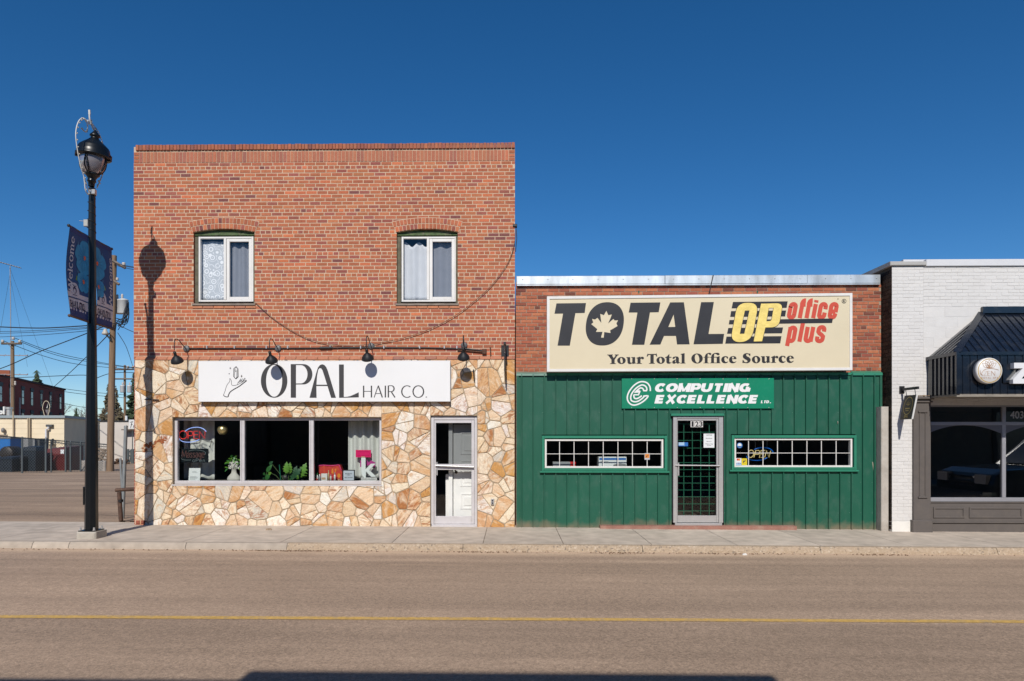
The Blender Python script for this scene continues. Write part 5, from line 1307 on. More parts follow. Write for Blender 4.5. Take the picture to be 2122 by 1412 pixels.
mb = MB(); mb.add([(p.x, TY+.014, p.z) for p in ci], [(0,1,2,3)]); mb.build('face', m_cream_s, tl)
F = px_front(TY+.0125); m_blk = mat('faded black acrylic', (.026, .025, .028), .4, var=.15, vscale=2, dirt=(.05, .05, .052), dscale=1.6, damt=.3)
shape('letter', [T([(455,393),(725,390),(713,480),(628,482),(577,779),(465,779),(515,486),(437,487)])], F, m_blk, tl)
def ell(cx, cy, hw, hh, shr, p=2.25, n=60):
    o = []
    for i in range(n):
        t = 2*pi*i/n; c, s = cos(t), sin(t); u = math.copysign(abs(c)**(2/p), c); v = math.copysign(abs(s)**(2/p), s)
        o.append((cx+hw*u-shr*hh*v, cy+hh*v))
    return o
maple = [(912,460),(922,485),(930,500),(962,493),(948,530),(928,575),(975,534),(987,548),(1020,547),(1003,575),(1014,600),(945,640),(950,664),(892,655),(887,707),(862,705),(876,653),(815,654),(828,628),(772,582),(791,567),(780,533),(808,540),(830,524),(865,571),(855,487),(888,500)]
shape('letter', [T(ell(897,580,172,198,.12)), T(maple)], F, m_blk, tl)
shape('letter', [T([(1132,387),(1405,384),(1390,473),(1310,475),(1258,771),(1145,771),(1195,476),(1116,476)])], F, m_blk, tl)
shape('letter', [T([(1495,384),(1620,383),(1672,767),(1557,768),(1547,690),(1438,690),(1405,769),(1307,770)]), T([(1526,495),(1541,608),(1477,609)])], F, m_blk, tl)
shape('letter', [[(1452.8,626.6),(1479.3,626.3),(1468.2,692.5),(1500.6,692.3),(1497.7,712.8),(1437.2,713.8)]], F, m_blk, tl)
for b in ([(143,198),(1002,188),(985,290),(122,298)], [(113,342),(978,332),(962,425),(100,432)], [(88,482),(1712,457),(1700,528),(78,550)], [(70,606),(930,598),(912,690),(50,697)], [(42,742),(905,735),(885,848),(22,852)]):
    shape('logo_bar', [T3(b)], F, m_blk, tl)
m_yl = mat('crinkled yellow vinyl', (.86, .67, .20), .4, var=.12, vscale=7, bump=.9, bscale=14)
def rpoly(pts, r, n=7):
    o = []; N = len(pts)
    for i in range(N):
        p = Vector(pts[i]); a = Vector(pts[i-1]); b = Vector(pts[(i+1) % N]); k = r[i] if isinstance(r, (list, tuple)) else r
        if not k: o.append(tuple(p)); continue
        s = p+(a-p).normalized()*k; e = p+(b-p).normalized()*k
        for j in range(n+1):
            t = j/n; o.append(tuple(s*(1-t)**2+p*2*t*(1-t)+e*t*t))
    return o
Oo = rpoly([(215,212),(545,212),(432,828),(102,828)], [150,150,190,150]); Oi = [(330,333),(402,332),(322,697),(250,698)]
Po = rpoly([(585,225),(925,218),(862,596),(652,598),(600,815),(468,818)], [0,95,120,0,0,0]); Pi = rpoly([(705,292),(782,290),(748,498),(668,500)], [0,0,38,0])
def grow(pts, k):
    o = []; N = len(pts)
    for i in range(N):
        a = Vector(pts[i-1]); b = Vector(pts[(i+1) % N]); t = (b-a); t = t.normalized() if t.length else Vector((1,0)); o.append((pts[i][0]+t.y*k, pts[i][1]-t.x*k))
    return o
for o_, i_ in ((Oo, Oi), (Po, Pi)):
    shape('letter_outline', [T3(grow(o_, 7)), T3(grow(i_, -6))], px_front(TY+.0085), m_ink2, tl, .001)
    shape('letter', [T3(o_), T3(i_)], px_front(TY+.0065), m_yl, tl, .001)
m_rd = mat('faded red acrylic', (.62, .085, .05), .4, var=.05)
def pxbox(f, sl): return lambda a, b, c: f(a, b, c)
Fp = px_front(TY+.011)
# condensed italic red words, drawn letter by letter as stout pen strokes
def red_word(word, x0, base, xh, asc, glyphs, w, sh):
    x = x0
    for ch in word:
        adv, ss = glyphs[ch]
        mb = MB()
        for k, s in enumerate(ss):
            pts = [(x+u*xh+sh*v*xh, base-v*xh) for u, v in s]
            mb.ribbon(T3(pts), w/7.5786, lambda a, b, k=k: P(a, b, TY+.0115-.0004*k))
        mb.build('letter', m_rd, tl); x += adv*xh
RW = {'o': (.72, [[(.13,.72)]+arc(.3,.78,.17,.17,180,0,10)+[(.47,.22)]+arc(.3,.22,.17,.17,0,-180,10)+[(.13,.78)]]),
 'f': (.46, [[(.17,0),(.17,1.04)]+arc(.34,1.04,.17,.16,180,80,6),[(.02,.92),(.40,.92)]]),
 'i': (.40, [[(.16,0),(.16,.96)],[(.16,1.06),(.16,1.22)]]),
 'c': (.72, [[(.47,.60),(.47,.78)]+arc(.3,.78,.17,.17,0,180,10)+[(.13,.22)]+arc(.3,.22,.17,.17,180,360,10)+[(.47,.38)]]),
 'e': (.74, [[(.15,.45),(.46,.45)],[(.48,.40),(.48,.78)]+arc(.3,.78,.18,.17,0,180,10)+[(.13,.22)]+arc(.3,.22,.17,.17,180,360,10)+[(.47,.32)]]),
 'p': (.74, [[(.13,-.28),(.13,.95)],[(.13,.72)]+arc(.3,.75,.17,.17,150,0,9)+[(.47,.25)]+arc(.3,.22,.17,.17,0,-150,9)]),
 'l': (.38, [[(.14,0),(.14,1.22)]]),
 'u': (.74, [[(.13,.97),(.13,.25)]+arc(.3,.22,.17,.17,180,330,9)+[(.47,.3)],[(.49,0),(.49,.97)]]),
 's': (.7, [[(.50,.66),(.50,.78)]+arc(.32,.80,.18,.15,0,180,9)+[(.14,.66),(.22,.56),(.40,.44),(.50,.34),(.50,.20)]+arc(.32,.19,.18,.15,0,-180,9)+[(.14,.34)]])}
red_word('office', 985, 452, 232, 0, RW, 66, .19)
red_word('plus', 975, 822, 240, 0, RW, 66, .19)
mb = MB(); mb.ribbon(T3(arc(1888,185,32,32,0,360,24)), 1.0, lambda a, b: P(a, b, TY+.011)); mb.build('trademark_ring', m_ink2, tl)
q = T3([(1873,205),(1905,167)]); text('trademark_letter', 'R', (q[0][0], q[0][1], q[1][0], q[1][1]), Fp, m_ink2, tl, .02, ext=.001)
mb = MB(); q = P(*T3([(1793,150)])[0], TY+.011); mb.ball((q.x, q.y, q.z), .012, 6, sq=(.6, .3, 1.2)); mb.build('dirt_spot', mat('brown dirt', (.10, .05, .02), .8), tl)
def slogan(Cq, glyphs):
    for g in glyphs: shape('slogan_letter', [Cq(c) for c in g], px_front(TY+.0125), m_ink2, tl, .0015)
def eo(cx, cy, rx, ry, ix, iy, k=0): return [arc(cx, cy, rx, ry, 0, 360, 28)[:-1], [(x+k*(y-cy), y) for x, y in arc(cx, cy, ix, iy, 0, 360, 24)[:-1]]]
slogan(crop(1255, 728, 7.9235), [
 [[(25,57),(120,55),(120,66),(105,68),(133,115),(165,72),(150,66),(150,55),(215,55),(214,66),(195,72),(148,140),(148,198),(170,203),(170,211),(72,211),(72,203),(95,198),(95,140),(42,68),(25,66)]], eo(260, 154, 70, 58, 20, 46, .1),
 [[(340,98),(403,98),(403,170),(412,190),(425,192),(438,180),(438,110),(420,106),(420,98),(485,98),(485,188),(500,192),(500,200),(440,211),(438,196),(415,212),(380,212),(360,190),(355,112),(340,106)]],
 [[(505,110),(565,90),(572,92),(572,108),(590,92),(615,93),(630,108),(628,125),(612,136),(595,130),(585,122),(573,130),(573,195),(597,202),(597,208),(505,208),(505,202),(523,196),(523,122),(505,118)]],
 [[(690,38),(700,48),(825,45),(838,35),(846,88),(836,92),(820,62),(790,60),(790,192),(808,198),(808,206),(712,207),(712,199),(735,194),(735,62),(705,64),(686,92),(674,86)]], eo(904, 150, 70, 58, 21, 45, .1),
 [[(975,103),(1010,85),(1042,48),(1047,48),(1047,95),(1083,95),(1080,108),(1047,108),(1047,172),(1055,188),(1080,182),(1082,190),(1050,207),(1015,205),(998,185),(997,110),(976,110)]],
 [[(1098,110),(1112,95),(1150,86),(1190,92),(1203,115),(1203,182),(1222,186),(1222,194),(1180,207),(1160,190),(1130,207),(1102,203),(1092,180),(1105,155),(1155,135),(1155,112),(1145,98),(1138,110),(1125,128),(1104,126)], [(1155,147),(1140,160),(1142,182),(1155,182)]],
 [[(1232,47),(1292,33),(1297,35),(1297,190),(1312,195),(1312,202),(1228,204),(1228,197),(1248,191),(1248,58),(1232,56)]]])
slogan(crop(1430, 728, 13.47), [eo(195, 205, 160, 140, 62, 120, .1),
 [[(375,165),(412,158),(420,120),(450,75),(510,48),(565,48),(595,68),(590,95),(565,112),(535,95),(515,70),(495,85),(490,160),(545,160),(545,175),(490,178),(490,320),(525,328),(525,338),(370,338),(370,328),(410,320),(410,178),(378,178)]],
 [[(555,165),(592,158),(600,115),(635,75),(690,50),(770,45),(815,60),(825,90),(800,115),(760,110),(725,80),(690,70),(675,90),(670,160),(760,158),(825,135),(828,320),(853,328),(853,336),(550,336),(550,328),(588,320),(588,178),(555,176)], [(668,178),(742,178),(745,320),(668,320)]],
 [[(1062,170),(1062,205),(1045,215),(1025,190),(1000,165),(975,165),(958,200),(960,260),(985,300),(1020,305),(1062,285),(1062,298),(1030,330),(975,342),(910,325),(872,270),(870,225),(890,175),(940,145),(990,138),(1040,148)]],
 [[(1172,222),(1295,222),(1290,180),(1260,148),(1205,137),(1140,150),(1098,190),(1087,245),(1100,300),(1145,335),(1200,340),(1255,325),(1293,292),(1290,282),(1240,305),(1200,295),(1178,260)], [(1172,205),(1175,165),(1200,155),(1225,170),(1222,198),(1210,207)]]])
slogan(crop(1535, 728, 11.713), [
 [[(235,60),(232,115),(215,118),(195,85),(165,68),(138,75),(130,95),(150,125),(200,150),(240,190),(242,225),(215,270),(165,293),(110,290),(75,282),(50,290),(40,278),(45,215),(62,212),(80,250),(115,270),(150,268),(167,245),(150,220),(95,190),(58,160),(50,120),(65,80),(105,55),(150,48),(195,58)]], eo(373, 205, 103, 90, 32, 70, .1),
 [[(488,125),(583,122),(583,240),(600,258),(620,250),(630,235),(630,145),(608,138),(608,122),(700,122),(700,255),(722,262),(722,270),(635,290),(632,265),(590,290),(545,290),(515,265),(512,145),(488,136)]],
 [[(735,145),(825,108),(832,110),(830,140),(860,115),(895,118),(915,140),(910,165),(885,180),(860,165),(845,155),(830,170),(830,268),(860,274),(860,282),(728,286),(728,277),(762,268),(762,160),(735,156)]],
 [[(1088,135),(1085,170),(1070,175),(1050,145),(1025,128),(1000,150),(995,190),(1010,240),(1045,258),(1088,238),(1085,250),(1050,282),(1005,290),(950,270),(918,225),(918,180),(945,135),(995,112),(1050,115)]],
 [[(1183,182),(1290,182),(1285,150),(1255,120),(1205,108),(1150,122),(1112,165),(1107,210),(1130,262),(1175,287),(1225,285),(1265,265),(1288,238),(1285,232),(1235,255),(1200,245),(1182,215)], [(1182,170),(1185,140),(1205,125),(1228,140),(1225,165),(1215,172)]]])
mb = MB(); mb.tube([P(1478, 571, -.045), P(1470, 606, TY)], .010, 6); mb.build('stay_rod', m_black, tl)
for px in (1324, 1570):
    mb = MB(); a = P(px, 606, TY+.03); mb.bbox(a.x-.01, a.x+.01, TY+.03, TY+.05, a.z-.02, a.z+.03, .002); mb.build('hanger', mat('green hanger', (.02, .12, .07), .5), tl)

# ---- green board over the door
BY = GS-.045; bq = R(1288.5, 784, 1604, 847, BY); B = crop(1280, 780, 6.2412)
bd = thing('signboard', 'bright green flat signboard with white italic lettering over the barred door', 'sign', ((bq[0]+bq[1])/2, BY, bq[2]))
m_bgreen = mat('bright green sign enamel', (.003, .215, .115), .38, var=.06, vscale=2, dirt=(.05, .28, .18), dscale=11, damt=.25)
mb = MB(); mb.bbox(bq[0], bq[1], BY, GS-.022, bq[2], bq[3], .003); mb.build('board', m_bgreen, bd)
mb = MB()
for u in (180, 474, 770, 1066, 1363, 1682, 1957):
    for v in (34, 406): p = P(*B([(u, v)])[0], BY-.001); mb.ball((p.x, p.y, p.z), .0095, 6)
mb.build('bolts', m_alu, bd)
m_wl = mat('white vinyl lettering', (.82, .82, .82), .5); m_or = mat('dark green edge', (.01, .07, .045), .5)
FB = px_front(BY-.0015)
def ital(body, u0, v0, u1, v1, bold, sh, par, n='lettering', m=None, m2=None):
    # slanted by hand so that the foot of the word stays where it was measured
    w = (v1-v0)*sh; f = lambda a, b, c: FB(*B([(a+(v1-b)*sh, b)])[0], c)
    text(n, body, (u0, v1, u1-w, v0), f, m or m_wl, par, bold, 0, ext=.001)
def heavy(word, u0, v0, u1, v1, sh, par, wv, wh, gap=.03):
    """wide heavy italic capitals: stout strokes with square ends"""
    H = {'C': (.92, [arc(.5,.5,.5,.5,38,322,20)]), 'O': (1.08, [arc(.54,.5,.54,.5,90,450,24)]), 'M': (1.15, [[(0,0),(0,1)],[(0,1),(.575,.1)],[(.575,.1),(1.15,1)],[(1.15,1),(1.15,0)]]),
         'P': (.86, [[(0,0),(0,1)],[(0,1),(.5,1)]+arc(.5,.68,.36,.32,90,-90,12)+[(0,.36)]]), 'U': (1.0, [[(0,1.18),(0,.42)]+arc(.5,.42,.5,.42,180,360,14)+[(1,1.18)]]), 'T': (.96, [[(.48,0),(.48,1)],[(-.05,1),(1.01,1)]]), 'I': (.0, [[(0,0),(0,1)]]),
         'N': (.98, [[(0,0),(0,1)],[(0,1),(.98,0)],[(.98,0),(.98,1)]]), 'G': (1.05, [arc(.52,.5,.52,.5,45,340,20)+[(1.02,.44)],[(.62,.46),(1.08,.46)],[(1.03,.46),(1.03,-.15)]]), 'E': (.80, [[(0,0),(0,1)],[(-.05,1),(.82,1)],[(0,.5),(.76,.5)],[(-.05,0),(.82,0)]]),
         'X': (1.0, [[(0,0),(1,1)],[(0,1),(1,0)]]), 'L': (.76, [[(0,1),(0,0)],[(-.05,0),(.78,0)]]), 'D': (.95, [[(0,0),(0,1)],[(0,1),(.45,1)]+arc(.45,.5,.5,.5,90,-90,12)+[(0,0)]])}
    hh = v1-v0; tv = wv*hh; th = wh*hh; tot = sum(H[c][0] for c in word)+ (len(word)-1)*gap; g = 0
    wpx = (u1-u0)-hh*sh-tv; fixed = tv*(len(word)-1); kx = (wpx-fixed)/tot; x = u0+tv/2
    for ch in word:
        adv, ss = H[ch]; mb = MB()
        for s in ss:
            pts = [(x+a*kx, v1-th/2-b*(hh-th)) for a, b in s]; ws = []
            for i in range(len(pts)):
                p, q = pts[max(i-1, 0)], pts[min(i+1, len(pts)-1)]; d = hypot(q[0]-p[0], q[1]-p[1]) or 1; qv = abs(q[1]-p[1])/d; ws.append((th+(tv-th)*qv)*((.6 if ch == 'M' else .8) if ch in 'MNX' and .2 < qv < .985 and len(s) == 2 else 1))
            # push straight stems out to the full height
            if len(pts) == 2 and abs(pts[0][1]-pts[1][1]) > hh*.5:
                e = th/2 if abs(pts[0][0]-pts[1][0]) < 1e-6 else th/2*.95
                lo = 0 if pts[0][1] > pts[1][1] else 1; pts[lo] = (pts[lo][0], pts[lo][1]+e); pts[1-lo] = (pts[1-lo][0], pts[1-lo][1]-e)
            g += 1; h = .0005*(g % 4); mb.ribbon(pts, ws, lambda a, b, h=h: P(*B([(a+(v1-b)*sh, b)])[0], BY-.0015-h))
        mb.build('letter', m_wl, par); x += adv*kx+gap*kx+tv
heavy('COMPUTING', 470, 92, 1738, 203, .26, bd, .45, .265)
heavy('EXCELLENCE', 474, 242, 1838, 353, .26, bd, .45, .265)
heavy('LTD', 1850, 313, 1962, 349, .24, bd, .36, .24)
mb = MB(); mb.quad(*[P(*B([q])[0], BY-.002) for q in ((1966,349),(1980,349),(1982,339),(1968,339))]); mb.build('letter', m_wl, bd)
mb = MB(); Hh = [0]
def lg(pts, w=2.9):
    Hh[0] += 1; mb.ribbon(B(pts), w, lambda a, b, h=.0004*Hh[0]: P(a, b, BY-.001-h))
E1 = smooth([(422,192),(418,140),(385,90),(330,70),(270,80),(205,125),(150,195),(125,265),(135,325),(175,365),(230,372),(300,345),(360,300),(392,255),(330,258)], 6)
lg(E1)
E2 = smooth([(378,185),(372,145),(345,120),(305,115),(245,150),(195,205),(170,260),(175,310),(215,330),(265,322),(320,285),(345,258)], 6); lg(E2)
lg([(378,187),(330,187)]); E3 = smooth([(335,185),(325,160),(295,152),(255,180),(225,210)], 5); lg(E3); lg([(215,208),(285,203),(268,240),(205,240)], 2.6); lg(smooth([(208,243),(215,280),(245,290),(285,272),(312,252)], 5)); lg([(250,190),(290,190)], 2.2)
mb.build('emblem', m_wl, bd)
# ---- stickers, papers and goods in the two low windows and the door
def card(name, label, cat, px0, py0, px1, py1, y, m, grp=None, t=.003):
    q = R(px0, py0, px1, py1, y); o = thing(name, label, cat, ((q[0]+q[1])/2, y, q[2]), grp); mb = MB(); mb.box(q[0], q[1], y, y+t, q[2], q[3]); mb.build('sheet', m, o); return o, q
yd = GS-.004
m_blue = mat('blue print', (.02, .14, .45), .5); m_lblue = mat('pale blue print', (.35, .52, .70), .5); m_yel2 = mat('yellow sticker', (.72, .58, .02), .5); m_org = mat('orange print', (.70, .28, .02), .5); m_redk = mat('red print', (.60, .02, .02), .5)
o, q = card('door_sticker', 'pale blue sticker at the left edge of the barred glass door', 'sticker', *c3([(142, 364)])[0], *c3([(248, 407)])[0], yd, m_lblue)
mb = MB(); mb.quad((q[0]+.62*(q[1]-q[0]), yd-.002, q[2]), (q[1], yd-.002, q[2]), (q[1], yd-.002, q[3]), (q[0]+.62*(q[1]-q[0]), yd-.002, q[3])); mb.quad((q[0], yd-.002, q[2]), (q[0]+.6*(q[1]-q[0]), yd-.002, q[2]), (q[0]+.6*(q[1]-q[0]), yd-.002, q[2]+.2*(q[3]-q[2])), (q[0], yd-.002, q[2]+.2*(q[3]-q[2]))); mb.build('print', m_blue, o)
o, q = card('hours_notice', 'crumpled white paper notice taped high on the barred glass door', 'notice', *c3([(424, 266)])[0], *c3([(545, 424)])[0], yd, m_paper)
for v0, v1, u0, u1, s in ((.86, .93, .25, .78, 'NOTICE'), (.63, .70, .2, .8, 'Store Hours'), (.42, .47, .28, .72, 'Mon to Fri'), (.22, .30, .18, .85, 'Please ring'), (.14, .19, .3, .7, 'for service')):
    text('print', s, (q[0]+(q[1]-q[0])*u0, q[2]+(q[3]-q[2])*v0, q[0]+(q[1]-q[0])*u1, q[2]+(q[3]-q[2])*v1), front(yd-.001), m_ink, o, .01, ext=.0008)
ys = GS+.004; c5 = crop(1510, 895, 7.5786)
p = P(*c5([(172, 215)])[0], ys); o = thing('round_sticker', 'round white and blue sticker in the top left of the right barred window', 'sticker', p)
mb = MB(); mb.lathe([(0,-.002),(.050,-.002),(.052,.002),(0,.002)], p, 24, axis='y'); mb.build('disc', m_lblue, o)
mb = MB(); mb.lathe([(.043,-.004),(.052,-.004)], p, 24, axis='y'); mb.box(p.x-.04, p.x+.04, p.y-.0045, p.y-.0035, p.z-.03, p.z-.012); mb.build('rim_print', m_blue, o)
mb = MB(); mb.lathe([(0,-.0045),(.030,-.0045)], p+Vector((0,0,.008)), 20, axis='y'); mb.build('centre', m_paper, o)
o, q = card('card_sticker', 'payment card sticker, red and orange circles over a blue and white strip', 'sticker', *c5([(106, 415)])[0], *c5([(200, 525)])[0], ys, m_paper)
zm = q[2]+(q[3]-q[2])*.55
for k, (u, m) in enumerate(((.38, m_redk), (.64, m_org))):
    mb = MB(); mb.lathe([(0,-.002-.0008*k),(.020,-.002-.0008*k)], (q[0]+(q[1]-q[0])*u, ys, q[2]+(q[3]-q[2])*.80), 20, axis='y'); mb.build('circle', m, o)
mb = MB(); mb.quad((q[0], ys-.002, q[2]), (q[1], ys-.002, q[2]), (q[1], ys-.002, q[2]+.012), (q[0], ys-.002, q[2]+.012)); mb.build('strip', mat('sky blue print', (.05, .35, .65), .5), o)
text('print', 'VISA', (q[0]+.012, q[2]+.022, q[1]-.006, q[2]+.046), front(ys-.002), m_blue, o, .03, .2, ext=.0008)
o, q = card('yellow_sticker', 'square yellow sticker beside the payment card sticker', 'sticker', *c5([(203, 420)])[0], *c5([(288, 524)])[0], ys, m_yel2)
mb = MB(); mb.prism([(q[0]+(q[1]-q[0])*a, q[2]+(q[3]-q[2])*b) for a, b in ((.28,.35),(.42,.35),(.45,.5),(.62,.55),(.75,.66),(.72,.72),(.5,.66),(.4,.7),(.3,.6))], ys-.004, ys-.001); mb.build('print', m_ink, o)
mb = MB(); frame4(mb, q[0]+.02, q[1]-.018, q[2]+.03, q[3]-.022, .003, ys-.002, ys); mb.build('border', m_org, o)
# yellow and blue OPEN neon, its tubes given a faint glow
yo = GS+.16; on = thing('neon_open_sign', 'yellow and blue OPEN sign in the right barred window', 'neon sign', P(1573, 940, yo)); cy5 = c5
m_ytube = mat('pale yellow tube', (.62, .50, .22), .35, emit=(.8, .6, .2), es=.08); m_btube = mat('blue tube', (.0, .12, .55), .35, emit=(0, .2, .9), es=.12)
for ss in ([arc(348,348,45,58,0,360,24)], [[(395,405),(425,295),(470,295),(488,310),(480,345),(465,355),(412,355)]], [[(570,295),(510,295),(480,405),(548,405)],[(500,350),(550,350)]], [[(565,405),(595,297),(632,405),(660,300)]]):
    mb = MB()
    for s in ss: mb.tube([P(u, v, yo) for u, v in c5([(u+(348-v)*.12, v) for u, v in s] if len(s) > 20 else s)], .0095, 6)
    mb.build('neon_letter', m_ytube, on)
for s in (smooth([(400,280),(470,255),(560,250),(640,265),(690,305),(695,330)], 5), smooth([(280,380),(295,415),(350,442),(440,450),(530,440),(605,408)], 5)):
    mb = MB(); mb.tube([P(u, v, yo+.012) for u, v in c5(s)], .0085, 6); mb.build('neon_ring', m_btube, on)
mb = MB(); mb.tube([P(u, v, yo+.02) for u, v in c5([(420,250),(415,150)])], .003, 5); mb.tube([P(u, v, yo+.02) for u, v in c5([(600,250),(605,150)])], .003, 5); mb.build('hanger_wires', m_alu, on)
# goods in the left low window
c6 = crop(1120, 900, 7.8593); yg = GS+.22; sz = LW[0][2]-.02
q = R(*c6([(948, 370)])[0], *c6([(1402, 522)])[0], yg); o = thing('printer_box', 'white carton with a blue stripe behind the left barred window', 'box', ((q[0]+q[1])/2, yg, sz))
mb = MB(); mb.bbox(q[0], q[1], yg, yg+.25, sz, q[3], .004); mb.build('carton', m_paper, o)
s = R(*c6([(958, 387)])[0], *c6([(1392, 422)])[0], yg); mb = MB(); mb.quad((s[0], yg-.002, s[2]), (s[1], yg-.002, s[2]), (s[1], yg-.002, s[3]), (s[0], yg-.002, s[3])); mb.build('stripe', m_blue, o)
mb = MB()
for u0, u1, v in ((975, 1110, 445), (975, 1120, 460)): p0, p1 = P(*c6([(u0, v)])[0], yg), P(*c6([(u1, v)])[0], yg); mb.quad((p0.x, yg-.002, p0.z-.004), (p1.x, yg-.002, p1.z-.004), (p1.x, yg-.002, p1.z+.003), (p0.x, yg-.002, p0.z+.003))
mb.prism([(P(*c6([z])[0], yg).x, P(*c6([z])[0], yg).z) for z in ((1185,520),(1190,495),(1290,475),(1390,485),(1395,520))], yg-.003, yg-.001); mb.build('print', mat('grey box print', (.2, .21, .22), .6), o)
q = R(*c6([(205, 455)])[0], *c6([(580, 522)])[0], yg); o = thing('grey_carton', 'grey and red carton low in the left barred window', 'box', ((q[0]+q[1])/2, yg+.05, sz))
xm = q[0]+(q[1]-q[0])*.76; mb = MB(); mb.bbox(q[0], xm, yg+.05, yg+.25, sz, q[3], .004); mb.build('carton', mat('grey carton', (.30, .31, .33), .6), o); mb = MB(); mb.bbox(xm+.001, q[1], yg+.05, yg+.25, sz, q[3], .004); mb.build('carton_end', m_redk, o)
ys1 = GS-.014; o, q = card('window_sticker', 'small orange and grey sticker on the bars of the left window', 'sticker', *c6([(1695, 310)])[0], *c6([(1780, 417)])[0], ys1, mat('grey sticker', (.5, .5, .53), .5))
mb = MB(); mb.box(q[0]+.009, q[1]-.009, ys1-.003, ys1-.0005, q[2]+.036, q[3]-.016); mb.build('print', m_org, o); mb = MB(); mb.prism([(q[0]+(q[1]-q[0])*a, q[2]+(q[3]-q[2])*b) for a, b in ((.25,.38),(.4,.38),(.45,.5),(.75,.62),(.72,.7),(.45,.6),(.35,.62))], ys1-.005, ys1-.0035); mb.build('figure', m_ink, o)
# bar stool of rust scars on the siding
mb = MB(); p = P(1808.5, 966, GS-.003); mb.prism([(p.x-.012, p.z+.08), (p.x+.006, p.z+.07), (p.x+.022, p.z-.07), (p.x+.012, p.z-.09)], GS-.004, GS); p = P(1736, 876, GS-.024); mb.prism([(p.x-.007, p.z+.03), (p.x+.01, p.z+.02), (p.x+.004, p.z-.035)], GS-.0235, GS-.019); p = P(1778, 1050, GS-.024)
mb.build('scrape', mat('bare scraped metal', (.42, .38, .30), .5, metal=.3), green)
# ---------------------------------------------------------------- white brick spa building on the right
ZY = -.30
ZX0 = XW(1848, ZY); ZX1 = 15.5
white = thing('white_brick_building', 'white painted brick building with a black metal canopy and grey shop front', 'building', (9, 0, 0))
AY = -1.14                                            # canopy front
K5 = crop(1800, 500, 3.9224); K6 = crop(1800, 800, 3.7158); K7 = crop(1840, 620, 6.7234)
zt = ZW(551, 1985, ZY); zcan = ZW(838, 2000, ZY)
wx0 = XW(1930, ZY)
rg = random.Random(41); mb = MB()
xpl = XW(1913, ZY)
hole = (wx0-.04, ZX1+.1, -.5, zcan-.02)
blk = (xpl, ZX1+.1, ZW(742, 1985, ZY), ZW(636, 1985, ZY))
m_wb = attr_mat('white painted brick', .7, .3, 60, .04, 12); m_wm = mat('white painted joints', (.64, .62, .60), .85, var=.03)
brickwork(mb, ZX0, xpl, .16, zt-.01, ZY-.008, .0632, .205, .0075, [], PAL_WHITE, rg, 0, 0, relief=.0035, wob=.003, soft=.004)
brickwork(mb, xpl, ZX1, zcan-.02, blk[2], ZY, .0632, .205, .0075, [], PAL_WHITE, rg, 0, 0, relief=.0035, wob=.003, soft=.004)
brickwork(mb, xpl, ZX1, blk[3], zt, ZY, .0632, .205, .0075, [], PAL_WHITE, rg, 0, 0, relief=.0035, wob=.003, soft=.004)
brickwork(mb, xpl, ZX1, blk[2], blk[3], ZY, .205, .41, .006, [], PAL_WHITE, rg, 0, 0, relief=.002, wob=.001, soft=.003)
mb.quad((xpl, ZY-.008, .16), (xpl, ZY, .16), (xpl, ZY, zt), (xpl, ZY-.008, zt), 1)
mb.bbox(ZX0, xpl-.1, ZY-.012, ZY+.1, -.08, .158, .006, 0, (.66, .64, .60))
mb.box(ZX0+.26, ZX1, ZY+1.2+4, ZY+1.25+4, -.2, zt, 1)
mb.build('front_wall', [m_wb, m_wm], white)
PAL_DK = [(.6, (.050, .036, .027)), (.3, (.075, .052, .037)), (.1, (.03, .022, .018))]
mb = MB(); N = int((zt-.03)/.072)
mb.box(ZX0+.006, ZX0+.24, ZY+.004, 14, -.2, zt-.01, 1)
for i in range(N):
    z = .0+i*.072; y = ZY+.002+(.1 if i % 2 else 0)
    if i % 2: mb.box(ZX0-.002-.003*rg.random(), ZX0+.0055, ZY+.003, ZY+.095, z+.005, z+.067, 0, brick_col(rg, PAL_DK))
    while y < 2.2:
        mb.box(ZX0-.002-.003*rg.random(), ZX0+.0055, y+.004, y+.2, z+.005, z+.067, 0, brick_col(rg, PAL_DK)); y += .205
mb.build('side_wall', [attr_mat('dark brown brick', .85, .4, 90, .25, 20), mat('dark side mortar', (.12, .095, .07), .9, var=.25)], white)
# parapet copings
m_wcap = mat('white enamel coping', (.68, .68, .70), .45, var=.03); m_gcap = mat('grey coping', (.45, .44, .42), .6, var=.12, dirt=(.25, .23, .2), dscale=6, damt=.5)
mb = MB(); q = R(1846, 543, 1917, 549, ZY); mb.bbox(ZX0-.05, q[1], ZY-.05, 14, zt-.004, q[3]+.0, .012); mb.build('coping', m_gcap, white)
mb = MB(); q = R(1877, 536, 2122, 552, ZY); mb.bbox(q[1]*0+XW(1917, ZY)+.004, ZX1, ZY-.035, ZY+.3, q[2]-.004, q[3]-.02, .008); mb.hexa([(XW(1876, ZY), ZY+.06, zt+.05), (ZX1, ZY+.06, zt+.05), (ZX1, 13.9, zt+.05), (XW(1876, ZY), 13.9, zt+.05)], [(XW(1876, ZY), ZY+.06, q[3]), (ZX1, ZY+.06, q[3]), (ZX1, 13.9, q[3]), (XW(1876, ZY), 13.9, q[3])]); mb.build('coping', m_wcap, white)
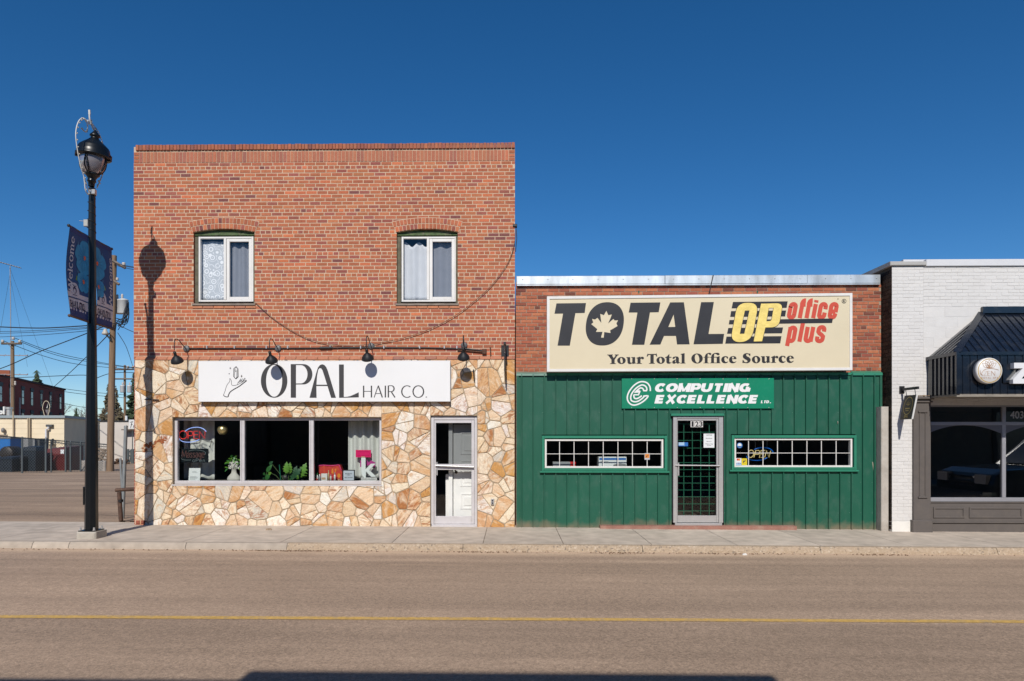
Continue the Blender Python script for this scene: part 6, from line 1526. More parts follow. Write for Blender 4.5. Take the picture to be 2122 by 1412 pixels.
# canopy
m_can = mat('black navy canopy metal', (.0075, .011, .019), .24, metal=.0, var=.2, vscale=4, dirt=(.05, .05, .05), dscale=6, damt=.5, spec=.7, coat=.25)
cl = P(1983, 731, AY); xl = cl.x; ze = (cl.z+P(1920, 742, ZY).z)/2; zb = P(2050, 816.5, AY).z; rd = P(2034, 648, ZY); xr = rd.x; zr = P(2060, 648, ZY-.01).z
can = mb = MB(); x2 = 14.5
mb.add([(xl, AY, zb), (x2, AY, zb), (x2, AY, ze), (xl, AY, ze), (xl, ZY-.01, zb), (xl, ZY-.01, ze), (xr, ZY-.01, zr), (x2, ZY-.01, zr)],
       [(0,1,2,3), (4,0,3,5), (3,2,7,6), (5,3,6)])
mb.box(xr-.02, x2, ZY-.07, ZY-.012, zr-.02, P(2060, 636, ZY-.05).z)              # ridge flashing
# standing ribs
sp = .126; x = xl+.10
while x < 12.0:
    mb.box(x-.006, x+.006, AY-.012, AY-.001, zb+.002, ze-.045); t0 = max(0.0, min(1.0, (xr-x)/(xr-xl)))
    y1 = ZY-.012; k = 1-t0 if x < xr else 1.0
    a = Vector((x, AY, ze)); b = Vector((x, AY+(ZY-.01-AY)*k, ze+(zr-ze)*k))
    n = Vector((0, -(zr-ze), (ZY-.01-AY))).normalized()*.022
    if k > .06:
        n = Vector((0, -abs(zr-ze), abs(ZY-AY))).normalized()*.014
        w = Vector((.006, 0, 0)); mb.hexa([a-w-n*.2, a+w-n*.2, b+w-n*.2, b-w-n*.2], [a-w+n, a+w+n, b+w+n, b-w+n])
    x += sp
y = AY+.10
while y < ZY-.05:
    mb.box(xl-.020, xl-.001, y-.011, y+.011, zb+.002, ze-.045); k = (y-AY)/(ZY-.01-AY)
    a = Vector((xl, y, ze)); b = Vector((xl+(xr-xl)*k, y, ze+(zr-ze)*k)); n = Vector((-(zr-ze), 0, (xr-xl))).normalized()*.022; w = Vector((0, .011, 0))
    if k > .06: mb.hexa([a-w-n*.2, a+w-n*.2, b+w-n*.2, b-w-n*.2], [a-w+n, a+w+n, b+w+n, b-w+n])
    y += .115
# eave trim, corner trim, hip cap
mb.box(xl-.028, x2, AY-.030, AY-.002, ze-.045, ze+.012); mb.box(xl-.030, xl-.002, AY-.0, ZY-.012, ze-.045, ze+.012)
mb.box(xl-.022, xl+.05, AY-.024, AY-.003, zb, ze-.046)
a = Vector((xl, AY, ze)); b = Vector((xr, ZY-.01, zr)); nn = Vector((-.5, -.75, .45)).normalized()*.022; s = Vector((.045, -.03, -.01))
mb.hexa([a-s-nn*.3, a+s-nn*.3, b+s-nn*.3, b-s-nn*.3], [a-s+nn, a+s+nn, b+s+nn, b-s+nn])
cano = mb.build('canopy', m_can, white)
mb = MB(); mb.box(xl+.0, x2, AY+.004, ZY-.012, zb-.03, zb-.003); mb.box(xl-.01, x2, AY-.012, AY+.03, zb-.05, zb-.031)
mb.build('soffit', mat('weathered soffit board', (.28, .25, .21), .8, var=.2, vscale=5), cano)
# grey shop front: pilaster, window wall, bulkhead
m_grey = mat('warm grey paint', (.115, .10, .092), .6, var=.07, vscale=4, dirt=(.20, .165, .13), dscale=7, damt=.3)
mb = MB(); q = R(*K6([(347, 80)])[0], *K6([(480, 1105)])[0], -.36); px0, px1 = q[0], q[1]
mb.bbox(px0, px1, -.36, ZY+.05, -.06, q[3]-.02, .006)
qb = R(*K6([(342, 1036)])[0], *K6([(497, 1105)])[0], -.40); mb.bbox(qb[0], qb[1], -.40, ZY, -.07, qb[3], .012)
qc = R(*K6([(352, 82)])[0], *K6([(486, 128)])[0], -.38); mb.bbox(px0-.02, px1+.02, -.39, ZY, qc[2], qc[2]+.03, .008); mb.bbox(px0-.04, px1+.04, -.41, ZY, qc[3]-.05, qc[3], .012)
p = R(*K6([(388, 200)])[0], *K6([(442, 855)])[0], -.36); frame4(mb, p[0], p[1], p[2], p[3], .022, -.375, -.358); mb.bbox(p[0]-.02, p[1]+.02, -.385, -.358, p[3]-.012, p[3]+.02, .004); mb.bbox(p[0]-.02, p[1]+.02, -.385, -.358, p[2]-.02, p[2]+.008, .004)
mb.build('pilaster', m_grey, white)
mb = MB(); rs = random.Random(8)
for k in range(14): mb.ball((px0-.08+k*.04, -.38+rs.uniform(-.03,.03), qc[3]+.012), rs.uniform(.012,.024), 6, sq=(1.6,1,.6))
mb.build('nest_debris', mat('dry twigs and dust', (.25, .17, .10), .95, var=.4, vscale=40), white)
BYW = -.27; zbk = P(*K6([(800, 892)])[0], BYW).z
mb = MB(); mb.box(px1+.002, ZX1, BYW, BYW+.12, -.06, zbk); zl = P(*K6([(800, 1052)])[0], BYW).z; mb.bbox(px1+.02, ZX1, BYW-.03, BYW-.001, zl-.008, zl+.012, .004); mb.bbox(px1+.002, ZX1, BYW-.02, BYW-.001, zbk-.02, zbk, .004)
for u0, u1 in ((497, 738), (772, 1183), (1222, 1630), (1670, 2070)):
    p = R(*K6([(u0, 935)])[0], *K6([(u1, 1017)])[0], BYW); frame4(mb, p[0], p[1], p[2], p[3], .03, BYW-.018, BYW-.001)
mb.build('bulkhead', m_grey, white)
m_fr = mat('silver grey shop frame', (.36, .36, .39), .4, metal=.25, var=.05)
mb = MB(); FY0, FY1 = -.26, -.19
rows = [(138, 161), (277, 302), (860, 891)]; zz = [(P(*K6([(760, b)])[0], FY0).z, P(*K6([(760, a)])[0], FY0).z) for a, b in rows]
mulls = [(1029, 1058), (1590, 1618), (2150, 2180)]
xs_ = [px1+.002]+[v for m_ in mulls for v in (XW(K6([(m_[0], 0)])[0][0], FY0), XW(K6([(m_[1], 0)])[0][0], FY0))]
for a, b in zz: mb.bbox(px1+.002, ZX1, FY0, FY1, a, b, .004)
for k in range(len(mulls)):
    a, b = xs_[1+2*k], xs_[2+2*k]
    for lo, hi in ((zz[2][1], zz[1][0]), (zz[1][1], zz[0][0])): mb.bbox(a, b, FY0-.002, FY1, lo, hi, .004)
fr = mb.build('shop_window', m_fr, white)
m_glass_d = glass_mat('tinted shop glass', (.22, .25, .26), 1.0, .14)
xx = [px1+.002]; bays = []
for k in range(len(mulls)): bays.append((xs_[2*k] if k else px1+.002, xs_[1+2*k]))
for a, b in bays:
    mb = MB(); pane(mb, a, b, zz[2][1], zz[1][0], FY0+.03); mb.build('pane', m_glass_d, fr)
    mb = MB(); pane(mb, a, b, zz[1][1], zz[0][0], FY0+.03); mb.build('pane', m_glass_d, fr)
    # shallow arched corner boards behind the glass line
    w = b-a; top = zz[1][0]; h = .155; n = 14
    for s in (0, 1):
        pts = [(a, top), (a, top-h)]+[(a+w/2*t/n, top-h*(1-t/n)**2*1.0-.002) for t in range(1, n)]+[(a+w/2*.97, top)]
        if s: pts = [(a+b-u, v) for u, v in pts][::-1]
        mb = MB(); mb.prism(pts, FY0+.012, FY0+.026); mb.build('corner_board', mat('grey spandrel', (.17, .17, .19), .5), fr)
q0 = K6([(1090, 252)])[0]; q1 = K6([(1192, 195)])[0]
p0, p1 = P(*q0, FY0+.028), P(*q1, FY0+.028)
text('phone_lettering', '403', (p0.x, p0.z, p1.x, p1.z), front(FY0+.026), mat('silver vinyl', (.42, .42, .42), .4), fr, .015, ext=.001)
mb = MB(); mb.box(px1-.1, ZX1, -.22, 4.0, zcan, zcan+.05); mb.quad((px1, 3.9, 0), (ZX1, 3.9, 0), (ZX1, 3.9, zcan), (px1, 3.9, zcan)); mb.quad((px1-.05, -.15, .02), (ZX1, -.15, .02), (ZX1, 3.9, .02), (px1-.05, 3.9, .02)); mb.quad((px1-.05, -.15, 0), (px1-.05, 3.9, 0), (px1-.05, 3.9, zcan), (px1-.05, -.15, zcan))
mb.box(xs_[1]-.25, xs_[1]+.1, -.1, -.05, zz[2][1]+.02, zz[2][1]+.07)
mb.build('interior', m_dark_in, white)
# round sign on the canopy
ry = AY-.13; rc = P(*K7([(1418, 998)])[0], ry); rad = 178/6.7234*(DC+ry)/FPX
rs_ = thing('round_sign', 'round white lit sign with a gold lotus and ring on the black canopy', 'sign', (rc.x, ry, rc.z))
mb = MB(); mb.lathe([(0,0),(rad-.008,0),(rad,.010),(rad,.10),(0,.10)], (rc.x, ry, rc.z), 48, axis='y'); mb.box(rc.x-.05, rc.x+.05, ry+.09, AY-.002, rc.z-.12, rc.z+.12); mb.build('drum', mat('white sign acrylic', (.78, .77, .76), .4), rs_)
m_gold2 = mat('gold print', (.52, .33, .06), .45); m_bronze = mat('bronze print', (.42, .21, .09), .45)
fr_ = lambda a, b: P(a, b, ry-.002)
mb = MB(); mb.ribbon(K7(arc(1418, 998, 160, 163, 0, 360, 60)), 1.5, fr_); mb.build('ring_print', m_gold2, rs_)
mb = MB(); c0 = (1413, 960); k = 0
for ang, L, w in ((90,112,30),(62,108,30),(118,108,30),(35,120,28),(145,120,28),(48,60,18),(132,60,18)):
    d = (cos(radians(ang)), -sin(radians(ang))); s = (-d[1], d[0])
    for sg in (1, -1):
        k += 1; pts = smooth([c0, (c0[0]+d[0]*L*.5+s[0]*w*sg, c0[1]+d[1]*L*.5+s[1]*w*sg), (c0[0]+d[0]*L, c0[1]+d[1]*L)], 6)
        mb.ribbon(K7(pts), .62, lambda a, b: P(a, b, ry-.002-.0003*(k % 6)))
mb.ribbon(K7(smooth([(1545,990),(1480,972),(1400,970),(1340,990),(1305,1040),(1310,1062)], 6)), .8, lambda a, b: P(a, b, ry-.0045)); mb.ribbon(K7(smooth([(1285,992),(1292,1040),(1325,1065)], 5)), .8, lambda a, b: P(a, b, ry-.005))
mb.build('lotus_print', m_bronze, rs_)
fz = lambda a, b, h=0: P(*K7([(a, b)])[0], ry-.002-h)
pen_text('lettering', 'ZEN', (1338, 1068, 1492, 1004), fz, m_bronze, rs_, 2.2, 7, gap=.2)
pen_text('lettering', 'ROYAL SPA', (1305, 1108, 1535, 1088), fz, m_bronze, rs_, 2.6, 3.6, gap=.55, space=1.0)
# big white channel letter at the frame's edge
ly = AY-.12; Zp = K7([(1758,888),(2010,888),(2010,945),(1862,1108),(2010,1108),(2010,1178),(1745,1178),(1745,1120),(1880,965),(1758,965)])
zl_ = thing('channel_letter', 'big white raised letter Z on the black canopy beside the round sign', 'sign letter', P(2120, 795, ly))
pz = [(P(u, v, ly).x, P(u, v, ly).z) for u, v in Zp]; mb = MB(); mb.prism(pz, ly, ly+.085); mb.build('letter_body', mat('white channel letter', (.78, .78, .80), .4), zl_)
mb = MB(); q = R(*K7([(1600, 905)])[0], *K7([(2200, 1165)])[0], AY-.025); mb.box(q[0], q[1], AY-.034, AY-.024, q[2], q[3]); mb.build('backing', m_can, zl_)
# hanging blade sign
b0 = P(1868.5, 808, ZY-.01); hs = thing('hanging_sign', 'small black hanging spa sign with a gold oval, on an arm from the white wall', 'sign', (b0.x, ZY, b0.z))
mb = MB(); mb.bbox(b0.x-.045, b0.x+.045, ZY-.03, ZY-.009, b0.z-.065, b0.z+.065, .004); mb.build('wall_plate', m_black, hs)
mb = MB(); mb.box(b0.x-.018, b0.x+.018, -.82, ZY-.03, b0.z-.02, b0.z+.025); mb.build('arm', m_black, hs)
sw_ = -.085; y0_, y1_ = -.40, -.76; zt_ = b0.z-.115; zb_ = zt_-.43; xt = b0.x; th = .028
def bl(u, v, c=0):   # u from the wall out, v from the top down, on the side that faces the street's left end
    return Vector((xt+sw_*v-c, y0_+(y1_-y0_)*u, zt_+(zb_-zt_)*v))
def br(u, v, c=0): return Vector((xt+sw_*v+th+c, y0_+(y1_-y0_)*u, zt_+(zb_-zt_)*v))
mb = MB(); mb.add([bl(0,0), bl(1,0), bl(1,1), bl(0,1), br(0,0), br(1,0), br(1,1), br(0,1)], [(0,3,2,1),(4,5,6,7),(0,1,5,4),(3,7,6,2),(0,4,7,3)]); mb.build('sign_board', mat('black sign face', (.022, .02, .018), .5), hs)
mb = MB(); mb.add([bl(1,0), bl(1,1), br(1,1), br(1,0), bl(1.03,0), bl(1.03,1), br(1.03,1), br(1.03,0)], [(0,1,2,3),(4,7,6,5),(0,4,5,1),(2,6,7,3),(1,5,6,2),(0,3,7,4)]); mb.build('sign_edge', mat('white sign edge', (.65, .64, .62), .5), hs)
mb = MB()
for f_, sg in ((bl, 1),):
    mb.ribbon(arc(.5, .44, .36, .36, 0, 360, 30), .035, lambda a, b: f_(a, b, .002))
    for ang in (90, 50, 130, 20, 160): mb.ribbon([(.5,.42), (.5+.22*cos(radians(ang)), .42-.2*sin(radians(ang)))], .02, lambda a, b: f_(a, b, .0026))
    mb.ribbon([(.3,.55),(.7,.55)], .05, lambda a, b: f_(a, b, .003)); mb.ribbon([(.36,.64),(.64,.64)], .03, lambda a, b: f_(a, b, .003))
mb.build('gold_print', mat('dull gold print', (.36, .27, .09), .5), hs)
pen_text('lettering', 'SPA', (.66, .94, .34, .84), lambda a, b, h=0: bl(1-a, b, .003+h), mat('dull gold print', (.36, .27, .09), .5), hs, .02, .035, gap=.25)
for yy_ in (-.44, -.72):
    mb = MB(); mb.tube([(xt+.0, yy_, b0.z-.02), (xt+.015, yy_, zt_+.0)], .007, 6); mb.build('chain', m_chain, hs)
# rough concrete post in the gap between the two shops
cp_ = R(1826.5, 843, 1842, 1098, -.24); mb = MB(); rr = random.Random(12)
mb.bbox(cp_[0], cp_[1], -.24, .3, -.07, cp_[3], .012)
tag(mb.build('concrete_post', mat('stained pale concrete', (.50, .46, .41), .9, var=.15, vscale=4, bump=.4, bscale=30, dirt=(.27, .22, .17), dscale=3, damt=.6)), 'narrow pale concrete post between the green shop and the white building', 'post')
# ---------------------------------------------------------------- street lamp with its banners
f0 = GP(180, 1117.4); PY = f0.y+.155; LX = P(189.5, 1100, PY).x; LZ = gz(LX)
u_ = (DC+PY)/FPX                                   # metres for one measured unit at the lamp
m_lamp = mat('glossy black lamp paint', (.006, .008, .010), .34, var=.15, vscale=6, spec=.4)
lamp = thing('street_lamp', 'tall black street lamp with a domed lantern, standing on a concrete block at the kerb', 'street lamp', (LX, PY, LZ))
mb = MB(); xa, xb = P(162, 1110, f0.y).x, P(199, 1110, f0.y).x; mb.bbox(LX-.165, LX+.165, PY-.155, PY+.155, LZ-.03, LZ+.115, .02); mb.build('concrete_base', mat('pale cast concrete', (.46, .42, .36), .9, var=.12, bump=.4, bscale=50, dirt=(.3, .26, .21), dscale=8, damt=.4), lamp)
mb = MB(); zb0 = LZ+.118
mb.box(LX-.135, LX+.135, PY-.135, PY+.135, zb0-.002, zb0+.016)
Z_ = lambda py: EYE+(HOR-py)*u_
xt_ = P(190.8, 380, PY).x; M = Matrix(((1, 0, (xt_-LX)/(Z_(380)-zb0), LX), (0, 1, 0, PY), (0, 0, 1, zb0), (0, 0, 0, 1)))
prof = [(.104, .012), (.100, .35), (.097, 1.1), (.088, 1.9), (.072, Z_(690)-zb0), (.060, Z_(520)-zb0), (.050, Z_(385)-zb0)]
mb2 = MB(M); mb2.lathe(prof, (0,0,0), 8, smooth=False, a0=pi/8); mb.v += []; off = len(mb.v)
for v in mb2.v: mb.v.append(v)
for f, s in zip(mb2.f, mb2.sm): mb.f.append([i+off for i in f]); mb.mi.append(0); mb.c.append(None); mb.sm.append(s)
pole = mb.build('pole', m_lamp, lamp)
mb = MB()
for sx_, sy2 in ((-1,-1),(1,-1),(1,1),(-1,1)): mb.lathe([(0,.05),(.016,.05),(.016,.012),(.024,.012),(.024,0)], (LX+sx_*.112, PY+sy2*.112, zb0+.014), 6, smooth=False)
mb.build('anchor_bolts', m_alu, pole)
q = P(176.5, 1029, PY); mb = MB(); mb.bbox(LX-.135, LX-.085, PY-.03, PY+.05, Z_(1048), Z_(1010), .015); mb.build('hand_hole_cover', m_lamp, pole)
# lantern, leaning a little
pv = P(191, 363, PY); M = Matrix.Translation(pv) @ Matrix.Rotation(radians(4.2), 4, 'Y')
s7 = u_/7.06
def H(v): return (1010-v)*s7
mb = MB(M); mb.lathe([(0,H(306)),(10*s7,H(312)),(13*s7,H(325)),(8*s7,H(345)),(22*s7,H(362)),(45*s7,H(395)),(70*s7,H(425)),(70*s7,H(442)),(52*s7,H(452)),(54*s7,H(470)),(68*s7,H(482)),(90*s7,H(505)),(150*s7,H(556)),(196*s7,H(600)),(206*s7,H(616)),(214*s7,H(660)),(226*s7,H(680)),(220*s7,H(715)),(236*s7,H(730)),(236*s7,H(752)),(205*s7,H(756)),(0,H(740))], (0,0,0), 28)
lan = mb.build('lantern_roof', m_lamp, lamp)
mb = MB(M)
for a in (0.35, 0.35+pi):
    mb.box(.235*cos(a)-.03, .235*cos(a)+.03, .235*sin(a)-.02, .235*sin(a)+.02, H(770), H(690))
mb.build('roof_clips', m_lamp, lan)
gl_m = bpy.data.materials.new('frosted lamp globe'); gl_m.use_nodes = True; b_ = gl_m.node_tree.nodes['Principled BSDF']; b_.inputs['Base Color'].default_value = (.22, .20, .22, 1); b_.inputs['Roughness'].default_value = .14; b_.inputs['Transmission Weight'].default_value = .3; b_.inputs['Specular IOR Level'].default_value = .5
mb = MB(M); mb.lathe([(178*s7,H(748)),(182*s7,H(800)),(176*s7,H(860)),(158*s7,H(915)),(125*s7,H(965)),(85*s7,H(1000))], (0,0,0), 28); mb.build('globe', gl_m, lamp)
mb = MB(M)
for a in (0, pi/2, pi, 3*pi/2):
    a += -pi/2+.05
    for d in (-.16, .16):
        pts = []
        for r, v, k in ((184, 745, .15), (190, 800, .4), (184, 860, .8), (166, 920, 1.0), (134, 972, .8), (88, 1006, .3)): t = a+d*k; pts.append((r*s7*cos(t), r*s7*sin(t), H(v)))
        mb.tube(smooth(pts, 3), .009, 6)
mb.build('globe_cage', m_lamp, lamp)
mb = MB(M); mb.lathe([(0,H(985)),(100*s7,H(992)),(104*s7,H(1010)),(78*s7,H(1030)),(58*s7,H(1062)),(54*s7,H(1085)),(60*s7,H(1095)),(60*s7,H(1112)),(46*s7,H(1122)),(42*s7,H(1180))], (0,0,0), 20); mb.build('lantern_neck', m_lamp, lamp)
m_silv = mat('bright steel band', (.62, .60, .57), .35, metal=.6)
mb = MB(); cxl = P(191.5, 396, PY).x; mb.lathe([(.058, Z_(400.5)), (.061, Z_(400)), (.061, Z_(391.5)), (.058, Z_(391))], (cxl, PY, 0), 16); mb.box(cxl+.03, cxl+.085, PY-.075, PY-.02, Z_(400), Z_(391)); mb.build('steel_band', m_silv, lamp)
mb = MB(); bx_ = P(183.5, 461, PY); mb.bbox(bx_.x-.035, bx_.x+.035, PY-.085, PY-.045, Z_(468), Z_(454), .006); mb.tube([(bx_.x-.03, PY-.06, Z_(457)), (bx_.x-.11, PY-.07, Z_(456))], .005, 5); mb.build('sensor_box', mat('grey sensor box', (.45, .44, .41), .5), lamp)
mb = MB(); hel = []
for k in range(70): t = k/69; a = t*2*pi*4.5; r = .056+.012*t; hel.append((P(190, 430, PY).x+.0+r*cos(a)-.004*t, PY+r*sin(a), Z_(405)+(Z_(485)-Z_(405))*t))
mb.tube(hel, .005, 5); mb.build('wrapped_cable', m_black, lamp)
# winter light decoration on the lantern
dec = thing('light_decoration', 'white wire scroll decoration with little bulbs fixed round the lantern of the near street lamp', 'decoration', P(190, 400, PY))
K8 = crop(140, 220, 7.06); dy_ = PY-.27
m_wire = mat('white coated wire frame', (.66, .64, .60), .5); m_bulb = mat('clear small bulbs', (.70, .66, .55), .2)
curves = [[(300,1295),(262,1230),(248,1120),(235,1020),(205,930),(178,820),(152,690),(132,560),(120,430),(130,320),(160,230),(195,188),(222,174),(250,190),(268,225)],
          [(222,174),(262,205),(288,260),(296,320),(280,375),(250,372),(222,340)], [(320,60),(320,130),(326,200),(350,270),(385,350)], [(345,240),(400,310),(445,370),(485,460),(520,560),(538,595)], [(520,985),(495,1050),(455,1140),(430,1200)], [(300,200),(310,260),(345,255),(355,200)], [(240,1040),(265,1110),(290,1190),(330,1270)]]
XD = P(192, 330, PY).x
def DP(px, py):                                    # the frame stands across the line of the street, in the pole's own plane
    a = (px-PPX)/FPX; return P(px, py, XD*(cy_+a*sy_)/(a*cy_-sy_)-DC)
for ci_, cvs in enumerate(curves):
    mb = MB(); pts = smooth([DP(*K8([q])[0]).to_tuple() for q in cvs], 5); mb.tube(pts, .0085 if ci_ != 2 else .014, 6); mb.build('wire_frame', m_wire, dec)
    st_ = 4 if ci_ in (0, 3) else 5
    for i in range(2, len(pts)-1, st_):
        if ci_ in (2, 6): break
        p = pts[i]; mb = MB(); mb.ball((p[0]+.006, p[1]+(.02 if ci_ == 0 else -.015), p[2]-.006), .013, 6, sq=(1.2, 1, .9)); mb.build('bulb', m_bulb, dec)
mb = MB(); mb.tube([DP(*K8([(320,60)])[0]), DP(*K8([(322,125)])[0])], .018, 8); mb.build('candle', m_wire, dec)
mb = MB()
for (u, v) in ((212,330),(280,372),(455,1100),(470,1130),(440,1160),(240,930),(225,960),(250,980),(310,240),(335,215)): p = DP(*K8([(u, v)])[0]); mb.ball(p, .022, 6, sq=(.5, 1, .7))
mb.build('tinsel', mat('faded tinsel', (.5, .42, .30), .6), dec)
# banners on arms across the street's line
ZB1, ZB0 = Z_(488), Z_(667.5); BH = ZB1-ZB0; BWD = .575
XP = P(189, 580, PY).x
xn = (P(145, 480, PY-.66).x-XP)/.575; xf = (P(231, 500, PY+.66).x-XP)/.575
def banner(side):
    s = -1 if side == 0 else 1
    def bf(u, v, c=0):                              # u metres out from the pole, v metres down from the top
        x = XP + (xn*u if s < 0 else xf*u)
        if s < 0: x += -.06*sin(pi*min(1, v/BH))**1.3*(u/BWD)
        else: x += .03*sin(pi*v/BH)*(u/BWD)+.06*max(0, sin(pi*(v/BH-.45)/.5))*(1-u/BWD)*.8
        x += .006*sin(u*17+v*3)
        return Vector((x+.002+c, PY+s*(.085+u), ZB1-v))
    lab = ('blue Welcome street banner on the near side of the lamp pole, reaching to the street', 'blue Welcome street banner behind the lamp pole, on the brick wall side')[side]
    t = thing('street_banner', lab, 'banner', (XP, PY+s*.08, ZB0), 'banners on the street lamp')
    def grid(name, u0, u1, v0, v1, c, m, nu=8, nv=16, par=t, edge=None):
        mb = MB(); vs = []
        for k in (c, c-.002):
            for j in range(nv+1):
                for i in range(nu+1): vs.append(bf(u0+(u1-u0)*i/nu, v0+(v1-v0)*j/nv, k))
        n = nu+1; N = n*(nv+1); fs = [(j*n+i, j*n+i+1, (j+1)*n+i+1, (j+1)*n+i) for j in range(nv) for i in range(nu)]
        mb.add(vs, fs+[tuple(N+q for q in f[::-1]) for f in fs], 0, None, True); return mb.build(name, m, par)
    m_navy = mat('navy banner cloth', (.008, .075, .24), .7, var=.12, vscale=2); m_navy2 = mat('dark navy hem', (.012, .05, .20), .7); m_bei = mat('pale beige banner print', (.62, .63, .70), .7)
    m_flo = mat('teal blue flower print', (.02, .32, .62), .7, var=.15, vscale=9); m_flo2 = mat('deep blue flower print', (.012, .19, .42), .7); m_lf = mat('leaf green print', (.22, .40, .04), .7); m_cen = mat('orange red flower centre', (.75, .15, .04), .7); m_wt = mat('grey white banner lettering', (.60, .64, .72), .7); m_sk = mat('blue leaf print', (.03, .18, .34), .7)
    grid('cloth', 0, BWD, 0, BH, 0, m_navy, 12, 24)
    grid('hem', 0, BWD, 0, .09, .0025, m_navy2, 8, 3); grid('hem', 0, BWD, BH-.17, BH, .0025, m_navy2, 8, 4)
    grid('panel_print', 0, BWD, 1.02, 1.30, .0025, m_bei, 10, 5)
    mb = MB(); cxu = .38 if side == 0 else .20; pts = [(cxu+.115*cos(a), 1.025-.17*sin(a)*1.0) for a in [pi*i/14 for i in range(15)]]
    mb.add([bf(u, v, .003) for u, v in pts], [tuple(range(15))]); mb.build('panel_print', m_bei, t)
    mb = MB(); mb.ribbon([(0, 1.105), (BWD/2, 1.10), (BWD, 1.11)], .018, lambda a, b: bf(a, b, .004)); mb.build('panel_line', m_navy, t)
    k = [0]
    def flower(cu, cv, r):
        for i in range(5):
            a = radians(90+72*i); k[0] += 1; c_ = (cu+.55*r*cos(a), cv-.55*r*sin(a)); pp = []
            for j in range(18):
                b = 2*pi*j/18; rr = r*.56*(1+.05*sin(5*b)); u, v = c_[0]+rr*cos(b), c_[1]+rr*sin(b); pp.append((min(max(u, .005), BWD-.01), v))
            mb = MB(); mb.add([bf(c_[0] if c_[0] > .005 else .005, c_[1], .004+.0004*(k[0] % 6))]+[bf(u, v, .004+.0004*(k[0] % 6)) for u, v in pp], [(0, 1+j, 1+(j+1) % 18) for j in range(18)]); mb.build('flower_petal', m_flo, t)
        mb = MB()
        for i in range(15): a = 2*pi*i/15; q = (cu+r*.85*cos(a), cv-r*.85*sin(a)); q = (max(q[0], .005), q[1]); mb.ribbon([(cu, cv), q], [.012, .002], lambda a, b: bf(a, b, .0072))
        mb.build('flower_veins', m_flo2, t)
        mb = MB(); mb.add([bf(cu, cv, .009)]+[bf(cu+.035*cos(2*pi*j/12), cv+.035*sin(2*pi*j/12), .008) for j in range(12)], [(0, 1+j, 1+(j+1) % 12) for j in range(12)]); mb.build('flower_centre', m_cen, t)
    def lf(u0, v0, u1, v1, w, m):
        d = Vector((u1-u0, v1-v0)); n = Vector((-d.y, d.x)).normalized()*w; mb = MB()
        mb.add([bf(u0, v0, .0034), bf((u0+u1)/2+n.x, (v0+v1)/2+n.y, .0034), bf(u1, v1, .0034), bf((u0+u1)/2-n.x, (v0+v1)/2-n.y, .0034)], [(0,1,2,3)]); mb.build('leaf_print', m, t)
    fu = .12 if side == 0 else .07
    lf(fu+.15, .33, fu+.25, .36, .06, m_lf); lf(fu+.16, .28, fu+.20, .16, .02, m_sk); lf(fu+.13, .74, fu+.23, .80, .05, m_lf); lf(fu+.15, .70, fu+.19, .62, .02, m_sk)
    flower(fu, .40, .25); flower(fu+.01, .79, .17)
    # the word runs up the outer edge
    lay, w_ = pen_layout('Welcome', .2); mb = MB(); q = 0; sc_ = .84/w_; hgt = .105
    for x0_, ch, stx in lay:
        def pt(u, v): a = (x0_+u)*sc_; b = v*hgt; return (a, b)
        allst = [([pt(u, v) for u, v in s], True) for s in stx]+[([pt(a, z), pt(b, z)], False) for a, b, z in SERIF.get(ch, [])]
        for pts, pen in allst:
            ws = []
            for i in range(len(pts)):
                a, b = pts[max(i-1, 0)], pts[min(i+1, len(pts)-1)]; d = hypot(b[0]-a[0], b[1]-a[1]) or 1; ws.append(.009+.016*abs(b[1]-a[1])/d if pen else .011)
            q += 1
            if side == 0: mb.ribbon(pts, ws, lambda a, b: bf(BWD-.04-hgt+b, 1.0-a, .004+.0003*(q % 5)))
            else: mb.ribbon(pts, ws, lambda a, b: bf(BWD-.04-b, 1.05-a, .004+.0003*(q % 5)))
    mb.build('lettering', m_wt, t)
    mm = (lambda a, b, c: bf(BWD-.03-a, b, .004)) if side == 0 else (lambda a, b, c: bf(.05+a, b, .004))
    text('lettering', 'SHN-VUL-STROLL', (0, 1.27, BWD-.10, 1.145), mm, mat('navy banner print', (.03, .03, .10), .7), t, .03, ext=0)
    mb = MB(); mb.add([bf(cxu+.045*cos(2*pi*j/14), .975+.055*sin(2*pi*j/14), .0042) for j in range(14)], [tuple(range(14))]); mb.add([bf(cxu+u, v, .0046) for u, v in ((-.05,1.045),(.05,1.045),(.05,1.055),(-.05,1.055))], [(0,1,2,3)])
    mb.ribbon([(cxu-.045, .90), (cxu, .915), (cxu+.045, .89)], .012, lambda a, b: bf(a, b, .0042)); mb.build('emblem_print', mat('navy banner print', (.03, .03, .10), .7), t)
    mb = MB(); mb.add([bf(cxu+.022*cos(2*pi*j/12), .985+.035*sin(2*pi*j/12), .005) for j in range(12)], [tuple(range(12))]); mb.build('emblem_print', m_bei, t)
    for v in (0.012, BH-.006):
        mb = MB(); a = bf(-.085, v, -.006); b = bf(BWD+.02, v, -.006); a.z = b.z = ZB1-v; mb.tube([a, b], .017, 8); mb.ball(b, .026, 8); mb.build('arm', m_black if v < 1 else mat('rusty arm', (.10, .055, .04), .6, var=.3), t)
banner(0); banner(1)

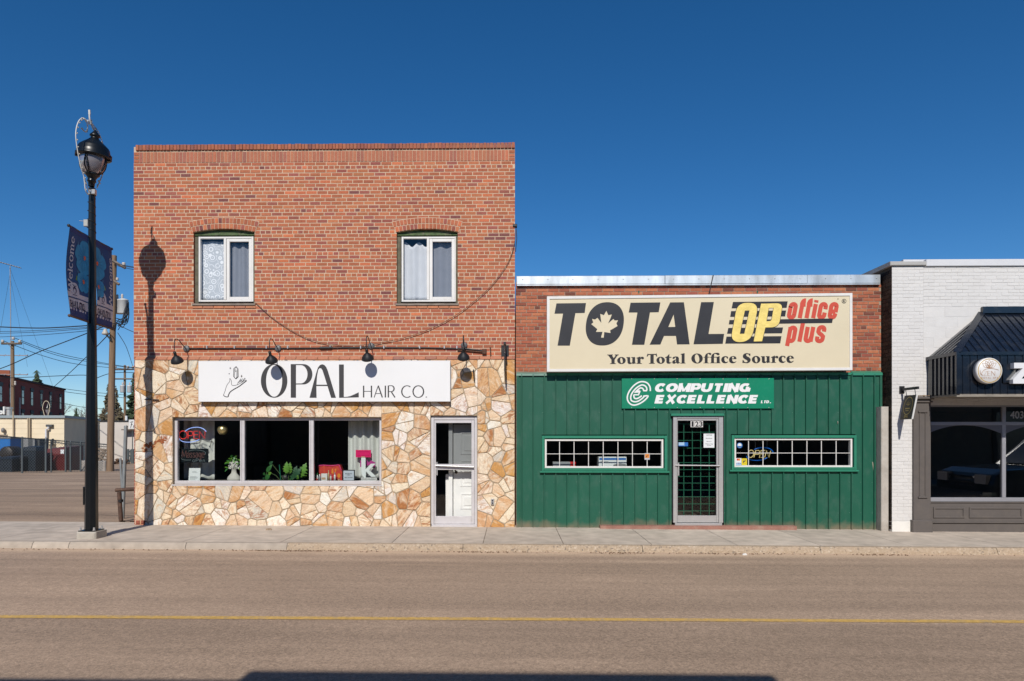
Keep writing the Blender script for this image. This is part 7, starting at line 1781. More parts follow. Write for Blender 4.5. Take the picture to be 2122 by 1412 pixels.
# ---------------------------------------------------------------- posts beside the corner
m_gpipe = mat('grey galvanised pipe', (.34, .37, .38), .45, metal=.5, var=.15, vscale=9); m_rpipe = mat('rusty brown pipe', (.085, .045, .03), .7, var=.35, vscale=14, dirt=(.2, .12, .08), dscale=9, damt=.5)
by = 1.0; mb = MB(); a = P(254, 1082, by); b = P(261, 884, by); mb.tube([a, b], .035, 12); mb.ball(b, .038, 10, sq=(1, 1, .6)); tag(mb.build('steel_bollard', m_gpipe), 'tall thin grey steel pipe post leaning beside the brick corner', 'post')
mb = MB(); a = P(249, 985, 6.5); b = P(252, 948, 6.5); a = P(255, 1010, 4.5); b = P(249.5, 951, 4.5); a.z = lotz(a.x, 4.5); mb.tube([a, b], .03, 10); mb.ball(b, .03, 8); tag(mb.build('short_post', m_gpipe), 'short grey pipe post standing behind the tall grey one', 'post')
ry_ = .42; rt = thing('pipe_barrier', 'low rusty pipe barrier of one rail and one post at the corner', 'barrier', P(250, 1083, ry_))
mb = MB(); a = P(240, 1016, ry_); b = P(283, 1013.5, ry_); mb.tube([a, b], .036, 12); mb.build('rail', m_rpipe, rt)
mb = MB(); a = P(251, 1083, ry_); b = P(247, 1020, ry_); a.z = lotz(a.x, ry_)-.02; mb.tube([a, b], .040, 12); mb.build('post', m_rpipe, rt)
mb = MB(); a = P(250, 1038, ry_); mb.lathe([(.047,-.025),(.047,.025)], a, 12); mb.build('band', m_black, rt)
mb = MB(); rr = random.Random(6)
for k in range(16): p = P(268+rr.gauss(0, 9), 1083+rr.gauss(0, 2), .4); s = rr.uniform(.02, .07); z = gz(p.x); mb.hexa([(p.x-s, .34+rr.random()*.3, z-.01), (p.x+s, .34, z-.01), (p.x+s*.9, .42, z-.01), (p.x-s, .42, z-.01)], [(p.x-s*.7, .35, z+s*.3), (p.x+s*.7, .35, z+s*.4), (p.x+s*.6, .40, z+s*.3), (p.x-s*.7, .41, z+s*.2)])
o = mb.build('rubble', mat('broken bricks and dirt', (.14, .10, .075), .95, var=.5, vscale=25)); o['kind'] = 'stuff'; o['label'] = 'small heap of broken brick and dirt at the foot of the corner'; o['category'] = 'rubble'
mb = MB(); p = GP(557, 1099); mb.hexa([(p.x-.05, p.y-.02, gz(p.x)), (p.x+.05, p.y-.02, gz(p.x)), (p.x+.04, p.y+.05, gz(p.x)), (p.x-.05, p.y+.04, gz(p.x))], [(p.x-.045, p.y-.01, gz(p.x)+.03), (p.x+.05, p.y, gz(p.x)+.022), (p.x+.03, p.y+.04, gz(p.x)+.035), (p.x-.03, p.y+.03, gz(p.x)+.028)])
tag(mb.build('stone_chip', mat('fallen stone', (.33, .24, .16), .9, var=.3, vscale=20)), 'single fallen chip of stone lying on the pavement before the shop window', 'stone')
mb = MB(); p = GP(1543, 1150.5, ROADZ); mb.hexa([(p.x-.04, p.y-.015, p.z-.002), (p.x+.04, p.y-.015, p.z-.002), (p.x+.03, p.y+.03, p.z-.002), (p.x-.03, p.y+.025, p.z-.002)], [(p.x-.02, p.y-.01, p.z+.02), (p.x+.02, p.y-.01, p.z+.03), (p.x+.015, p.y+.02, p.z+.025), (p.x-.02, p.y+.02, p.z+.02)])
tag(mb.build('litter', mat('white litter', (.7, .69, .67), .7)), 'white scrap of litter lying in the gutter below the green shop', 'litter')
mb = MB(); p = GP(30, 1135.5, ROADZ); mb.tube([(p.x-.16, p.y+.01, p.z+.012), (p.x, p.y+.02, p.z+.018), (p.x+.15, p.y, p.z+.02)], .012, 6); mb.ball((p.x+.16, p.y, p.z+.025), .022, 6)
tag(mb.build('litter', mat('white litter', (.7, .69, .67), .7)), 'long white scrap of litter in the gutter at the left edge', 'litter')
# ---------------------------------------------------------------- beyond the lot
def D(px, py, d): return P(px, py, d-DC)            # a place at distance d along the view
fl, fr_ = 37.0, 42.5
def FD(px): return fl+(fr_-fl)*(px/235.0)
fence = thing('chain_link_fence', 'grey chain link fence across the back of the parking lot', 'fence', D(120, 980, 40))
def ftop(px): return 904+(922.5-904)*px/235
def fbot(px): return 981.5+0.4*px/235
m_gal = mat('dull galvanised steel', (.13, .15, .155), .5, metal=.5)
mb = MB(); mb.tube([D(p, ftop(p), FD(p)) for p in range(-60, 240, 15)], .035, 6); mb.build('rail', m_gal, fence)
mb = MB(); mb.tube([D(p, ftop(p)+5, FD(p)-.05) for p in range(80, 240, 15)], .02, 5); mb.build('rail', m_gal, fence)
for p, w in ((-40,.05),(46,.05),(95,.06),(106,.04),(136,.05),(146,.05),(167,.05),(235,.05)):
    mb = MB(); a = D(p, fbot(p)+1, FD(p)); b = D(p, ftop(p), FD(p)); mb.tube([a, b], w, 8); mb.ball(b, w*1.3, 6); mb.build('post', m_gal, fence)
mb = MB(); wsp = .15; L = 300
n = int((D(235, 940, FD(235))-D(-60, 940, FD(-60))).length/wsp)
for i in range(-12, n+12):
    for s in (1, -1):
        u0 = i; u1 = i+s*12; t0, t1 = 0, 1
        def cl(u): return max(0, min(n, u))
        if u1 == u0: continue
        a0, a1 = cl(u0), cl(u1)
        if a0 == a1: continue
        v0 = (a0-u0)/(u1-u0); v1 = (a1-u0)/(u1-u0)
        def pl(a, v): px = -60+295*a/n; return D(px, fbot(px)+(ftop(px)-fbot(px))*v, FD(px))
        A_, B_ = pl(a0, v0), pl(a1, v1); e = Vector((0, 0, .008)); mb.quad(A_-e, B_-e, B_+e, A_+e)
mb.build('wire_mesh', mat('chain link wire', (.17, .19, .19), .6, metal=.3), fence)
# goods kept behind the fence
def bin_(label, px0, px1, py0, py1, d, col, name='waste_bin', lid=None, taper=.06, grp='bins behind the fence', depth=1.0):
    a = D(px0, py1, d); b = D(px1, py0, d); t = thing(name, label, name.replace('_', ' ').replace('waste ', ''), ((a.x+b.x)/2, a.y, a.z), grp)
    w = (b.x-a.x)*taper; zm = b.z-(b.z-a.z)*.14
    mb = MB(); mb.hexa([(a.x+w, a.y+.05, a.z), (b.x-w, a.y+.05, a.z), (b.x-w, a.y+depth, a.z), (a.x+w, a.y+depth, a.z)], [(a.x, a.y, zm), (b.x, a.y, zm), (b.x, a.y+depth, zm), (a.x, a.y+depth, zm)]); mb.build('body', col, t)
    mb = MB(); mb.hexa([(a.x-.03, a.y-.04, zm+.003), (b.x+.03, a.y-.04, zm+.003), (b.x+.03, a.y+depth, zm+.003), (a.x-.03, a.y+depth, zm+.003)], [(a.x+.05, a.y+.1, b.z), (b.x-.05, a.y+.1, b.z), (b.x-.02, a.y+depth, b.z+.05), (a.x+.02, a.y+depth, b.z+.05)]); mb.build('lid', lid or col, t)
    return t
m_bd = mat('blue grey plastic with painted shade', (.008, .014, .022), .5, var=.1); m_bk = mat('black plastic', (.012, .014, .018), .5); m_gm = mat('grey plastic with painted shade', (.02, .02, .024), .5); m_lg = mat('pale grey panel', (.22, .22, .22), .6, var=.08); m_mg = mat('mid grey panel', (.07, .075, .08), .6, var=.1)  # blue grey and charcoal bins darkened in colour to stand in for yard shade
bin_('dark blue grey bin with sloping lid left of the red dumpster', 45, 74, 927, 981, 41, m_bd)
bin_('narrow black bin squeezed against the red dumpster', 74, 86, 943, 981, 41.5, m_bk)
bin_('low charcoal bin in the middle of the dark row behind the fence', 24, 47, 946, 981, 40.6, m_gm)
bin_('short black blue bin at the left end of the dark row behind the fence', -4, 25, 948, 981, 40, m_bd)
dk = thing('barrel', 'large dark drum lying above the low bins behind the fence', 'drum', D(14, 945, 42), 'goods behind the fence'); c = D(12, 940, 42)
mb = MB(); mb.lathe([(0,-.0),(.40,0),(.43,.03),(.43,.9),(.40,.93),(0,.93)], (c.x, c.y, c.z), 20, axis='y'); mb.lathe([(.43,.28),(.45,.30),(.43,.32)], (c.x, c.y, c.z), 20, axis='y'); mb.build('drum_body', mat('brown drum with painted shade', (.022, .017, .014), .5), dk)  # drum brown also darkened, as if the yard lay in shade
mb = MB(); a = D(4, 981, 41.9); b = D(20, 947, 41.9); mb.box(a.x, b.x, a.y, a.y+.9, a.z, c.z-.36); mb.build('cradle', m_bk, dk)
t = thing('stacked_crate', 'tall stack of pale and mid grey panels behind the dark bins', 'crate', D(65, 980, 44), 'goods behind the fence')
a, b = D(46, 981, 44), D(59, 909, 44); mb = MB(); mb.bbox(a.x, b.x-.01, a.y, a.y+.8, a.z, b.z-.02, .02); mb.build('panel', m_lg, t)
a, b = D(59, 981, 44), D(83, 909, 44); mb = MB(); mb.bbox(a.x, b.x, a.y-.05, a.y+.8, a.z, b.z, .02); mb.build('panel', m_mg, t)
mb = MB(); mb.box(D(70, 0, 43.8).x, D(74, 0, 43.8).x, 30.7, 30.9, a.z, b.z-.05); mb.box(D(60, 0, 43.8).x, D(82, 0, 43.8).x, 30.66, 30.69, D(60, 930, 43.8).z, D(60, 926, 43.8).z); mb.build('strut', m_lg, t)
a, b = D(-6, 981, 46), D(21, 908, 46); t = thing('blue_container', 'bright blue container at the left edge behind the fence', 'container', ((a.x+b.x)/2, a.y, a.z), 'goods behind the fence')
mb = MB(); mb.bbox(a.x, b.x, a.y, a.y+1.5, a.z, b.z-.05, .03); mb.build('body', mat('bright blue paint', (.015, .15, .45), .5, var=.1), t); mb = MB(); mb.bbox(a.x-.05, b.x+.05, a.y-.05, a.y+1.5, b.z-.048, b.z+.03, .02); mb.build('rim', m_lg, t)
# red dumpster
a, b = D(83.5, 980, 42.5), D(134, 928, 42.5); t = thing('dumpster', 'dark red steel dumpster with a sloping front behind the fence', 'dumpster', ((a.x+b.x)/2, a.y, a.z))
m_dred = mat('red dumpster paint with painted shade', (.11, .009, .010), .5, var=.2, vscale=3)  # red deepened to paint in the shade the dumpster stands in
mb = MB(); zm = a.z+(b.z-a.z)*.72
mb.hexa([(a.x+.1, a.y+.35, a.z), (b.x-.1, a.y+.35, a.z), (b.x-.05, a.y+1.9, a.z), (a.x+.05, a.y+1.9, a.z)], [(a.x, a.y, zm), (b.x, a.y, zm), (b.x, a.y+1.9, zm), (a.x, a.y+1.9, zm)])
mb.hexa([(a.x, a.y, zm+.003), (b.x, a.y, zm+.003), (b.x, a.y+1.9, zm+.003), (a.x, a.y+1.9, zm+.003)], [(a.x+.03, a.y+.15, b.z-.12), (b.x-.02, a.y+.15, b.z), (b.x-.02, a.y+1.9, b.z+.1), (a.x+.03, a.y+1.9, b.z)])
mb.build('body', m_dred, t)
mb = MB(); mb.box(a.x-.05, b.x+.05, a.y-.04, a.y-.003, zm-.05, zm+.06); mb.hexa([(a.x+.3, a.y-.03, a.z+.1), (a.x+.4, a.y-.03, a.z+.1), (b.x-.5, a.y-.03, zm-.1), (b.x-.6, a.y-.03, zm-.1)], [(a.x+.3, a.y+.0, a.z+.16), (a.x+.4, a.y+.0, a.z+.16), (b.x-.5, a.y+.0, zm-.04), (b.x-.6, a.y+.0, zm-.04)]); mb.build('rib', m_dred, t)
q = R(125.5, 932, 132.5, 940.5, 42.5-DC-.06); mb = MB(); mb.box(q[0], q[1], 42.5-DC-.06, 42.5-DC-.05, q[2], q[3]); mb.build('sticker', m_paper, t)
mb = MB(); a = D(157, 978, 47); b = D(157, 930, 47); mb.tube([a, b], .14, 12); mb.ball(b, .14, 10, sq=(1, 1, .5)); tag(mb.build('bollard', mat('faded red paint', (.42, .06, .04), .6)), 'faded red bollard before the shaded end wall of the cream building', 'bollard')
# concrete blocks and pallets by the pole
for i, (p0, p1, y0, y1, d, lb) in enumerate(((165, 180, 955, 981.5, 42, 'pale concrete block left of the lamp pole, at the foot of the fence'), (199, 218, 956, 982, 42, 'grey concrete trough right of the lamp pole, below the leaning pallets'))):
    a, b = D(p0, y1, d), D(p1, y0, d); mb = MB(); mb.bbox(a.x, b.x, a.y, a.y+.8, a.z, b.z, .05); tag(mb.build('concrete_block', mat('grey concrete block', (.33, .30, .27), .9, var=.15)), lb, 'block', 'concrete blocks by the fence')
for i in range(2):
    t = thing('wooden_pallet', ('weathered pallet leaning at a slant against the utility pole, the nearer of two', 'weathered pallet standing behind the slanted one')[i], 'pallet', D(210, 957, 43.5+i), 'pallets by the fence')
    c = D(209+i*3, 949-i*4, 43.4+i*.6); M = Matrix.Translation(c) @ Matrix.Rotation(radians(28 if i == 0 else 8), 4, 'Y') @ Matrix.Rotation(radians(-20), 4, 'X'); m_pal = mat('weathered pallet wood', (.20, .15, .11), .9, var=.3, vscale=12)
    for k in range(5): mb = MB(M); mb.box(-.55, .55, -.02, .02, -.42+k*.21-.05, -.42+k*.21+.05); mb.build('board', m_pal, t)
    for k in (-1, 0, 1): mb = MB(M); mb.box(k*.5-.05, k*.5+.05, .022, .11, -.47, .47); mb.build('runner', m_pal, t)
# cream block building
cd_ = 54.0; a, b = D(-90, 990, cd_), D(133, 866.5, cd_); cb = thing('cream_building', 'low cream block building with a flat roof behind the fence', 'building', (-45, a.y, -3))
m_crm = mat('cream painted block', (.78, .66, .47), .8, var=.05, vscale=1); gzf = -3.7
cr = D(206, 0, 66); zt_ = b.z
mb = MB(); mb.add([(a.x, a.y, gzf), (b.x, b.y, gzf), (cr.x, cr.y, gzf), (a.x, cr.y, gzf), (a.x, a.y, zt_), (b.x, b.y, zt_), (cr.x, cr.y, zt_), (a.x, cr.y, zt_)], [(0,1,5,4), (1,2,6,5), (2,3,7,6), (4,5,6,7)])
for k in range(1, 9): z = zt_-k*.42; mb.box(a.x, b.x-.02, a.y-.006, a.y-.001, z-.01, z+.008, 1)
for px in (58, 103): pass
mb.build('wall', [m_crm, mat('block joints', (.60, .50, .34), .9)], cb)
mb = MB(); mb.box(a.x, b.x+.15, a.y-.15, a.y+.1, zt_, zt_+.2); mb.add([(b.x+.15, a.y+.1, zt_), (cr.x+.15, cr.y, zt_), (cr.x+.15, cr.y, zt_+.2), (b.x+.15, a.y+.1, zt_+.2), (b.x-.1, a.y+.1, zt_), (cr.x-.1, cr.y, zt_), (cr.x-.1, cr.y, zt_+.2), (b.x-.1, a.y+.1, zt_+.2)], [(0,1,2,3), (4,7,6,5), (3,2,6,7), (0,4,5,1)])
mb.build('roof_edge', mat('blue grey roof edge', (.28, .33, .35), .6), cb)
mb = MB(); a1 = D(-90, 860, cd_+4); b1 = D(68, 858.5, cd_+4); mb.hexa([(a1.x, a1.y, zt_), (D(68, 0, cd_+4).x, a1.y, zt_), (D(60, 0, cd_+8).x, a1.y+4, zt_), (a1.x, a1.y+4, zt_)], [(a1.x, a1.y, D(0, 857, cd_+4).z), (D(66, 0, cd_+4).x, a1.y, D(0, 865, cd_+4).z), (D(58, 0, cd_+8).x, a1.y+4, D(0, 865, cd_+8).z), (a1.x, a1.y+4, D(0, 857, cd_+8).z)]); mb.build('raised_roof', mat('dark grey roof felt', (.06, .06, .055), .9), cb)
mb = MB(); p = D(28, 0, cd_-.2)
for px, top, bot in ((27.5, 853, 905), (58, 867, 908), (61.5, 867, 908)): u = D(px, top, cd_-.15); v = D(px, bot+30, cd_-.15); mb.tube([u, v], .055, 6)
mb.build('service_pipe', mat('cream pipe', (.45, .36, .24), .7), cb)
mb = MB(); q = R(94.5, 880, 107.5, 885, cd_-DC-.25); mb.bbox(q[0], q[1], cd_-DC-.25, cd_-DC-.01, q[2], q[3], .02); mb.build('rain_head', mat('dark grey hopper', (.08, .085, .09), .6), cb)
mb = MB(); mb.tube([D(101, 884, cd_-.15), D(100, 889, cd_-.2), D(96, 890, cd_-.2), D(95.5, 930, cd_-.15)], .09, 8); mb.build('downpipe', mat('white downpipe', (.6, .6, .62), .5), cb)
mb = MB(); p = D(6.5, 892, cd_-.2); mb.ball(p, .16, 8, sq=(.9, 1, 1.3)); mb.build('wall_lamp', mat('grey lamp', (.2, .19, .18), .5), cb)
mb = MB(); q = R(-14, 901, 15, 940, cd_-DC-.05); mb.box(q[0], q[1], cd_-DC-.05, cd_-DC-.005, q[2], q[3]); mb.build('door', mat('brown door paint', (.22, .17, .12), .7), cb)
mb = MB(); p = D(25, 914.5, cd_-.2); mb.lathe([(0,0),(.13,0),(.13,.15)], (p.x, p.y, p.z), 12, axis='y'); mb.tube([p, p-Vector((0,0,1.3))], .03, 6); mb.tube([p+Vector((.3,0,0)), p+Vector((.3,0,-1.2))], .02, 6); mb.build('gas_meter', m_gal, cb)
mb = MB(); p = D(106, 920, cd_-.3); mb.box(p.x-.35, p.x+.2, p.y, p.y+.25, p.z-.12, p.z-.05); mb.box(p.x+.05, p.x+.15, p.y, p.y+.1, p.z-.05, p.z+.4); mb.build('wall_bracket', m_black, cb)
mb = MB()
for px, py, l in ((20.5, 843, 1), (20.5, 843, 2)): pass
mb.tube([D(19, 862, cd_+2), D(19, 848, cd_+2)], .20, 12); mb.tube([D(19, 848, cd_+2), D(19, 844, cd_+2)], .26, 12); mb.build('chimney', m_silv, cb)
sg_ = thing('roof_letters', 'white raised letters on the cream building roof at the left edge', 'sign letters', D(5, 858, cd_+4.2))
for ch, x0_, x1_, y0_, y1_ in (('o', -1, 7, 851, 859), ('l', 7.5, 10.5, 843, 859)):
    p0, p1 = D(x0_, y1_, cd_+3.9), D(x1_, y0_, cd_+3.9); text('letter', ch, (p0.x, p0.z, p1.x, p1.z), front(cd_+3.9-DC), mat('white roof letter', (.7, .7, .68), .5), sg_, .05, ext=.08)
# white building beyond
wd_ = 72.0; a, b = D(207, 985, wd_), D(340, 874, wd_); wb = thing('white_building', 'low white building with a lettered sign at the end of the lot', 'building', (-38, a.y, -3))
mb = MB(); mb.box(a.x, b.x, a.y, a.y+14, gzf, b.z); mb.build('wall', mat('off white block', (.60, .55, .50), .8, var=.05, vscale=1), wb)
mb = MB(); mb.box(a.x-.1, b.x, a.y-.1, a.y+14, b.z+.003, b.z+.12); mb.build('roof_edge', mat('black roof edge', (.03, .03, .03), .7), wb)
q = R(266.5, 870, 300, 889.5, wd_-DC-.25); mb = MB(); mb.bbox(q[0], q[1], wd_-DC-.25, wd_-DC-.02, q[2], q[3], .02); sb = mb.build('sign_panel', mat('white sign', (.72, .71, .69), .5), wb)
Fq = lambda a, b: P(a, b, wd_-DC-.27)
mb = MB(); mb.ribbon(smooth([(269.5,876),(272,874.5),(276,874)], 4), .8, Fq); mb.ribbon(smooth([(273.5,874.5),(272,881),(270.5,887)], 4), 1.0, Fq); mb.ribbon([(271,880.5),(275,880)], .7, Fq); mb.ribbon(smooth([(276,887),(277.2,882),(279,881.5)], 4), .9, Fq); mb.build('lettering', m_ink2, sb)
mb = MB(); mb.box(D(250, 0, wd_-1).x, D(290, 0, wd_-1).x, wd_-DC-.9, wd_-DC-.02, D(260, 892, wd_).z, D(260, 890, wd_).z); mb.build('ledge', mat('brown ledge', (.16, .12, .09), .8), wb)
for px, py0, py1, w in ((274.5, 893, 950, .10), (272.5, 932, 962, .3)):
    u, v = D(px, py0, wd_-1.2), D(px, py1+3, wd_-1.2); mb = MB(); mb.tube([u, v], w/2, 6); mb.build('drain_pipe', m_gal, wb)
t = thing('grey_rack', 'grey steel rack standing before the far white building', 'rack', D(268, 962, 62))
for py in (936, 945, 955):
    u, v = D(261, py, 62), D(280, py, 62); mb = MB(); mb.box(u.x, v.x, u.y, u.y+.1, u.z-.08, u.z+.08); mb.build('rail', m_gal, t)
for px in (264, 274): u, v = D(px, 931, 61.9), D(px, 963, 61.9); mb = MB(); mb.box(u.x-.12, u.x+.12, u.y, u.y+.12, v.z, u.z); mb.build('upright', m_gal, t)
mb = MB(); c = D(243, 962, 60)
for k in range(24): mb.ball((c.x+random.gauss(0, .45), c.y+random.gauss(0, .3), c.z+abs(random.gauss(0, .16))), random.uniform(.1, .24), 6, sq=(1.3, 1, .7))
o = mb.build('dirt_heap', mat('brown dirt heap', (.12, .07, .045), .95, var=.4)); o['kind'] = 'stuff'; o['label'] = 'brown heap of dirt and dry weeds before the far white building'; o['category'] = 'dirt heap'
# dark red brick block in the distance
d0, d1 = 79.0, 105.0; p0, p1 = D(0, 0, d0), D(134, 0, d1); zr = EYE+(HOR-808.5)*d1/FPX
rb = thing('red_brick_block', 'three storey dark red brick block in the distance, its long side in view', 'building', (p1.x-10, p1.y, -3.6))
dv = (p1-p0); dv.z = 0; L_ = dv.length; dv.normalize(); nv = Vector((dv.y, -dv.x, 0));
if nv.x < 0: nv = -nv
st_ = p0-dv*25
m_drb = mat('dark red far brick', (.34, .078, .056), .9, var=.12, vscale=.6)
back = -nv*18
def wp(s, o=0, z=0): q = p0+dv*s+nv*o; return Vector((q.x, q.y, z))
mb = MB(); A0, A1 = wp(-25), wp(L_)
vs = [wp(-25,0,gzf), wp(L_,0,gzf), wp(L_,-18,gzf), wp(-25,-18,gzf)]; vt = [Vector((v.x, v.y, zr)) for v in vs]
mb.add(vs+vt, [(0,1,5,4), (1,2,6,5), (2,3,7,6), (3,0,4,7), (4,5,6,7)]); mb.build('wall', m_drb, rb)
mb = MB(); mb.hexa([wp(-25,.15,zr+.003), wp(L_+.1,.15,zr+.003), wp(L_+.1,-18,zr+.003), wp(-25,-18,zr+.003)], [wp(-25,.15,zr+.25), wp(L_+.1,.15,zr+.25), wp(L_+.1,-18,zr+.25), wp(-25,-18,zr+.25)]); mb.build('parapet', mat('dark brick coping', (.10, .045, .04), .9), rb)
q = D(36, 0, 72); mb = MB(); cs_ = 0
def at_px(px):      # distance along the long side where a sight line at px meets it
    lo, hi = -25.0, L_
    for _ in range(50):
        m = (lo+hi)/2; w_ = wp(m); u = (w_.x*cy_+(w_.y+DC)*sy_)/(-w_.x*sy_+(w_.y+DC)*cy_)*FPX+PPX
        if u < px: lo = m
        else: hi = m
    return (lo+hi)/2
c0_, c1_ = at_px(30), at_px(38); mb.hexa([wp(c0_,-.5,zr+.25), wp(c1_,-.5,zr+.25), wp(c1_,-2.5,zr+.25), wp(c0_,-2.5,zr+.25)], [wp(c0_,-.5,zr+1.1), wp(c1_,-.5,zr+1.1), wp(c1_,-2.5,zr+1.1), wp(c0_,-2.5,zr+1.1)]); mb.build('chimney', mat('orange brick', (.32, .10, .05), .9), rb)
m_wfr = mat('dark window trim', (.035, .035, .035), .6); m_fgl = mat('far window glass', (.09, .11, .13), .12, spec=.8)
for px in (-40, -20, 1, 22, 47, 66, 85.5, 104.5, 125):
    s = at_px(px); w_ = .5
    for zc_, h in ((zr-2.05, 1.95), (zr-4.95, 1.95)):
        mb = MB(); mb.hexa([wp(s-w_,.02,zc_-h/2), wp(s+w_,.02,zc_-h/2), wp(s+w_,-.2,zc_-h/2), wp(s-w_,-.2,zc_-h/2)], [wp(s-w_,.02,zc_+h/2), wp(s+w_,.02,zc_+h/2), wp(s+w_,-.2,zc_+h/2), wp(s-w_,-.2,zc_+h/2)])
        mb.hexa([wp(s-w_-.15,.08,zc_+h/2+.003), wp(s+w_+.15,.08,zc_+h/2+.003), wp(s+w_+.15,-.1,zc_+h/2+.003), wp(s-w_-.15,-.1,zc_+h/2+.003)], [wp(s-w_-.15,.08,zc_+h/2+.4), wp(s+w_+.15,.08,zc_+h/2+.4), wp(s+w_+.15,-.1,zc_+h/2+.4), wp(s-w_-.15,-.1,zc_+h/2+.4)])
        win = mb.build('window', m_wfr, rb)
        mb = MB(); mb.quad(wp(s-w_+.12,.03,zc_+.05), wp(s+w_-.12,.03,zc_+.05), wp(s+w_-.12,.03,zc_+h/2-.12), wp(s-w_+.12,.03,zc_+h/2-.12)); mb.quad(wp(s-w_+.12,.03,zc_-h/2+.12), wp(s+w_-.12,.03,zc_-h/2+.12), wp(s+w_-.12,.03,zc_-.05), wp(s-w_+.12,.03,zc_-.05)); mb.build('pane', m_fgl, win)
s = at_px(35); mb = MB(); mb.tube([wp(s,.3,-3), wp(s,.3,zr-2.2)], .09, 6); mb.build('vent_pipe', mat('pale vent pipe', (.6, .58, .55), .5), rb)
# a second street lamp far off
c = D(99, 849, 62); t = thing('street_lamp', 'small distant street lamp with a white wreath, seen before the dark red brick block', 'street lamp', (c.x, c.y, gzf), None)
mb = MB(); mb.tube([(c.x, c.y, gzf), (c.x, c.y, c.z-.5)], .07, 8); mb.build('pole', m_lamp, t)
mb = MB(); mb.lathe([(0,.62),(.05,.5),(.09,.42),(.09,.36),(.24,.14),(.25,.02),(0,.02)], c, 14); mb.build('lantern_roof', m_lamp, t)
mb = MB(); mb.lathe([(.19,.02),(.18,-.15),(.10,-.33),(.04,-.5)], c, 14); mb.build('globe', gl_m, t)
mb = MB(); mb.tube([(c.x+.34*cos(a)*(1 if sin(a) > 0 else .8), c.y-.2, c.z+.05+.72*sin(a)) for a in [2*pi*k/24 for k in range(24)]], .028, 5, closed=True); mb.build('wreath', mat('cream wreath', (.6, .52, .38), .7), t)
# utility poles
m_pole = mat('weathered pole wood', (.22, .145, .09), .9, var=.25, vscale=3, stretch=(6, 6, .3)); m_arm = mat('grey crossarm wood', (.19, .15, .12), .9, var=.2); m_can_ = mat('pale grey transformer', (.55, .56, .56), .45); m_por = mat('porcelain insulator', (.55, .5, .46), .35)
def pole_(label, px0, py0, px1, py1, d, r, base=None):
    a, b = D(px0, py0, d), D(px1, py1, d); a.z = base if base is not None else a.z; t = thing('utility_pole', label, 'utility pole', a, 'wooden utility poles')
    mb = MB(); mb.tube([a, b], r, 12, rr=[r, r*.72]); mb.build('post', m_pole, t); return t
def crossarm(t, pts, w, d):
    mb = MB(); mb.tube([D(x, y, d) for x, y in pts], w, 4, smooth=False); mb.build('crossarm', m_arm, t)
def insul(t, px, py, d, s=.1):
    p = D(px, py, d); mb = MB(); mb.lathe([(0,s*1.6),(s*.6,s*1.5),(s*.9,s*.9),(s*.6,s*.6),(s,0),(s*.3,-.2*s)], p, 10); mb.build('insulator', m_por, t)
t1 = pole_('thick wooden utility pole at the right end of the fence, carrying a transformer', 228, 982, 236.5, 530, 41.5, .205, D(228, 982, 41.5).z)
for pts in (((234, 541), (260, 556)), ((236, 583), (247, 590))): crossarm(t1, pts, .085, 41.2)
insul(t1, 256.5, 551, 41.2, .13); insul(t1, 243, 581, 41.2, .1)
for px, d in ((256, 41.0), (246, 41.9)):
    p = D(px, 651, d); mb = MB(); mb.lathe([(0,0),(.24,.01),(.26,.05),(.26,.78),(.285,.80),(.27,.86),(.1,.92),(0,.92)], p, 18); tr = mb.build('transformer', m_can_, t1)
    mb = MB(); mb.lathe([(.03,.9),(.07,.93),(.05,.98),(.08,1.02),(.05,1.07),(.08,1.11),(.03,1.2),(0,1.2)], p+Vector((-.08, 0, 0)), 10); mb.build('bushing', m_por, tr)
mb = MB(); r5 = random.Random(15)
for k in range(12):
    p = [D(264+r5.uniform(-4,3), 628+r5.uniform(-2,6), 41)]; p += [D(262+r5.uniform(-6,8), 645+r5.uniform(0,12), 41-.1*k), D(250+r5.uniform(-6,14), 668+r5.uniform(-6,12), 41-.1*k), D(240+r5.uniform(-2,6), 672+r5.uniform(-14,14), 41)]
    mb.tube(smooth([q.to_tuple() for q in p], 5), .022, 5)
mb.build('service_cables', m_black, t1)
mb = MB(); p = D(218, 690, 41); mb.tube([D(231, 707, 41.3), D(226, 700, 41.1), D(220, 694, 41)], .05, 6); mb.build('light_arm', m_gal, t1)
mb = MB(); mb.lathe([(0,.20),(.08,.18),(.11,.05),(.17,-.04),(.19,-.14),(.12,-.17),(0,-.17)], p+Vector((0,0,.05)), 14); mb.build('light_head', mat('cream lamp head', (.5, .46, .4), .5), t1)
t2 = pole_('wooden utility pole with one crossarm rising behind the cream building', 27, 870, 26.2, 707, 66, .19, -3.6)
crossarm(t2, ((3, 712.5), (45, 712.5)), .10, 65.7)
for px in (5.5, 41): insul(t2, px, 710, 65.7, .16)
insul(t2, 27.5, 704, 65.9, .16)
for s in ((15, 713, 22, 718), (34, 713, 31, 718)): mb = MB(); mb.tube([D(s[0], s[1], 65.6), D(s[2], s[3], 65.6)], .03, 5); mb.build('brace', m_gal, t2)
mb = MB()
for py in (792, 795, 797): p = D(31.5, py, 65.7); mb.ball(p, .10, 6)
mb.build('insulator_stack', m_por, t2)
t3 = pole_('slim far utility pole with two crossarms and twin transformers by the white building', 259, 880, 258.6, 757, 92, .19, -3.6)
crossarm(t3, ((237, 766), (277, 765.5)), .11, 91.6); crossarm(t3, ((238, 785.5), (277, 785.5)), .10, 91.6)
for px in (239, 265, 276): insul(t3, px, 763, 91.6, .2)
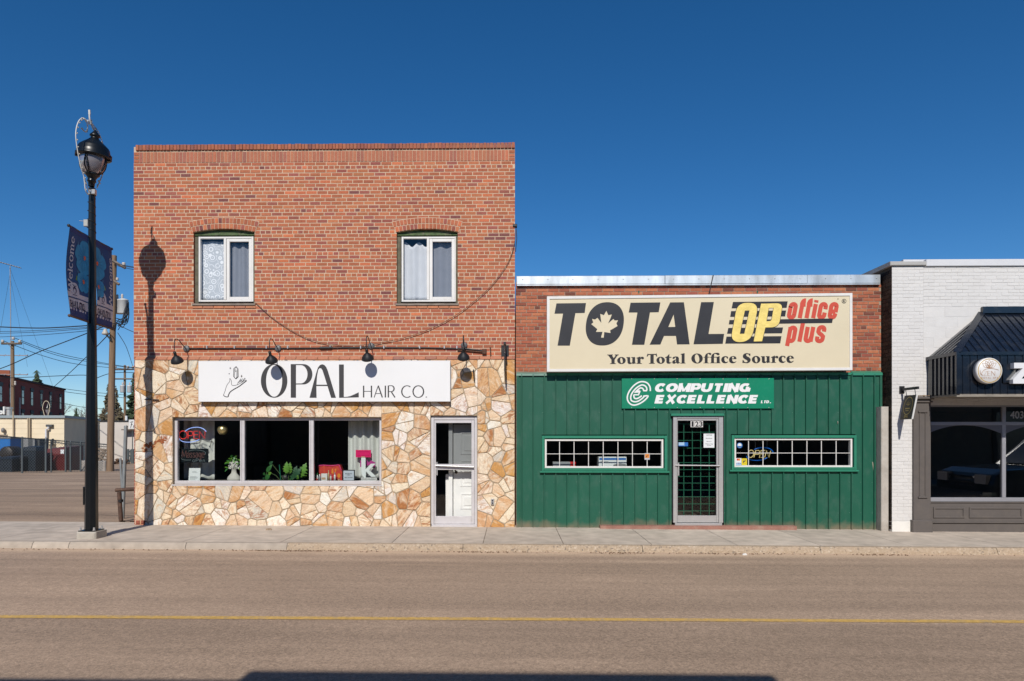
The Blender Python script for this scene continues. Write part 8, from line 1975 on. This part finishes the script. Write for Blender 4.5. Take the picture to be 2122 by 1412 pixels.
for px in (254, 268.5):
    p = D(px, 814, 91.4); mb = MB(); mb.lathe([(0,0),(.27,.02),(.30,.08),(.30,.85),(.33,.9),(.2,1.0),(0,1.02)], p, 14); tr = mb.build('transformer', m_can_, t3)
    mb = MB(); mb.lathe([(.05,1.0),(.1,1.2),(.05,1.4),(0,1.4)], p, 8); mb.build('bushing', m_por, tr)
mb = MB(); mb.tube([D(262, 877, 91), D(262, 862, 91)], .16, 8); mb.build('marker', m_paper, t3)
# roof aerial on its mast
am = thing('tv_aerial', 'tall thin television aerial mast with guy wires above the far roofs', 'aerial', D(21, 705, 74))
mb = MB(); mb.tube([D(22.5, 862, 74), D(22, 640, 74), D(21, 552, 74)], .05, 6); mb.build('mast', mat('aerial tube', (.40, .40, .42), .4, metal=.5), am)
mb = MB(); mb.tube([D(-2, 543, 74), D(43, 555.5, 74)], .05, 5)
for k in range(9): u = k/8; x = -1+43*u; y = 543.3+12*u; mb.tube([D(x-3, y-1.5, 73.2), D(x+3, y+2.0, 74.8)], .025, 4)
mb.build('aerial_head', mat('aerial tube', (.40, .40, .42), .4, metal=.5), am)
for (x0_, y0_, x1_, y1_, d) in ((22, 560, 0, 690, 80), (22, 580, 57, 760, 78), (22, 560, 120, 830, 84)):
    mb = MB(); mb.tube([D(x0_, y0_, 74), D(x1_, y1_, d)], .012, 4); mb.build('guy_wire', m_gal, am)
for py in (736.5, 776):
    mb = MB(); mb.tube([D(-10, py, 70), D(58, py+.8, 70)], .045, 5)
    for x in (10, 40, 56): mb.tube([D(x-1.5, py+2, 69.7), D(x+1.5, py-1.5, 70.3)], .03, 4)
    mb.build('low_aerial', mat('pinkish aerial', (.36, .30, .29), .6), am)
# overhead wires
m_wirek = mat('black overhead wire', (.02, .02, .022), .6)
W = [([(-30,676.5),(60,680),(120,679),(240,671)], 44, 41, .035), ([(-30,688),(60,686),(150,681),(240,674)], 60, 41, .02), ([(-30,692),(90,688),(240,676)], 60, 41, .02), ([(-30,700),(90,694),(240,680)], 62, 41, .02), ([(-30,775),(20,757),(80,730),(150,703),(228,672)], 48, 41, .03), ([(108,805),(140,777),(182,737),(228,690)], 70, 41, .03),
     ([(28,700),(100,727),(160,742),(260,760),(320,764)], 66, 92, .03), ([(41,708),(100,731),(160,746),(260,761),(320,766)], 66, 92, .03), ([(5,706),(90,738),(160,755),(250,764),(320,770)], 66, 92, .03), ([(-30,785),(60,782),(130,779),(178,778),(200,784)], 66, 60, .03), ([(200,784),(225,775),(255,772),(300,774)], 60, 70, .03),
     ([(44,787),(100,800),(180,812),(300,822)], 90, 110, .035), ([(44,791),(100,806),(180,818),(300,828)], 90, 110, .035), ([(100,830),(140,838),(190,846),(300,850)], 85, 95, .03), ([(236,545),(262,551),(320,560)], 41.3, 30, .016), ([(236,549),(262,556),(320,567)], 41.3, 30, .016), ([(258,552),(320,562)], 41.2, 30, .016), ([(240,668),(262,682),(320,705)], 41, 30, .018), ([(244,690),(262,720),(276,762)], 41, 60, .02)]
for pts, da, db, r in W:
    n = len(pts); x0_, x1_ = pts[0][0], pts[-1][0]; q = smooth([D(x, y, da+(db-da)*(x-x0_)/(x1_-x0_)).to_tuple() for x, y in pts], 8); mb = MB(); mb.tube(q, r, 5)
    tag(mb.build('overhead_wire', m_wirek), 'thin black overhead wire crossing the sky left of the brick building', 'wire', 'overhead wires left of the brick building')
# trees
m_bark = mat('grey brown bark', (.13, .10, .08), .95, var=.3); m_twig = mat('bare twigs', (.20, .15, .125), .95); m_need = mat('dark spruce needles', (.05, .075, .035), .8, var=.4, vscale=.8); m_need2 = mat('dry spruce needles', (.13, .105, .06), .85, var=.4, vscale=.8)
def spruce(label, px, top, bot_z, d, w, seed, m, thin=1.0):
    rg = random.Random(seed); c = D(px, top, d); h = c.z-bot_z; t = thing('spruce_tree', label, 'tree', (c.x, c.y, bot_z), 'spruces beyond the lot')
    mb = MB(); mb.tube([(c.x, c.y, bot_z), c], .2, 8, rr=[.30, .03]); mb.build('trunk', m_bark, t)
    mb = MB(); N = int(720*thin)
    for k in range(N):
        f = rg.random()**.75; z = c.z-h*f*.96; R0 = w*(f**.8)*(1+.25*sin(f*34+seed))*rg.uniform(.35, 1.0); a = rg.uniform(0, 2*pi)
        b0 = Vector((c.x+.25*R0*cos(a), c.y+.25*R0*sin(a), z+.15)); b1 = Vector((c.x+R0*cos(a), c.y+R0*sin(a), z-.22*R0)); s = Vector((-sin(a), cos(a), 0))*(.10+.16*rg.random())*(w*.45)
        dn = Vector((0, 0, -.18*w*.4)); mb.add([b0, (b0+b1)/2+s+dn, b1, (b0+b1)/2-s+dn], [(0,1,2),(0,2,3)])
        mb.add([b0+dn*.5, (b0+b1)/2+dn*2.4+s*.4, b1], [(0,1,2)])
    mb.build('crown', m, t)
spruce('dark spruce with a ragged top rising behind the dark red brick block', 76, 768, -3.6, 128, 7.5, 3, m_need)
spruce('dense dark spruce half hidden by the brick corner', 278, 772, -3.6, 104, 3.6, 5, m_need)
spruce('thin brown spruce with open branches left of the big utility pole', 224, 796, -3.6, 112, 3.0, 8, m_need2, .7)
spruce('small round topped spruce low beside the dark red block', 158, 846, -3.6, 112, 2.4, 9, m_need)
spruce('thin brown spruce right of the big utility pole', 240, 800, -3.6, 118, 3.0, 12, m_need2, .6)
spruce('low brown spruce right before the roof of the cream building', 214, 846, -3.6, 98, 2.8, 14, m_need2, .7)
spruce('low brown spruce just left of the slim far utility pole', 250, 842, -3.6, 98, 3.2, 15, m_need2, .7)
def bare(label, px, top, d, seed, spread=1.0):
    rg = random.Random(seed); c = D(px, top, d); z0 = -3.6; h = c.z-z0; t = thing('bare_tree', label, 'tree', (c.x, c.y, z0), 'bare trees beyond the lot'); tr = MB(); cr_ = MB()
    def grow(p, dr, L, r, lev):
        q = p+dr*L; mid = (p+q)/2+Vector((rg.gauss(0, .04), rg.gauss(0, .04), 0))*L
        (tr if lev < 2 else cr_).tube([p, mid, q], r, 5 if lev < 2 else 3, rr=[r, r*.85, r*.7], cap=False)
        if lev >= 5: return
        for k in range(3 if lev else 4):
            ax = Vector((rg.gauss(0, 1), rg.gauss(0, 1), rg.gauss(0, .3))).normalized(); nd = (dr+ax*(.55*spread)).normalized(); nd.z = max(nd.z, .05)
            grow(p+(q-p)*rg.uniform(.55, 1), nd.normalized(), L*rg.uniform(.6, .8), r*.6, lev+1)
    grow(Vector((c.x, c.y, z0)), Vector((0, 0, 1)), h*.33, .2, 0)
    tr.build('trunk', m_bark, t); cr_.build('crown', m_twig, t)
bare('bare tree with pale twigs just right of the dark red block', 146, 806, 118, 3)
bare('bare tree behind the lamp pole, left of the thin spruce', 208, 812, 108, 4)
bare('bare tree between the big utility pole and the slim one', 246, 826, 108, 6)
bare('wide bare tree low behind the slim far utility pole', 262, 838, 118, 7, 1.2)
# ---------------------------------------------------------------- the photographer's side of the street
YB = -13.62
def casting(px, py):      # roof height that throws its edge on the road here
    q = GP(px, py, ROADZ); k = (q.y-YB)/(-SUND.y); return q.x+SUND.x*k, q.z+SUND.z*k
xa, za = casting(519, 1390); xb, zb2 = casting(1592, 1390); xl_, zl2 = casting(200, 1407)
opp = thing('opposite_building', 'tan building across the street, seen only as the stepped shadow along the bottom edge', 'building', (0, YB, 0))
m_opp = mat('dull tan stucco', (.22, .18, .14), .9, var=.1)
mb = MB(); mb.box(-40, 40, YB-12, YB, -.2, zl2); mb.box(xa, xb, YB-.5, YB-.001, zl2+.001, za); mb.build('wall', m_opp, opp)
for i, x in enumerate([-30, -22, -14, -6, 2, 10, 18, 26]):
    mb = MB(); mb.bbox(x, x+4.6, YB+.001, YB+.06, .5, 2.7, .02); w_ = mb.build('window', m_wfr, opp); mb = MB(); mb.quad((x+.15, YB+.065, .65), (x+4.45, YB+.065, .65), (x+4.45, YB+.065, 2.55), (x+.15, YB+.065, 2.55)); mb.build('pane', m_fgl, w_)
# dark pickup parked at this kerb just past the right edge, mirrored in the spa's window
tx0, ty0 = 10.3, -4.4; truck = thing('pickup_truck', 'dark pickup truck seen mirrored in the right shop window', 'truck', (tx0+2.7, ty0+.95, ROADZ-.05)); zg = ROADZ-.05
m_trk = mat('dark blue black truck paint', (.015, .022, .032), .22, spec=.6, coat=.6); m_tyre = mat('tyre rubber', (.02, .02, .02), .8); m_chr = mat('chrome', (.7, .7, .72), .12, metal=1)
def slab(mb, prof_, y0_, y1_, inset_=.06):
    n = len(prof_); cx_ = sum(p[0] for p in prof_)/n; cz_ = sum(p[1] for p in prof_)/n
    rr_ = [[(x, y0_+inset_, z) for x, z in prof_]]; 
    L1 = [(cx_+(x-cx_)*.985, y0_, cz_+(z-cz_)*.965) for x, z in prof_]; L2 = [(x, y0_+inset_, z) for x, z in prof_]; L3 = [(x, y1_-inset_, z) for x, z in prof_]; L4 = [(cx_+(x-cx_)*.985, y1_, cz_+(z-cz_)*.965) for x, z in prof_]
    vs = L1+L2+L3+L4; fs = [tuple(range(n)), tuple(range(4*n-1, 3*n-1, -1))]
    for k in range(3):
        for i in range(n): fs.append((k*n+i, (k+1)*n+i, (k+1)*n+(i+1) % n, k*n+(i+1) % n))
    mb.add(vs, fs, 0)
X_ = lambda a: tx0+a
bodyp = [(X_(0), zg+.45), (X_(.02), zg+.80), (X_(.10), zg+1.02), (X_(.35), zg+1.12), (X_(1.35), zg+1.18), (X_(5.55), zg+1.15), (X_(5.6), zg+.55), (X_(4.9), zg+.42), (X_(.6), zg+.38)]
mb = MB(); slab(mb, bodyp, ty0, ty0+1.95, .10); mb.build('body', m_trk, truck)
cabp = [(X_(1.35), zg+1.17), (X_(2.05), zg+1.78), (X_(2.5), zg+1.86), (X_(3.5), zg+1.84), (X_(3.95), zg+1.16)]
mb = MB(); slab(mb, cabp, ty0+.12, ty0+1.83, .12); cab_ = mb.build('cab', m_trk, truck)
m_tg = mat('dark car glass', (.02, .025, .03), .05, spec=.9)
for yy_ in (ty0+.105, ty0+1.842):
    for a_, b_ in ((1.75, 2.62), (2.72, 3.5)):
        mb = MB(); mb.prism([(X_(a_), zg+1.26), (X_(a_+.3 if a_ < 2 else a_), zg+1.70), (X_(b_), zg+1.72), (X_(b_), zg+1.26)], yy_-.006, yy_+.006); mb.build('side_window', m_tg, cab_)
mb = MB(); mb.quad((X_(1.36), ty0+.28, zg+1.22), (X_(1.36), ty0+1.67, zg+1.22), (X_(1.97), ty0+1.62, zg+1.76), (X_(1.97), ty0+.33, zg+1.76)); mb.build('windscreen', m_tg, cab_)
for xw_ in (1.05, 4.45):
    for yw_, sg in ((ty0-.01, 1), (ty0+1.72, -1)):
        mb = MB(); mb.lathe([(.0,0),(.30,.0),(.38,.03),(.40,.08),(.40,.17),(.38,.22),(.3,.25),(0,.25)], (X_(xw_), yw_, zg+.40), 24, axis='y'); w_ = mb.build('wheel', m_tyre, truck)
        mb = MB(); yo_ = -.004 if sg > 0 else .254; mb.lathe([(0,yo_),(.23,yo_),(.24,yo_+.01*sg)], (X_(xw_), yw_, zg+.40), 20, axis='y'); mb.build('rim', m_chr, w_)
for yy_ in (ty0+.12, ty0+1.45):
    mb = MB(); mb.bbox(X_(-.03), X_(.10), yy_, yy_+.38, zg+.80, zg+1.0, .02); mb.build('headlight', mat('headlight glass', (.5, .5, .52), .1), truck)
mb = MB(); mb.bbox(X_(-.16), X_(.06), ty0+.02, ty0+1.93, zg+.42, zg+.64, .05); mb.build('bumper', m_chr, truck)
mb = MB()
for k in range(3): mb.box(X_(-.02), X_(.03), ty0+.55, ty0+1.40, zg+.72+k*.10, zg+.76+k*.10)
mb.build('grille', m_chr, truck)
